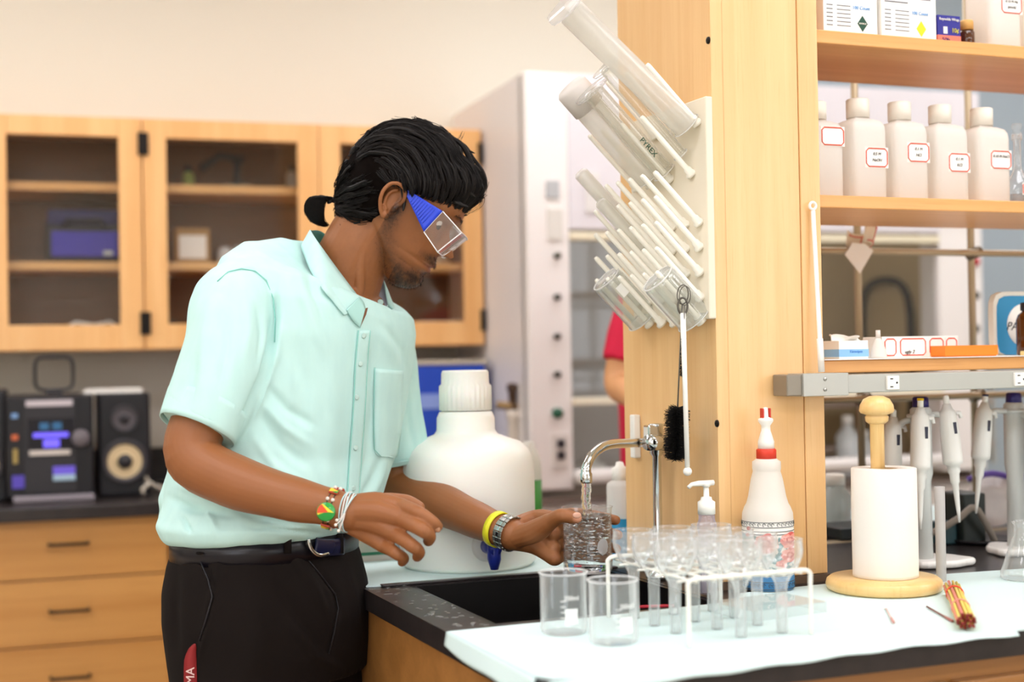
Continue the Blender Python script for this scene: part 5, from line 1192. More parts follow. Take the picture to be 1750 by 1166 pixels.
def headmesh():
    NU, NT = 150, 120; us = np.linspace(-99, 106, NU); vs = []; fs = []
    for u in us:
        ff, fb_, w_ = ip(FR, u), ip(BK, u), ip(WD, u)
        c = -4 if u > -20 else -4+(fb_+(ff-fb_)*.36+4)*min(1, (-20-u)/45)
        for k in range(NT):
            a = 2*math.pi*k/NT; ca, sa = math.cos(a), math.sin(a)
            if ca > 0:
                e = 2.25 if u > -60 else 2.0
                kk = (abs(ca)**e+abs(sa)**e)**(-1/e); f = c+(ff-c)*ca*kk; s = w_*sa*kk
                if u < 20: s *= 1-.10*max(0, ca)*min(1, (20-u)/60)
            else: f = c+(c-fb_)*ca; s = w_*sa
            g = lambda x, y, sx, sy: math.exp(-(x/sx)**2-(y/sy)**2)
            if ca > 0:
                sa_ = abs(s)
                # nose
                npr = ip([(-30, 0), (-25, 3), (-20, 12), (-17, 26), (-12, 31), (-6, 27), (2, 17.5), (10, 12), (18, 7), (25, 3.5), (32, 0)], u)
                wn = ip([(-25, 13), (-18, 13.5), (-12, 11.5), (-4, 9), (10, 7.5), (25, 9)], u)
                f += npr*math.exp(-(s/wn)**2*1.0)
                f += 8*g(sa_-12.5, u+16.5, 5.5, 6)                      # alae
                f -= 6.5*g(sa_-31, u-20, 14, 11)                         # eye sockets
                f += 4.5*g(sa_-31, u-18, 10, 8)                          # lids over the eyeballs
                f += 2.2*g(sa_-24, u-37, 18, 5)                          # brow ridge
                f += 3.2*g(sa_-40, u+3, 15, 13)                          # cheekbone
                f -= 3*g(sa_-30, u+38, 12, 18)
                f -= 1.2*g(s, u+32, 2.5, 6)                              # philtrum
                f -= 2.2*g(0, u+46.5, 1, 1.2)*math.exp(-(s/24)**4)       # mouth line
                f -= ip([(-60, 0), (-55, 1), (-47, 3.2), (-38, 1), (-32, 0)], u)*(1-math.exp(-(s/22)**2))
            vs.append(H(f, s, u))
    for j in range(NU-1):
        for k in range(NT):
            l = (k+1) % NT; fs.append((j*NT+k, j*NT+l, (j+1)*NT+l, (j+1)*NT+k))
    fs.append(tuple(range(NT-1, -1, -1))); fs.append(tuple((NU-1)*NT+k for k in range(NT)))
    return MB().add(vs, fs, True)
def hp(f, s, u): return H(f, s, u)
def ear(sg):
    m = MB(); base = 66*sg
    E_ = lambda f, u, o: H(f, base+sg*o, u)
    # rim (helix), antihelix, lobe and the bowl
    rim_ = [E_(6, 2, 3), E_(9, 12, 8), E_(7, 23, 12), E_(-2, 31, 16), E_(-12, 31, 19), E_(-20, 24, 20), E_(-23, 12, 19), E_(-21, 0, 17), E_(-15, -11, 14), E_(-8, -19, 10), E_(-1, -22, 6), E_(3, -16, 4)]
    m.tube(smooth(rim_, 4), [3.0e-3]*1 + [3.2e-3]*(len(smooth(rim_, 4))-2)+[4e-3], 10)
    anti = [E_(-6, 24, 9), E_(-13, 17, 11), E_(-15, 6, 11), E_(-12, -5, 9), E_(-5, -11, 7)]
    m.tube(smooth(anti, 4), 2.9e-3, 8)
    m.tube([E_(4, 6, 4), E_(5, -1, 7), E_(3, -8, 4)], [3.2e-3, 4.2e-3, 3.2e-3], 8)     # tragus
    m.ball(E_(-3, -19, 6), (6.5e-3, 6.5e-3, 6.5e-3))
    pl = []                                                             # thin back of the ear
    for i in range(9):
        t = i/8; pl.append(E_(-7-2*math.sin(t*3), 26-46*t, 6.5+3*math.sin(t*3)))
    q = Matrix((list(Hf), list(Hs), list(Hu))).transposed()
    m.ball(E_(-9, 6, 3), (.0135, .0042, .025), 20, 14, rot=q)
    m.ball(E_(-3, 4, 0), (.013, .006, .022), 16, 12, rot=q)
    return m
parts = [headmesh(), ear(1), ear(-1)]
# neck
parts.append(limb([H(-22, 0, -5), at(612, 425, 2.225), at(585, 485, 2.235), at(560, 560, 2.23)], [.052, .056, .060, .075], n=32))
parts.append(limb([H(-12, 44, -28), at(618, 440, 2.182), at(612, 500, 2.19)], [.010, .010, .010]))      # sternomastoid
# trunk core, hidden by the shirt
TRK = [(560, 500, 2.23), (545, 560, 2.22), (520, 680, 2.215), (480, 800, 2.20), (455, 905, 2.20), (450, 960, 2.20)]
LD = Vector((.52, .84, -.15)).normalized(); FD = Vector((.85, -.52, 0)).normalized()
SR, SL = at(412, 500, 2.06), at(668, 560, 2.36)
def ellipse_loft(secs, n=40, e=2.4):
    """secs: (centre, half width along LD, half depth along FD, tilt axis)"""
    m = MB(); vs = []; fs = []
    for (c, a, b) in secs:
        for k in range(n):
            t = 2*math.pi*k/n; ca, sa = math.cos(t), math.sin(t); kk = (abs(ca)**e+abs(sa)**e)**(-1/e)
            vs.append(c+LD*a*ca*kk+FD*b*sa*kk)
    for j in range(len(secs)-1):
        for k in range(n):
            l = (k+1) % n; fs.append((j*n+k, j*n+l, (j+1)*n+l, (j+1)*n+k))
    fs.append(tuple(range(n-1, -1, -1))); fs.append(tuple((len(secs)-1)*n+k for k in range(n)))
    return m.add(vs, fs, True)
parts.append(ellipse_loft([(at(*p), a, b) for p, a, b in zip(TRK, (.10, .155, .15, .135, .13, .13), (.07, .10, .105, .10, .095, .095))]))
# right arm (nearer the camera)
RA = [(432, 545, 2.09), (392, 620, 2.04), (348, 705, 2.005), (330, 780, 1.985), (398, 822, 1.965), (490, 850, 1.945), (560, 866, 1.935), (596, 876, 1.93)]
parts.append(limb(RA, [.034, .038, .040, .0395, .0375, .0315, .026, .0245], n=28))
parts.append(limb([(322, 793, 1.985), (338, 806, 1.985)], [.030, .028]))
LA = [(650, 600, 2.32), (664, 690, 2.35), (676, 795, 2.352), (690, 838, 2.335), (745, 858, 2.27), (805, 885, 2.20), (850, 904, 2.155), (880, 915, 2.135)]
parts.append(limb(LA, [.032, .036, .037, .036, .034, .029, .0245, .023], n=28))
# right hand
def chain(pts, rs): return limb(pts, rs, n=14, sub=5)
parts += [chain([(590, 868, 1.932), (640, 860, 1.93), (686, 866, 1.915)], [.0165, .0155, .0120]),
          chain([(590, 876, 1.930), (642, 874, 1.915), (688, 886, 1.902)], [.0175, .0165, .0125]),
          chain([(588, 884, 1.932), (640, 892, 1.920), (676, 912, 1.905)], [.0165, .0155, .0120]),
          chain([(588, 890, 1.938), (628, 910, 1.935), (657, 932, 1.918)], [.0145, .0150, .0115]),
          chain([(600, 880, 1.945), (640, 892, 1.945), (662, 905, 1.935)], [.018, .018, .014]),
          chain([(686, 866, 1.915), (714, 876, 1.885), (737, 891, 1.880), (748, 900, 1.886)], [.0112, .0095, .0086, .0072]),
          chain([(688, 887, 1.902), (718, 904, 1.868), (734, 916, 1.878), (732, 925, 1.895)], [.0115, .0098, .0086, .0074]),
          chain([(676, 912, 1.905), (702, 931, 1.872), (716, 943, 1.882), (713, 952, 1.900)], [.0110, .0094, .0082, .0070]),
          chain([(657, 932, 1.918), (677, 946, 1.893), (690, 954, 1.902), (687, 961, 1.918)], [.0100, .0084, .0074, .0064]),
          chain([(606, 868, 1.955), (652, 858, 1.975), (692, 857, 1.985), (716, 867, 1.982)], [.0155, .0125, .0100, .0085])]
# left hand round the beaker
bk_ = lambda a, z, r: Vector((HBL.x+r*math.cos(R(a)), HBL.y+r*math.sin(R(a)), hz0+z))     # point round the held beaker
fr_ = HR+.0098
parts += [chain([(872, 905, 2.14), (915, 888, 2.165), bk_(165, hh*.80, HR+.016)], [.0155, .0150, .0125]),
          chain([(872, 912, 2.14), (915, 903, 2.165), bk_(168, hh*.58, HR+.015)], [.0165, .0160, .0128]),
          chain([(872, 919, 2.14), (915, 918, 2.155), bk_(174, hh*.36, HR+.015)], [.0160, .0155, .0122]),
          chain([(872, 924, 2.135), (915, 932, 2.14), bk_(184, hh*.22, HR+.014)], [.0145, .0145, .0118]),
          chain([(885, 918, 2.125), (915, 908, 2.105), (938, 893, 2.085)], [.0165, .0175, .0135]),
          chain([(936, 895, 2.088), (958, 882, 2.068), (976, 884, 2.066), (985, 886, 2.066)], [.0125, .0108, .0100, .0082])]
for (z, r, a1) in ((.80, .0092, 22), (.58, .0095, 14), (.36, .009, 20), (.17, .008, 45)):
    angs = [165, 140, 110, 80, 50, a1]
    parts.append(chain([bk_(a, hh*z+.004*math.sin(k), HR+r+.0010+(.004 if k == 0 else 0)) for k, a in enumerate(angs)], [r*1.18, r*1.08, r*1.04, r, r*.95, r*.82]))
me = remesh(joined(parts), .0016, 2, 'body', .45)
V = getv(me); hc = toH(V)
# forearm hair-fine relief and pigment: colour attribute from anatomy (beard, lips, brows, palms)
def g2(x, y, sx, sy): return np.exp(-(x/sx)**2-(y/sy)**2)
f, s, u = hc[:, 0], hc[:, 1], hc[:, 2]; sa = np.abs(s)
near = (np.linalg.norm(hc-np.array([20, 0, 0]), axis=1) < 190)
nzv = np.array([noise.noise(Vector(p)*260)*.5+noise.noise(Vector(p)*90)*.5 if k else 0 for p, k in zip(V, near)])
sk_ = np.array(lin('955d35')[:3]); dk = np.array(lin('231712')[:3]); lp_c = np.array(lin('7d4538')[:3])
c = np.tile(sk_, (len(V), 1)); c *= (1+.10*nzv[:, None])
chin = np.clip(g2(u+80, sa, 19, 30)*1.9, 0, 1)*(f > 50)
jaw0 = np.clip((-18-.25*(f-20)*(f < 70)-np.clip(f-70, 0, 40)*.6-u)/16, 0, 1)*np.clip((f-2)/10, 0, 1)*.42*np.clip((sa-8)/18, 0, 1)*np.clip((u+100+.0*f)/12, 0, 1)*np.clip((u-(-62+(30-f)*-.0-np.clip(f-10, 0, 60)*.62)+8)/10, 0, 1)
_pj = [(6, -8), (12, -38), (28, -62), (52, -80), (78, -92)]; _d = np.full(len(V), 1e9)
for (x1, y1), (x2, y2) in zip(_pj[:-1], _pj[1:]):
    t_ = np.clip(((f-x1)*(x2-x1)+(u-y1)*(y2-y1))/((x2-x1)**2+(y2-y1)**2), 0, 1); _d = np.minimum(_d, np.hypot(f-x1-t_*(x2-x1), u-y1-t_*(y2-y1)))
jaw = .60*np.exp(-(_d/19)**2)*(f > 0)*np.clip((sa-5)/20, 0, 1)
mous = np.clip(g2(u+35, sa, 7, 28)*2.2, 0, 1)*(f > 68)*(u > -43)
gob = np.clip(g2(u+60, sa, 5, 10)*1.2, 0, 1)*(f > 80)
side = g2(f-8, u+5, 8, 22)*.55*(sa > 50)
b = np.clip(chin+jaw+mous+gob+side, 0, .93)*np.clip(.86+.5*nzv, 0, 1)*near
c = c*(1-b[:, None])+dk*b[:, None]
lips = np.clip(g2(u+47, sa, 8.5, 23)*1.5-.25, 0, 1)*(f > 82)*near; c = c*(1-lips[:, None]*.8)+lp_c*lips[:, None]*.8
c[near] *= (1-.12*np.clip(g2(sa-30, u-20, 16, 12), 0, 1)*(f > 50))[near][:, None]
# palms and finger pads are paler
def palm(P, col, w_):
    global c
    d = np.linalg.norm(V-np.array(P), axis=1); k = np.clip(1-(d/w_)**2, 0, 1)[:, None]; c = c*(1-k)+np.array(lin(col)[:3])*k
palm(at(988, 886, 2.060), 'e0a080', .010)
palm(at(926, 925, 2.105), 'bd8258', .030)
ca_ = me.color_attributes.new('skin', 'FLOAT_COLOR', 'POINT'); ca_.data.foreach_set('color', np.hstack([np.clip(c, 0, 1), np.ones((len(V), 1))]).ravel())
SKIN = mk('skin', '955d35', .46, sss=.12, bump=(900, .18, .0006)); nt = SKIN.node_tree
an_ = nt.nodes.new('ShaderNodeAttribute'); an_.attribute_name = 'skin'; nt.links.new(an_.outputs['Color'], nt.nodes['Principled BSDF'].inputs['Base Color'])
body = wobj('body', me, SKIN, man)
NAIL = mk('nail', 'd9a48c', .25, coat=.4)
for (px, py, D, dr) in ((986, 881, 2.0565, (1, .1)), ):
    q = at(px, py, D); T = Matrix.Translation(q) @ Matrix((list(_rt), list(-_fw), list(_up))).transposed().to_4x4()
    wobj('nail', MB().ball((0, 0, 0), (.0065, .0012, .0045), 14, 8, T=T), NAIL, body)
q = at(747, 905, 1.879); T = Matrix.Translation(q) @ Matrix((list((_rt-_up*.7).normalized()), list(-_fw), list((_rt*.7+_up).normalized()))).transposed().to_4x4()
wobj('nail', MB().ball((0, 0, 0), (.0050, .002, .0040), 14, 8, T=T), mk('nail2', 'a87858', .4), body)
# eyes (lids lowered), brows
for sg in (1, -1):
    e_ = wobj('eye', MB().ball(H(62.5, 31*sg, 17), .0115, 24, 16), mk('eye_white%d' % sg, 'e6ddd4', .2), body)
    wobj('iris', MB().ball(H(65.5, 31*sg, 13.0), .0095, 20, 12), mk('iris%d' % sg, '24150e', .1), e_)
HAIRM = bpy.data.materials.new('hair'); HAIRM.use_nodes = True
hb__ = HAIRM.node_tree.nodes['Principled BSDF']; hb__.inputs['Base Color'].default_value = lin('120c0a'); hb__.inputs['Roughness'].default_value = .5; hb__.inputs['Specular IOR Level'].default_value = .3
# ------------------------------------------------------------------ hair
HOUT = [(565.6, 320), (569, 300), (579, 278), (588, 260), (600, 246), (613, 228), (630, 213), (648, 203), (668, 197.5), (690, 195), (708, 196), (726, 200), (741, 206), (757, 215), (768, 224), (783, 240), (792, 264), (806, 274), (816, 286), (825, 303), (828, 314), (820, 330), (810, 340), (798, 351), (789, 357), (774, 360), (759, 358), (748, 354), (738, 349), (720, 342), (702, 332), (690, 323), (676, 318), (662, 319), (654, 328), (651, 345), (653, 362), (655, 378), (650, 390), (636, 398), (621, 405), (605, 400), (590, 392), (579, 387), (572, 375), (567, 360), (565, 340)]
def px2H(px, py):
    p = at(px, py, 2.155); d = p-(at(672, 352, 2.155)); return d.dot(Hf)*1000, d.dot(Hu)*1000
HP = [px2H(*p) for p in HOUT]
HPx = np.array(HP)
CH = (-8., 38.)
ang = np.arctan2(HPx[:, 1]-CH[1], HPx[:, 0]-CH[0]); rad = np.hypot(HPx[:, 1]-CH[1], HPx[:, 0]-CH[0])
# outer radius by direction (largest when the outline folds back)
tabA = np.linspace(-math.pi, math.pi, 181)
def rayr(a):
    best = 60.; dx, dy = math.cos(a), math.sin(a); n = len(HP)
    for i in range(n):
        x1, y1 = HP[i][0]-CH[0], HP[i][1]-CH[1]; x2, y2 = HP[(i+1) % n][0]-CH[0], HP[(i+1) % n][1]-CH[1]
        den = dx*(y2-y1)-dy*(x2-x1)
        if abs(den) < 1e-9: continue
        t = (x1*(y2-y1)-y1*(x2-x1))/den; q = (x1*dy-y1*dx)/den
        if 0 <= q <= 1 and t > best: best = t
    return best
tabR = np.array([rayr(a) for a in tabA])
k_ = np.array([1, 2, 3, 2, 1])/9; tabR = np.convolve(np.r_[tabR[-3:-1], tabR, tabR[1:3]], k_, 'valid')
def Renv(a): return np.interp(a, tabA, tabR)
def inpoly(x, y):
    c_ = False; n = len(HP); j = n-1
    for i in range(n):
        if (HP[i][1] > y) != (HP[j][1] > y) and x < (HP[j][0]-HP[i][0])*(y-HP[i][1])/(HP[j][1]-HP[i][1])+HP[i][0]: c_ = not c_
        j = i
    return c_
def envr(d, w_=86.):
    rho = math.hypot(d[0], d[2]); a = math.atan2(d[2], d[0])
    return 1/math.sqrt((rho/float(Renv(a)))**2+(d[1]/w_)**2) if rho > 1e-6 else w_
def env(d, k=1.0):
    d = np.array(d)/np.linalg.norm(d); r = envr(d)*k; return np.array([CH[0]+d[0]*r, d[1]*r, CH[1]+d[2]*r])
# base volume under the strands
m = MB(); NA, NB = 96, 48; idx = {}; vs = []; fs = []
for j in range(NB+1):
    th_ = math.pi*j/NB
    for i in range(NA):
        a = 2*math.pi*i/NA; d = (math.sin(th_)*math.cos(a), -math.cos(th_), math.sin(th_)*math.sin(a))
        p = env(d, .955); nn = noise.noise(Vector((d[0]*2.2+d[2]*3, d[1]*4, d[2]*2)))*3+noise.noise(Vector((d[0]*9, d[1]*14, d[2]*9)))*1.6
        nn += noise.noise(Vector((d[0]*1.6+5, d[1]*1.6, d[2]*1.6)))*5
        vs.append(p+np.array(d)*nn)
kept = []
for j in range(NB):
    for i in range(NA):
        q = [j*NA+i, j*NA+(i+1) % NA, (j+1)*NA+(i+1) % NA, (j+1)*NA+i]
        cx_ = sum(vs[k][0] for k in q)/4; cy_ = sum(vs[k][2] for k in q)/4
        if inpoly(cx_, cy_): kept.append(q)
hcap = MB().add([H(*p) for p in vs], kept, True)
hair = wobj('hair', hcap, mk('hair_base', '0f0a08', .95, spec=.05), man, solid=.003)
def strandmesh(strs, r0=.0003):
    VS = []; FS = []; n0 = 0
    for P, rr in strs:
        P = np.array(P); n = len(P)
        t = np.gradient(P, axis=0); t /= np.linalg.norm(t, axis=1)[:, None]+1e-9
        ref = np.array([.3, .8, .5]); a = np.cross(t, ref); a /= np.linalg.norm(a, axis=1)[:, None]+1e-9; b_ = np.cross(t, a)
        w_ = (rr*np.clip(1.15-np.linspace(0, 1, n)**3, .15, 1))[:, None]
        ring = np.stack([P+a*w_, P+(-.5*a+.866*b_)*w_, P+(-.5*a-.866*b_)*w_], 1).reshape(-1, 3); VS.append(ring)
        i = np.arange(n-1)[:, None]*3; k = np.arange(3)[None]; k2 = (k+1) % 3
        FS.append((np.stack([i+k, i+k2, i+3+k2, i+3+k], -1).reshape(-1, 4))+n0); n0 += n*3
    VS = np.vstack(VS); FS = np.vstack(FS)
    me = bpy.data.meshes.new('strands'); me.vertices.add(len(VS)); me.vertices.foreach_set('co', VS.ravel())
    me.loops.add(FS.size); me.loops.foreach_set('vertex_index', FS.ravel().astype(np.int32)); me.polygons.add(len(FS))
    me.polygons.foreach_set('loop_start', np.arange(0, FS.size, 4, dtype=np.int32)); me.polygons.foreach_set('use_smooth', [True]*len(FS)); me.update(calc_edges=True)
    return me
HOn = np.array(HO); HB3 = np.array([list(Hf), list(Hs), list(Hu)])
def Hn(p): return HOn+(np.array(p) @ HB3)*.001
TAIL = px2H(562, 334)
gz_ = np.array([0, 0, 0.])
wdn = np.array([Hf.z*-1, 0, Hu.z*-1])           # world down in head coordinates
rs = random.Random(21)
def grow(d0, length, lay, seed, back):
    p = env(d0, lay); out = [p]; step = 5.0; r2 = random.Random(seed); ph = r2.uniform(0, 6); sway = r2.uniform(-.22, .22)
    for k in range(int(length/step)):
        q = p-np.array([CH[0], 0, CH[1]]); dn = q/np.linalg.norm(q)
        if back:
            t = np.array([TAIL[0], 0, TAIL[1]])-p; t /= np.linalg.norm(t)+1e-9
            if np.linalg.norm(np.array([TAIL[0], 0, TAIL[1]])-p) < 8: break
        else:
            t = np.array([dn[2], 0, -dn[0]]); t += wdn*.30*abs(dn[1])*1.6+np.array([.25, 0, 0]); t[1] += .25*dn[1]
        t += np.array([math.sin(ph+k*.55)*.16, sway+.18*math.cos(ph+k*.5), math.cos(ph+k*.6)*.16])
        t -= dn*t.dot(dn); t /= np.linalg.norm(t)+1e-9
        p = p+t*step; q = p-np.array([CH[0], 0, CH[1]]); dn = q/np.linalg.norm(q)
        p = env(dn, lay+.018*math.sin(ph+k*.4))
        out.append(p)
        if not inpoly(p[0], p[2]) and k > 1:
            break
    return out
strs = []; locks = []
for pts, r_, s_ in ((((770, 226), (788, 240), (800, 262), (812, 290), (822, 312)), .0042, 12), (((760, 222), (790, 236), (808, 262), (824, 284), (829, 308), (818, 328)), .003, -10), (((740, 250), (775, 262), (800, 290), (818, 308), (826, 318)), .0045, 30), (((740, 270), (770, 300), (795, 322), (812, 334)), .0045, 42), (((730, 300), (760, 330), (785, 346), (800, 352)), .004, 50), (((590, 330), (585, 365), (572, 392), (566, 398)), .003, 30), (((686, 322), (690, 336), (691, 350), (689, 362)), .003, 71), (((780, 236), (796, 246), (810, 252)), .0018, 0), (((600, 240), (620, 222), (650, 204)), .003, 10)):
    P_ = smooth([Vector(Hn((px2H(x, y)[0], s_+rs.gauss(0, 2), px2H(x, y)[1]))) for x, y in pts], 4); locks.append(([np.array(v) for v in P_], r_))
NG = 700
for g_ in range(NG):
    for tries in range(60):
        d = np.array([rs.gauss(0, 1), rs.gauss(0, 1)*.9, rs.gauss(0, 1)])
        p = env(d, 1)
        if inpoly(p[0], p[2]) and d[1] > -.9*abs(np.linalg.norm(d)): break
    line = (p[2]-HP[0][1]) - (HPx[32][1]-HP[0][1])*(p[0]-HP[0][0])/(HPx[32][0]-HP[0][0])
    # below a line from the crown to the ear everything is drawn back to the tail
    pxc = 575+0; a0, b0 = px2H(585, 262), px2H(700, 330)
    side_ = (b0[0]-a0[0])*(p[2]-a0[1])-(b0[1]-a0[1])*(p[0]-a0[0])
    back = side_ < 0
    lay = rs.uniform(.955, 1.03); L_ = rs.uniform(60, 130)
    base = grow(d, L_, lay, g_, back)
    if len(base) < 4: continue
    base = np.array(base); nst = 10
    if g_ % 2 == 0:
        lk = base+rs.gauss(0, .6)*0; locks.append(([Hn(x) for x in lk], rs.uniform(.0016, .0036)))
    for h_ in range(nst):
        off = np.array([rs.gauss(0, 2.2), rs.gauss(0, 2.2), rs.gauss(0, 2.2)]); n = len(base)
        tt = np.linspace(0, 1, n)[:, None]; cl_ = 1-.75*tt
        jit = np.cumsum(np.array([[rs.gauss(0, .22), rs.gauss(0, .22), rs.gauss(0, .22)] for _ in range(n)]), 0)
        P = base+off*cl_+jit*(.4+tt)
        strs.append(([Hn(x) for x in P], rs.uniform(.00028, .00055)))
# ponytail and flyaway curls
tl = [px2H(*p) for p in ((566, 334), (557, 335), (545, 331), (534, 331), (527, 343), (527, 358), (532, 370), (541, 377), (548, 380))]
tlw = [5, 7, 13, 17, 18, 17, 13, 9, 5]
for k in range(1100):
    a, rr_ = rs.uniform(0, 6.283), math.sqrt(rs.random()); cut = rs.choice([9, 9, 9, 8, 7, 6])
    P = []
    for j in range(cut):
        x, y = tl[j]; w_ = tlw[j]*rr_; P.append(Hn((x+w_*math.cos(a)*.8+rs.gauss(0, .4), w_*math.sin(a+j*.12), y+w_*math.cos(a)*.5+rs.gauss(0, 1.2))))
    P = [np.array(v) for v in smooth([Vector(v) for v in P], 2)]
    strs.append((P, .0003))
for pts in (((786, 262), (806, 262), (818, 280), (824, 298), (820, 312)), ((800, 330), (812, 326), (824, 330), (822, 342), (808, 354), (790, 358)), ((780, 232), (786, 224), (789, 216)), ((800, 275), (815, 283), (826, 305), (826, 322), (812, 330)),
            ((760, 360), (780, 366), (796, 352), (800, 340)), ((650, 385), (640, 402), (622, 412), (616, 405)), ((575, 380), (582, 392), (592, 398)), ((620, 398), (618, 410), (614, 416)), ((790, 250), (808, 262), (822, 288), (830, 312), (818, 322))):
    for k in range(7):
        o1, o2, o3 = rs.gauss(0, 1.6), rs.gauss(0, 6), rs.gauss(0, 1.6)
        P = []
        for j, (x, y) in enumerate(pts):
            q = px2H(x, y); P.append(Vector(Hn((q[0]+o1+rs.gauss(0, .5), o2+(34 if x < 700 else 8), q[1]+o3+rs.gauss(0, .5)))))
        strs.append(([np.array(v) for v in smooth(P, 4)], .00028))
# brows and beard bristles
for sg in (1, -1):
    for k in range(90):
        f_ = rs.random(); s0 = 12+32*f_; u0 = 38+4*math.sin(f_*3)+rs.gauss(0, 1.6); f0 = 94-7*f_**2*1.6
        strs.append(([Hn((f0, s0*sg, u0)), Hn((f0+1.2, (s0+3)*sg, u0+1)), Hn((f0+.6, (s0+7)*sg, u0+.6))], .00022))
wobj('strands', strandmesh(strs), HAIRM, hair, kind='stuff')
lm_ = MB()
for P, r in locks:
    n = len(P); Q = smooth([Vector(p) for p in P], 2); k_n = len(Q)-1
    lm_.tube(Q, [(r*max(.12, math.sin(math.pi*min(1, .12+i/k_n*.88))**.6), r*.45*max(.15, math.sin(math.pi*min(1, .12+i/k_n*.88))**.6)) for i in range(len(Q))], 6)
wobj('locks', lm_, HAIRM, hair, kind='stuff')
tie = px2H(557, 335)
wobj('hair_tie', MB().tube([H(tie[0]+5*math.sin(.5)*math.cos(a), 5.5*math.sin(a), tie[1]+5.5*math.cos(a)) for a in [2*math.pi*i/18 for i in range(18)]], .0026, 8, closed=True), BLACK, hair)
# short beard stubble as fine hairs on the chin, lip and jaw
from mathutils.bvhtree import BVHTree
bd = []
sel = np.where((b > .22) & near)[0]
NRM = getn(me)
for k in range(2600):
    i = int(sel[rs.randrange(len(sel))]); p = V[i]; n_ = NRM[i]
    if rs.random() > b[i]: continue
    t = n_*.6+np.array(Hn((20, 0, -60)))*0+(-np.array(list(Hu)))*.8+np.array([rs.gauss(0, .25) for _ in range(3)]); t /= np.linalg.norm(t)
    ln = .0045 if (u[i] < -60 and sa[i] < 34) or mous[i] > .3 else .002
    bd.append(([p, p+t*ln*.5, p+t*ln+np.array(list(Hf))*.0004], .00014))
wobj('beard', strandmesh(bd), HAIRM, man, kind='stuff')
# ------------------------------------------------------------------ clothes of the man at the sink
SHIRT = mk('mint_cotton', 'bfe5e1', .85, bump=(1400, .25, .0004), var=(55, 'c4e9e4', (1, 1, .3)))
SHIRTD = mk('mint_shaded', '4f9a90', .85); CHAMB = mk('grey_lining', 'a9a6b2', .85)  # darker mint puts the collar's inner shade into the colour
LDs = Vector((.52, .84, -.20)).normalized(); LDf = Vector((.52, .854, 0)).normalized()
def loft(secs, n=56, e=2.3, flat0=True):
    m = MB(); vs = []; fs = []
    for (c, a, b, ld, fz) in secs:
        fd = Vector((.85, -.52, fz))
        for k in range(n):
            t = 2*math.pi*k/n; ca, sa = math.cos(t), math.sin(t); kk = (abs(ca)**e+abs(sa)**e)**(-1/e)
            vs.append(c+ld*a*ca*kk+fd*b*sa*kk)
    for j in range(len(secs)-1):
        for k in range(n):
            l = (k+1) % n; fs.append((j*n+k, j*n+l, (j+1)*n+l, (j+1)*n+k))
    fs.append(tuple(range(n-1, -1, -1))); fs.append(tuple((len(secs)-1)*n+k for k in range(n)))
    return m.add(vs, fs, True)
lm = lambda t: LDs.lerp(LDf, t).normalized()
ssec = [(at(586, 476, 2.235), .066, .066, lm(0), -.9), (at(576, 470, 2.235), .10, .078, lm(0), -.7), (at(560, 474, 2.225), .155, .095, lm(0), -.45), (at(549, 494, 2.22), .182, .112, lm(0), -.25),
        (at(538, 535, 2.215), .192, .126, lm(.1), -.1), (at(524, 600, 2.21), .194, .136, lm(.2), 0), (at(504, 700, 2.205), .192, .143, lm(.5), 0), (at(488, 780, 2.20), .190, .146, lm(.7), 0),
        (at(472, 850, 2.165), .176, .142, lm(.9), 0), (at(456, 888, 2.14), .172, .138, lm(1), 0), (at(454, 906, 2.135), .163, .128, lm(1), .02), (at(454, 914, 2.135), .156, .121, lm(1), .02)]
sp = [loft(ssec)]
sp.append(limb([(452, 503, 2.11), (408, 530, 2.07), (393, 605, 2.04), (366, 680, 2.018), (343, 728, 2.0)], [.055, .0625, (.062, .062), (.057, .060), (.050, .056)], n=32))
sp[-1] = MB(); _P = smooth([at(450, 500, 2.115), at(405, 525, 2.07), at(392, 602, 2.04), at(362, 680, 2.018), at(338, 733, 2.0)], 6)
_R = [float(np.interp(i/24, [0, .25, .5, .75, 1], [.058, .067, .066, .062, .0545])) for i in range(25)]
sp[-1].tube(_P, _R, 36)
P2_ = smooth([at(650, 552, 2.33), at(658, 610, 2.345), at(668, 690, 2.35), at(684, 770, 2.35), at(688, 790, 2.35)], 6)
sp.append(MB().tube(P2_, [float(np.interp(i/24, [0, .3, .6, 1], [.047, .052, .051, .046])) for i in range(25)], 32))
sp.append(limb([(330, 800, 2.13), (305, 860, 2.13), (290, 886, 2.13)], [.035, .032, .018], n=20))      # loose tail blousing out behind
smesh = remesh(joined(sp), .0030, 9, 'shirt', .6)
def projpx(V):
    q = V-np.array(CAM); d = q @ np.array(_fw); return np.stack([PCX+FPX*(q @ np.array(_rt))/d, PCY-FPX*(q @ np.array(_up))/d], 1)
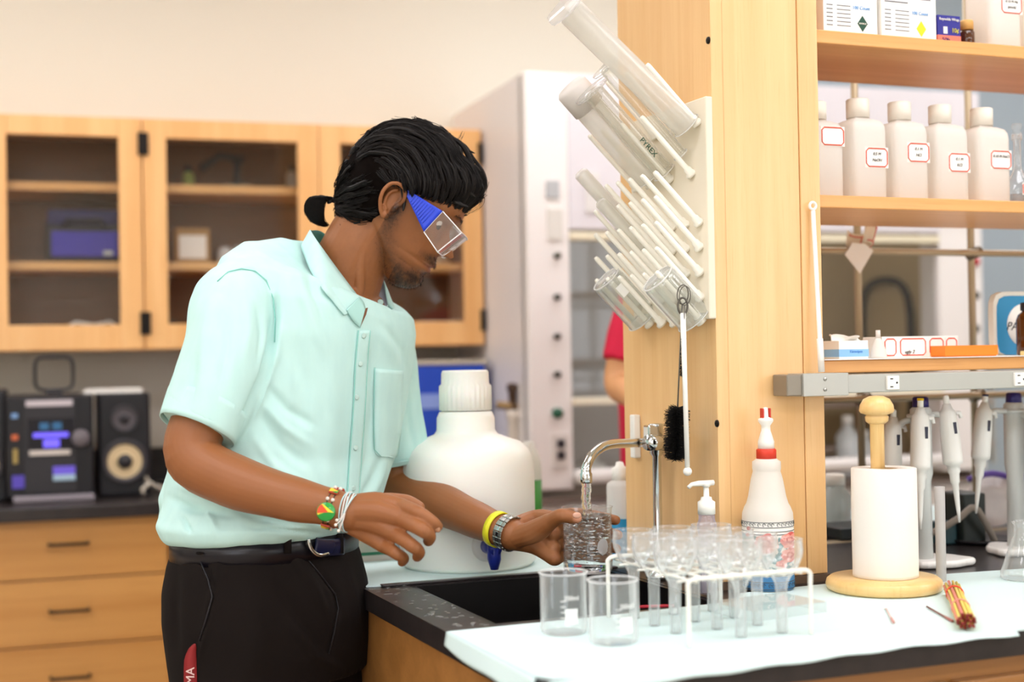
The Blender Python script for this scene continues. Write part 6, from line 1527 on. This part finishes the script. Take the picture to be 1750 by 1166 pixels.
def folds(me, lst, amp_noise=.0025, sc=14, seed=0, stretch=(1, 1, .35)):
    V = getv(me); N_ = getn(me); P = projpx(V); face = np.clip(-(N_ @ np.array(_fw))*1.6+.15, 0, 1); D = np.zeros(len(V))
    for pts, w_, a_ in lst:
        a_ = a_*1.55 if abs(a_) < .006 else a_
        best = np.full(len(V), 1e9); tb = np.zeros(len(V)); n = len(pts)-1
        for i in range(n):
            A_ = np.array(pts[i], float); B_ = np.array(pts[i+1], float); ab = B_-A_
            t = np.clip(((P-A_) @ ab)/(ab @ ab), 0, 1); d = np.linalg.norm(P-(A_+t[:, None]*ab), axis=1)
            m_ = d < best; best[m_] = d[m_]; tb[m_] = ((i+t)/n)[m_]
        env_ = np.sin(np.clip(tb, .02, .98)*math.pi)**.6
        D += a_*np.exp(-(best/w_)**2)*env_*face
    if amp_noise:
        st = Vector(stretch)
        D += amp_noise*np.array([noise.noise(Vector((p[0]*st.x, p[1]*st.y, p[2]*st.z))*sc+Vector((seed, 0, 0))) + .45*noise.noise(Vector((p[0]+p[2]*.4, p[1], p[2]*.6))*sc*2.6) for p in V])
    setv(me, V+N_*D[:, None])
folds(smesh, [([(468, 490), (472, 540), (466, 590), (452, 640), (425, 700), (400, 742)], 6.5, -.015), ([(478, 540), (470, 610), (450, 670), (430, 720)], 8, .007),
    ([(386, 464), (430, 458), (455, 478), (468, 520)], 2.6, -.0016), ([(375, 500), (352, 560), (335, 640)], 12, .003), ([(415, 500), (425, 560), (418, 620)], 10, .003), ([(395, 520), (388, 600), (375, 660)], 9, -.003), ([(440, 520), (448, 570), (440, 630)], 6, -.003),
    ([(455, 660), (490, 700), (540, 730)], 9, -.0035), ([(440, 700), (480, 760), (530, 800)], 10, -.003), ([(450, 690), (485, 730), (535, 765)], 8, .003), ([(430, 740), (470, 800), (520, 830)], 9, .003),
    ([(500, 560), (520, 650), (515, 740)], 16, -.003), ([(560, 600), (570, 700), (560, 800)], 16, .003), ([(632, 600), (640, 690), (630, 780), (612, 850)], 10, -.004), ([(650, 780), (640, 820), (618, 862)], 7, -.005), ([(660, 760), (652, 810), (635, 850)], 7, .004),
    ([(290, 850), (330, 872), (400, 880)], 7, -.005), ([(300, 830), (350, 845), (420, 872)], 6, .003), ([(380, 862), (450, 885), (530, 900)], 7, -.004), ([(480, 885), (540, 896), (600, 905)], 6, .003), ([(420, 900), (480, 905), (560, 915)], 4, -.003), ([(310, 880), (320, 900), (330, 910)], 4, -.004), ([(350, 870), (365, 892), (370, 912)], 5, .004), ([(560, 860), (570, 885), (580, 915)], 5, -.004),
    ([(640, 560), (670, 600), (690, 650)], 9, .003), ([(655, 555), (690, 600), (705, 660)], 7, -.003), ([(600, 470), (560, 480), (520, 470)], 8, .002), ([(520, 440), (535, 500), (560, 560)], 7, -.003), ([(500, 430), (515, 500), (540, 570), (560, 620)], 9, .0025),
    ([(695, 680), (700, 730), (712, 780)], 6, -.003), ([(340, 600), (330, 650), (318, 700)], 7, -.0028), ([(470, 470), (500, 480), (560, 560), (600, 570)], 20, .001)], .0034, 13)
shirt = wobj('shirt', smesh, SHIRT, man)
def bvh(me): 
    V_ = [v.co.copy() for v in me.vertices]; return BVHTree.FromPolygons(V_, [tuple(p.vertices) for p in me.polygons])
SB = bvh(smesh)
def hit(px, py, tree=None, off=.0):
    d = ray(px, py).normalized(); l, n, i, t = (tree or SB).ray_cast(CAM, d)
    if l is None: return at(px, py, 2.1)
    return l+n*off
def strip(left, right, n=20, tree=None, off=.0015):
    """cloth strip lying on the garment between two image-side outlines"""
    L_ = smooth([Vector((*p, 0)) for p in left], n); R__ = smooth([Vector((*p, 0)) for p in right], n); k = 5; m = MB(); vs = []
    for a, b in zip(L_, R__):
        for j in range(k+1):
            p = a.lerp(b, j/k); vs.append(hit(p.x, p.y, tree, off))
    fs = [(i*(k+1)+j, i*(k+1)+j+1, (i+1)*(k+1)+j+1, (i+1)*(k+1)+j) for i in range(len(L_)-1) for j in range(k)]
    return m.add(vs, fs, True)
pl_ = [(611, 565), (606, 620), (602, 700), (596, 780), (592, 850), (592, 912)]
wobj('placket', strip(pl_, [(x+21, y) for x, y in pl_], 6), SHIRT, shirt, solid=.0014)
for ln in (pl_, [(x+20, y) for x, y in pl_]): wobj('stitch_line', MB().tube([hit(p.x, p.y, None, .0022) for p in smooth([Vector((*q, 0)) for q in ln], 8)], .0007, 5), mk('seam%d' % ln[0][0], '8fcfc4', .8), shirt)
BUT = mk('button', 'b9d6cf', .3)
for (x, y) in ((619, 574), (613, 622), (607, 679), (605, 765), (601, 835)):
    q = hit(x, y, None, .003); d = (CAM-q).normalized(); T = Matrix.Translation(q) @ Vector((0, 0, 1)).rotation_difference((FD*.8+d*.5).normalized()).to_matrix().to_4x4()
    wobj('button', MB().lathe([(.0037, 0), (.0040, .0008), (.0032, .0012), (0, .0008)], 18, T=T), BUT, shirt)
pk_ = [(639, 628), (637, 700), (638, 768), (648, 779), (676, 782)]
wobj('pocket', strip([(640, 630), (638, 700), (639, 766), (646, 780)], [(688, 634), (686, 700), (681, 770), (674, 783)], 6, None, .0014), SHIRT, shirt, solid=.0012)
wobj('stitch_line', MB().tube([hit(x, y, None, .0026) for x, y in pk_], .0006, 5), mk('seam_p', '8fcfc4', .8), shirt)
# sleeve cuffs: short open bands round the sleeve ends
def cuff(c0, c1, r0, r1, m, par, nm='cuff', n=44, th=.0016, wob=.0012):
    ax = (c1-c0).normalized(); u1 = Vector((0, 1, 0)); u1 = (u1-ax*u1.dot(ax)).normalized(); u2 = ax.cross(u1); vs = []; K = 6
    for j in range(K+1):
        c_ = c0.lerp(c1, j/K); r = r0+(r1-r0)*j/K
        for k in range(n):
            a = 2*math.pi*k/n; rr = r+wob*math.sin(3*a+j*.3)
            vs.append(c_+u1*rr*math.cos(a)+u2*rr*math.sin(a))
    fs = [(j*n+k, j*n+(k+1) % n, (j+1)*n+(k+1) % n, (j+1)*n+k) for j in range(K) for k in range(n)]
    return wobj(nm, MB().add(vs, fs, True), m, par, solid=th)
cuff(_P[-6], _P[-1].lerp(_P[-2], -.7), .0600, .0550, SHIRT, shirt)
cuff(P2_[-4], P2_[-1].lerp(P2_[-2], -1.6), .0480, .0455, SHIRT, shirt)
# collar
def poly3(tab): return smooth([at(*p) for p in tab], 6)
def between(a, b, m, nm, par, k=6, bulge=.004, solid=.0016):
    vs = []; 
    for p, q in zip(a, b):
        for j in range(k+1):
            t = j/k; d = (CAM-p).normalized(); vs.append(p.lerp(q, t)+d*bulge*math.sin(math.pi*t))
    n = min(len(a), len(b)); fs = [(i*(k+1)+j, i*(k+1)+j+1, (i+1)*(k+1)+j+1, (i+1)*(k+1)+j) for i in range(n-1) for j in range(k)]
    return wobj(nm, MB().add(vs, fs, True), m, par, solid=solid)
topl = [(530, 393, 2.205), (545, 416, 2.165), (569, 450, 2.15), (596, 486, 2.142), (612, 507, 2.142), (624, 523, 2.145)]
lowp = [(512, 424), (530, 468), (548, 494), (566, 516), (578, 530), (586, 539)]
low3 = [hit(x, y, None, .0035) for x, y in lowp]
between(poly3(topl), smooth(low3, 6), SHIRT, 'collar', shirt)
inn = [(612, 560, 2.118), (600, 520, 2.14), (590, 492, 2.15), (566, 460, 2.155), (543, 424, 2.17), (531, 398, 2.212), (536, 394, 2.25), (552, 398, 2.29), (590, 430, 2.305), (630, 462, 2.29), (654, 482, 2.255)]
inb = [(613, 566, 2.13), (596, 545, 2.16), (580, 520, 2.165), (555, 485, 2.17), (534, 448, 2.19), (526, 425, 2.215), (530, 425, 2.25), (550, 435, 2.29), (590, 470, 2.30), (625, 500, 2.285), (640, 525, 2.235)]
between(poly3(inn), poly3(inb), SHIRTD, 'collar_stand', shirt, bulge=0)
between(poly3([(655, 479, 2.25), (660, 494, 2.26), (663, 508, 2.262), (663, 520, 2.255)]), poly3([(640, 500, 2.24), (638, 512, 2.23), (642, 524, 2.225), (652, 534, 2.23)]), CHAMB, 'collar', shirt, bulge=-.004)
between(poly3([(655, 478, 2.252), (664, 500, 2.27), (668, 512, 2.28)]), poly3([(663, 520, 2.25), (672, 530, 2.265), (682, 540, 2.28)]), SHIRT, 'collar', shirt, bulge=.003)
q = at(612, 516, 2.132); T = Matrix.Translation(q) @ Vector((0, 0, 1)).rotation_difference((CAM-q).normalized()).to_matrix().to_4x4()
wobj('button', MB().lathe([(.0046, 0), (.005, .001), (.0038, .0016), (0, .0012)], 18, T=T), BUT, shirt)
q = at(650, 517, 2.222); T = Matrix.Translation(q) @ Vector((0, 0, 1)).rotation_difference((CAM-q).normalized()).to_matrix().to_4x4()
wobj('button', MB().lathe([(.0046, 0), (.005, .001), (.0038, .0016), (0, .0012)], 18, T=T), BUT, shirt)
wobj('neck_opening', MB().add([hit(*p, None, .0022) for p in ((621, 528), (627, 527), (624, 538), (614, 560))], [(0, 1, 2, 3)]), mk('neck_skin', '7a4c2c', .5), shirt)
wobj('collar_band', strip([(590, 530), (600, 547), (613, 561)], [(612, 509), (619, 518), (622, 528)], 5, None, .0028), mk('mint_band_shaded', 'aedcd5', .85), shirt, solid=.001)  # band a little darker, its shade put into the colour

wobj('shoulder_seam', MB().tube([hit(x, y, None, .0014) for x, y in ((372, 482), (390, 466), (412, 460), (436, 464), (455, 480), (466, 510), (471, 545), (470, 585))], .0009, 5), mk('seam_s', '8fcfc4', .8), shirt)
# dark sheet inside the open V, shade put into its colour
wobj('neck_shade', MB().add([at(612, 566, 2.14), at(600, 520, 2.19), at(640, 505, 2.25), at(634, 530, 2.20)], [(0, 1, 2, 3)]), SHIRTD, shirt)
# trousers
TRM = mk('black_twill', '17110f', .9, spec=.2, bump=(900, .3, .0004))
c_ = lambda px, py, D=2.135: at(px, py, D)
tsec = [(c_(455, 903), .148, .113, lm(1), 0), (c_(455, 925), .150, .115, lm(1), 0), (c_(455, 955), .160, .122, lm(1), 0), (c_(457, 1000), .168, .130, lm(1), 0), (c_(460, 1050), .170, .134, lm(1), 0), (c_(463, 1100), .168, .130, lm(1), 0), (c_(466, 1150), .17, .12, lm(1), 0)]
tp_ = [loft(tsec, e=2.2)]
def leg(px, D, fx, fy):
    a = at(px, 1080, D); b = at(px+8, 1180, D); k = Vector((b.x+fx*.3, b.y+fy*.3, .50)); e = Vector((b.x+fx, b.y+fy, .06))
    return MB().tube(smooth([a, b, k, e], 8), [float(np.interp(i/24, [0, .33, .66, 1], [.100, .100, .078, .072])) for i in range(25)], 30), e
l1, e1 = leg(404, 2.08, -.03, -.03); l2, e2 = leg(500, 2.19, -.01, .02)
tmesh = remesh(joined(tp_+[l1, l2]), .0045, 6, 'trousers')
folds(tmesh, [([(518, 945), (548, 980), (574, 1014), (579, 1040), (572, 1080), (560, 1120)], 4, -.006), ([(500, 950), (535, 1000), (560, 1060)], 9, .004), ([(340, 955), (362, 985), (368, 1010), (355, 1060), (340, 1100)], 4, -.005), ([(372, 960), (366, 1010), (350, 1080), (338, 1140)], 7, .0045),
    ([(420, 1000), (440, 1080), (430, 1160)], 22, .004), ([(480, 1000), (520, 1070), (560, 1140)], 12, -.005), ([(500, 1060), (540, 1120), (590, 1150)], 10, .005), ([(300, 960), (296, 1040), (300, 1120)], 9, -.004), ([(590, 960), (610, 1040), (620, 1120)], 8, .003)], .002, 9)
trs = wobj('trousers', tmesh, TRM, man)
TB = bvh(tmesh)
wobj('fly_seam', MB().tube([hit(x, y, TB, .0012) for x, y in ((520, 950), (548, 983), (573, 1016), (578, 1040), (571, 1080), (561, 1118))], .0011, 5), BLACK, trs)
wobj('pocket_edge', MB().tube([hit(x, y, TB, .0015) for x, y in ((342, 955), (356, 990), (362, 1020), (352, 1060), (342, 1096))], .0014, 5), BLACK, trs)
for e_x in (e1, e2):
    m = MB().tube([e_x+Vector((-.09, .04, -.02)), e_x+Vector((-.02, .01, -.005)), e_x+Vector((.10, -.05, -.022)), e_x+Vector((.19, -.10, -.032))], [.036, .05, .042, .026], 18)
    for p in m.v: p.z = max(.001, p.z)
    wobj('shoe', m, BLACK, man)
# belt and buckle
BELT = mk('belt_leather', '14121a', .3)
def band(cpx, cpy, a, b, h, e=2.2, n=80, fz=0):
    c = at(cpx, cpy, 2.135); vs = []
    for j in (0, 1):
        for k in range(n):
            t = 2*math.pi*k/n; ca, sa = math.cos(t), math.sin(t); kk = (abs(ca)**e+abs(sa)**e)**(-1/e)
            vs.append(c+lm(1)*a*ca*kk+Vector((.85, -.52, fz))*b*sa*kk+Vector((0, 0, h*(.5-j))))
    return MB().add(vs, [(k, (k+1) % n, n+(k+1) % n, n+k) for k in range(n)], True)
belt = wobj('belt', band(455, 925, .1535, .1185, .034), BELT, man, solid=.003)
BLT = bvh(band(455, 925, .1565, .1215, .06).mesh('b'))
bk2 = [hit(x, y, BLT, .004) for x, y in ((524, 921), (525, 929), (529, 939), (537, 947), (546, 949), (557, 946))]
wobj('buckle', MB().tube(smooth(bk2, 4), .0032, 8), CHROME, belt)
bt_ = [hit(x, y, BLT, .003) for x, y in ((536, 934), (550, 936), (566, 936), (585, 934))]
wobj('belt_tail', MB().tube(smooth(bt_, 4), [(.013, .0025)]*(len(smooth(bt_, 4))), 12, ref=(0, 0, 1)), mk('belt_navy', '1a1c38', .25), belt)
for x in (578, 490, 344):
    a, b = hit(x, 912, BLT, .003), hit(x, 946, BLT, .003); wobj('belt_loop', MB().tube([a, a.lerp(b, .5), b], [(.0055, .0018)]*3, 10, ref=tuple(_rt)), TRM, trs)
# red ribbon tag hanging at the side
rt_ = [hit(x, y, TB, .005) for x, y in ((338, 1100), (333, 1115), (331, 1135), (331, 1160))]; rt_.append(rt_[-1]+Vector((0, 0, -.07)))
rib = thing('ribbon_tag', 'dark red ribbon key tag with white letters hanging from the trouser pocket', 'tag', rt_[0]); 
L_ = smooth([p-rt_[0] for p in rt_], 5); vs = []
for i, p in enumerate(L_):
    w_ = float(np.interp(i, [0, 3, 8, 20], [.001, .006, .0095, .0105])); vs += [p-_rt*w_, p+_rt*w_*.8]
obj('ribbon', MB().add(vs, [(2*i, 2*i+1, 2*i+3, 2*i+2) for i in range(len(L_)-1)], True), mk('ribbon_red', '8e1f22', .6), rib, solid=.0015)
t = text('MA', .017, mk('ribbon_print', 'e6c9c4', .7), rib, (0, 0, 0)); q = rt_[2].lerp(rt_[3], .75)-rt_[0]
t.matrix_local = Matrix.Translation(q-_fw*.003+_rt*.0) @ Matrix((list(_up), list(-_rt), list(-_fw))).transposed().to_4x4() 
# ------------------------------------------------------------------ worn things
gv = lambda px, py: px2H(px, py)
GO = HO; gog = thing('safety_goggles', 'clear safety goggles with ribbed blue arm worn over the man\'s eyes', 'goggles', HO)
def G(f, s, u): return (Hf*f+Hs*s+Hu*u)*.001
A1, A2 = gv(757, 362), gv(725, 397); D1, C1 = gv(789, 398), gv(748, 431); AP = gv(694, 326)
SW = 71
BLU = mk('goggle_blue', '1c3fd0', .35)
for sg in (1, -1):
    qd = [(AP[0], AP[1]+2), (AP[0]+1, AP[1]-3), A2, A1]; top_, bot_ = [], []
    def arm(u, v): 
        a = Vector((AP[0]+(A1[0]-AP[0])*u, 0, AP[1]+2+(A1[1]-AP[1]-2)*u)); b = Vector((AP[0]+(A2[0]-AP[0])*u, 0, AP[1]-3+(A2[1]-AP[1]+3)*u)); p = a.lerp(b, v)
        return G(p.x, sg*(76+2*math.sin(u*2)), p.z)
    o = obj('temple_arm', MB().sheet(arm, 14, 8), BLU, gog, solid=.002)
    for k in range(9):
        u_ = .28+.07*k; obj('rib', MB().tube([arm(u_, v_)+Hs*sg*.0014 for v_ in (.12, .5, .88)], .0007, 5), BLU, o)
GCL = thin('goggle_clear', (.96, .96, .97), (.9, .91, .93), haze=.10, edgehaze=.35, refl=2.0)
def front(u, v):
    s = SW*(1-2*u); x = abs(s)/SW; f_ = D1[0]+(C1[0]-D1[0])*v; uu = D1[1]+(C1[1]-D1[1])*v; nb = math.exp(-(s/17)**2)
    if v > .0: uu += nb*24*v*v; f_ += nb*6*v
    return G(f_+7*(1-x**3)-0*x, s*1.0, uu)
obj('lens', MB().sheet(front, 40, 12), GCL, gog)
for sg in (1, -1):
    def sidep(u, v):
        a = Vector((A1[0], 0, A1[1])).lerp(Vector((D1[0], 0, D1[1])), u); b = Vector((A2[0], 0, A2[1])).lerp(Vector((C1[0], 0, C1[1])), u); p = a.lerp(b, v)
        return G(p.x, sg*(76-5*u+1.5*math.sin(v*3)), p.z)
    sd_ = obj('side_shield', MB().sheet(sidep, 10, 8), GCL, gog)
    EDG = mk('goggle_highlight%d' % sg, 'f4f2f4', .15, spec=.8)  # white tubes stand in for highlight lines on the clear edges
    for pts in ([sidep(0, v/6) for v in range(7)], [sidep(1, v/6) for v in range(7)], [sidep(u/6, 0) for u in range(7)], [sidep(u/6, 1) for u in range(7)]):
        obj('edge_highlight', MB().tube(pts, .0009, 6), EDG, sd_)
def topp(u, v): 
    a = front(u, 0); s = SW*(1-2*u); b = G(A1[0]+6, s*1.05, A1[1]+1); return a.lerp(b, v)
obj('brow_bar', MB().sheet(topp, 30, 4), GCL, gog)
obj('lower_highlight', MB().tube([front(u/40, 1) for u in range(41)], .0011, 6), EDG, gog); obj('upper_highlight', MB().tube([front(u/40, 0) for u in range(41)], .0009, 6), EDG, gog)
def wrist(c, ax, r, rx=None):
    ax = ax.normalized(); u1 = (Vector((0, -1, 0))-ax*Vector((0, -1, 0)).dot(ax)).normalized(); u2 = ax.cross(u1).normalized(); rx = rx or r
    return lambda a, k=1.0, s=0: c+ax*s+(u1*math.cos(a)*rx+u2*math.sin(a)*r)*k
c0 = at(569, 869, 1.9345); axr = at(596, 876, 1.93)-at(530, 858, 1.94)
W1 = wrist(Vector((0, 0, 0)), axr, .0272)
br_ = thing('bead_bracelet', 'bead bracelet with round green, orange and yellow disc on right wrist', 'bracelet', c0)
cordp = [W1(a) for a in [2*math.pi*i/40 for i in range(40)]]
for s_ in (-.0035, .0035): obj('cord', MB().tube([p+axr.normalized()*s_ for p in cordp], .0007, 5, closed=True), BLACK, br_)
bw = mk('bead_white', 'f2e6da', .3); tc = [mk('tile_a', 'b8432c', .4), mk('tile_b', '2f8a3c', .4), mk('tile_c', 'e6c83c', .4)]
for k in range(12):
    a = 2*math.pi*k/12
    if k == 0: continue
    if k in (2, 10, 4, 8, 6):
        p = W1(a, 1.04); n_ = p.normalized(); T = Matrix.Translation(p) @ Matrix((list(axr.normalized()), list(n_.cross(axr.normalized()).normalized()), list(n_))).transposed().to_4x4()
        tl_ = obj('tile_bead', MB().box((0, 0, 0), (.013, .010, .003), T=T), tc[0], br_, bevel=.001)
        obj('tile_stripe', MB().add([(-.006, -.0045, .0018), (.006, 0, .0018), (-.006, .0045, .0018)], [(0, 1, 2)], T=T), tc[2], tl_); obj('tile_stripe', MB().add([(.006, -.0045, .0017), (.006, .0045, .0017), (-.001, -.0045, .0017)], [(0, 1, 2)], T=T), tc[1], tl_)
    else:
        for s_ in (-.0038, .0038): obj('bead', MB().ball(W1(a, 1.03, s_), .0026, 10, 8), bw, br_)
p = W1(.1, 1.10); n_ = (CAM-(c0+p)).normalized(); X_ = (_rt-n_*_rt.dot(n_)).normalized(); T = Matrix.Translation(p) @ Matrix((list(X_), list(n_.cross(X_)), list(n_))).transposed().to_4x4()
dsc = obj('disc', MB().lathe([(.0118, -.0015), (.0128, 0), (.0118, .0014), (0, .0016)], 40, T=T), mk('disc_green', '1f9a3c', .25, coat=.5), br_)
def sec(pts, m, z): obj('disc_field', MB().add([(x*.0118, y*.0118, z) for x, y in pts], [tuple(range(len(pts)))], T=T), m, dsc)
arc = lambda a0, a1, n=10: [(math.cos(R(a0+(a1-a0)*i/n)), math.sin(R(a0+(a1-a0)*i/n))) for i in range(n+1)]
sec([(1*.9, -.12)]+arc(112, 200, 10)+[(0, 0)], mk('disc_yellow', 'f2dc28', .25, coat=.5), .0021)
sec([(.25, -.05)]+arc(120, 188, 10), mk('disc_orange', 'e8460c', .25, coat=.5), .0026)
br2 = thing('thread_bracelet', 'loose pale blue and white thread bracelet beside the man\'s right hand', 'bracelet', at(594, 875, 1.93))
W2 = wrist(Vector((0, 0, 0)), axr, .0262); TH1 = mk('thread_blue', 'b9dde0', .7); TH2 = mk('thread_white', 'e9e4de', .7)
for k in range(5):
    obj('thread', MB().tube([W2(a, 1.0+.03*math.sin(a*3+k), -.004+.0022*k+.0022*math.sin(a*2+k)) for a in [2*math.pi*i/36 for i in range(36)]], .0009, 5, closed=True), [TH1, TH2][k % 2], br2)
b0 = W2(.0, 1.08)
for k, (x, y) in enumerate(((-8, 12), (-5, 30), (-10, 20))):
    e_ = b0+_rt*x*.00079-_up*y*.00079*1.0
    s_ = obj('loose_thread', MB().tube(smooth([W2(-.9, 1.08), b0.lerp(e_, .3)+_rt*.004, e_]), .0008, 5), TH2, br2); obj('end_bead', MB().ball(e_, .0022, 10, 8), bw, s_)
cL = at(851, 905, 2.154); axl = at(880, 915, 2.135)-at(805, 885, 2.20)
WL = wrist(Vector((0, 0, 0)), axl, .0262, .0262)
yb = thing('wristband', 'yellow rubber wristband on the left forearm beside the watch', 'wristband', cL)
vs = []; n = 48
for s_ in (-.0055, .0055):
    for k in range(n): vs.append(WL(2*math.pi*k/n, 1.02, s_))
obj('band', MB().add(vs, [(k, (k+1) % n, n+(k+1) % n, n+k) for k in range(n)], True), mk('band_yellow', 'e9e32a', .4), yb, solid=.002)
cW = at(870, 911, 2.141); wt2 = thing('wrist_watch', 'steel link wrist watch on the left wrist', 'watch', cW)
for k in range(20):
    a = 2*math.pi*(k+.5)/20; p = WL(a, 1.0); n_ = p.normalized(); ax_ = axl.normalized(); T = Matrix.Translation(p) @ Matrix((list(ax_), list(n_.cross(ax_).normalized()), list(n_))).transposed().to_4x4()
    for j in (-1, 0, 1): obj('link', MB().box((j*.0058, 0, 0), (.0054, .0074, .0024), T=T), [STEEL, CHROME][j == 0], wt2, bevel=.0006, seg=1)
p = WL(math.pi, 1.12); n_ = p.normalized(); T = Matrix.Translation(p) @ Vector((0, 0, 1)).rotation_difference(n_).to_matrix().to_4x4()
obj('watch_case', MB().lathe([(.016, -.004), (.018, 0), (.016, .004), (0, .0045)], 32, T=T), STEEL, wt2)
# ------------------------------------------------------------------ second person, seen past the pillar
D3 = 3.3
p3 = lambda px, py, d=0: at(px, py, D3+d)
R2 = Vector((p3(1135, 700).x, p3(1135, 700, .1).y, 0))
wm_ = thing('person', 'person in a crimson short-sleeved shirt standing half hidden behind the pillar', 'person', R2)
sk2 = mk('skin_light', 'd8a070', .5, sss=.1)
hd = [MB().ball(p3(1150, 385, .02), (.078, .098, .118), 28, 20), MB().ball(p3(1168, 405, -.0), (.05, .06, .075), 20, 14), MB().tube([p3(1188, 392), p3(1198, 412), p3(1190, 416)], [.010, .016, .01], 12)]
hd.append(MB().tube([p3(1142, 430, .02), p3(1136, 490, .03)], [.052, .062], 20))
hd += [MB().tube([p3(1135, 500, .03), p3(1135, 640, .03), p3(1140, 900, .03)], [.08, .088, .085], 24)]
for dy, x in ((-.14, 0), (.2, 12)):
    sh = p3(1088+x*2, 545, dy); el = p3(1060+x, 655, dy-.02); wr2 = p3(1095+x, 690, dy-.16); hn = p3(1118+x, 694, dy-.20)
    hd.append(MB().tube(smooth([sh, sh.lerp(el, .5), el, el.lerp(wr2, .5), wr2]), [float(np.interp(i/16, [0, .5, 1], [.05, .037, .024])) for i in range(17)], 18))
    hd.append(MB().ball(hn, (.035, .028, .018), 16, 10))
    for k in range(4): hd.append(MB().tube([hn+Vector((.02, -.012+.011*k, .002)), hn+Vector((.05, -.014+.012*k, -.004)), hn+Vector((.072, -.014+.012*k, -.016))], [.0085, .0078, .0062], 8))
    hd.append(MB().tube([hn+Vector((0, -.025, .005)), hn+Vector((.03, -.04, .0))], [.010, .008], 8))
obj('body', remesh(joined(hd), .0055, 3, 'body'), sk2, wm_).location = -R2
h_ = MB().ball(p3(1142, 372, .03), (.090, .108, .125), 28, 20)
for p in h_.v:
    nn = noise.noise(p*14); p += (p-p3(1142, 372, .03))*.08*nn
obj('hair', h_, mk('hair_brown', '2a1c14', .5), wm_).location = -R2
CR = mk('crimson_cotton', 'd01440', .75, bump=(300, .2, .001)); ts = []
def ring2(px, py, a, b): return (p3(px, py, .03), a, b)
def lo2(secs):
    n = 36; vs = []; fs = []
    for c, a, b in secs:
        for k in range(n): t = 2*math.pi*k/n; vs.append(c+Vector((a*math.cos(t), -b*math.sin(t), 0)))
    for j in range(len(secs)-1):
        for k in range(n): fs.append((j*n+k, j*n+(k+1) % n, (j+1)*n+(k+1) % n, (j+1)*n+k))
    fs.append(tuple(range(n-1, -1, -1))); fs.append(tuple((len(secs)-1)*n+k for k in range(n)))
    return MB().add(vs, fs, True)
ts.append(lo2([ring2(1136, 478, .07, .08), ring2(1132, 500, .10, .18), ring2(1130, 560, .115, .2), ring2(1134, 700, .105, .19), ring2(1138, 800, .105, .185), ring2(1138, 935, .11, .19)]))
for dy, x in ((-.14, 0), (.2, 12)):
    ts.append(MB().tube([p3(1095+x*2, 530, dy), p3(1078+x, 580, dy-.01), p3(1066+x, 622, dy-.02)], [.058, .055, .05], 22))
obj('shirt', remesh(joined(ts), .006, 5, 'shirt'), CR, wm_).location = -R2
hipz = p3(1140, 925).z; m = MB()
for dy in (-.07, .13):
    b = p3(1142, 925, dy); m.tube([b+Vector((0, 0, .02)), Vector((b.x, b.y, .45)), Vector((b.x-.01, b.y, .06))], [.105, .075, .065], 20)
    wmx = MB().tube([Vector((b.x-.07, b.y, .04)), Vector((b.x+.05, b.y, .04)), Vector((b.x+.15, b.y, .03))], [.035, .04, .026], 14)
    obj('shoe', wmx, BLACK, wm_).location = -R2
m.ball(p3(1142, 930, .03), (.12, .17, .11), 24, 16)
obj('trousers', remesh(m, .008, 3, 'trousers'), mk('denim', '3a4258', .8), wm_).location = -R2
# ------------------------------------------------------------------ unseen glowing windows added behind the camera as frontal fill
fillc = matt('added_fill_glow', 'f2f8ff', FILL_E)
for k, xx in enumerate((-1.75, 3.3)):
    c = A.w(xx, Y1+.012, 1.75); f = MB()
    f.bx(-.98, .98, -.01, .03, -.78, -.72).bx(-.98, .98, -.01, .03, .72, .78).bx(-.98, -.92, -.01, .03, -.72, .72).bx(.92, .98, -.01, .03, -.72, .72).bx(-.02, .02, -.01, .03, -.72, .72)
    wn = obj('added_fill_window_%d' % (k+1), f, WHITE, loc=c, rz=A.yaw); tag(wn, kind='structure')
    obj('pane', MB().bx(-.92, .92, -.008, .0, -.72, .72), fillc, wn)
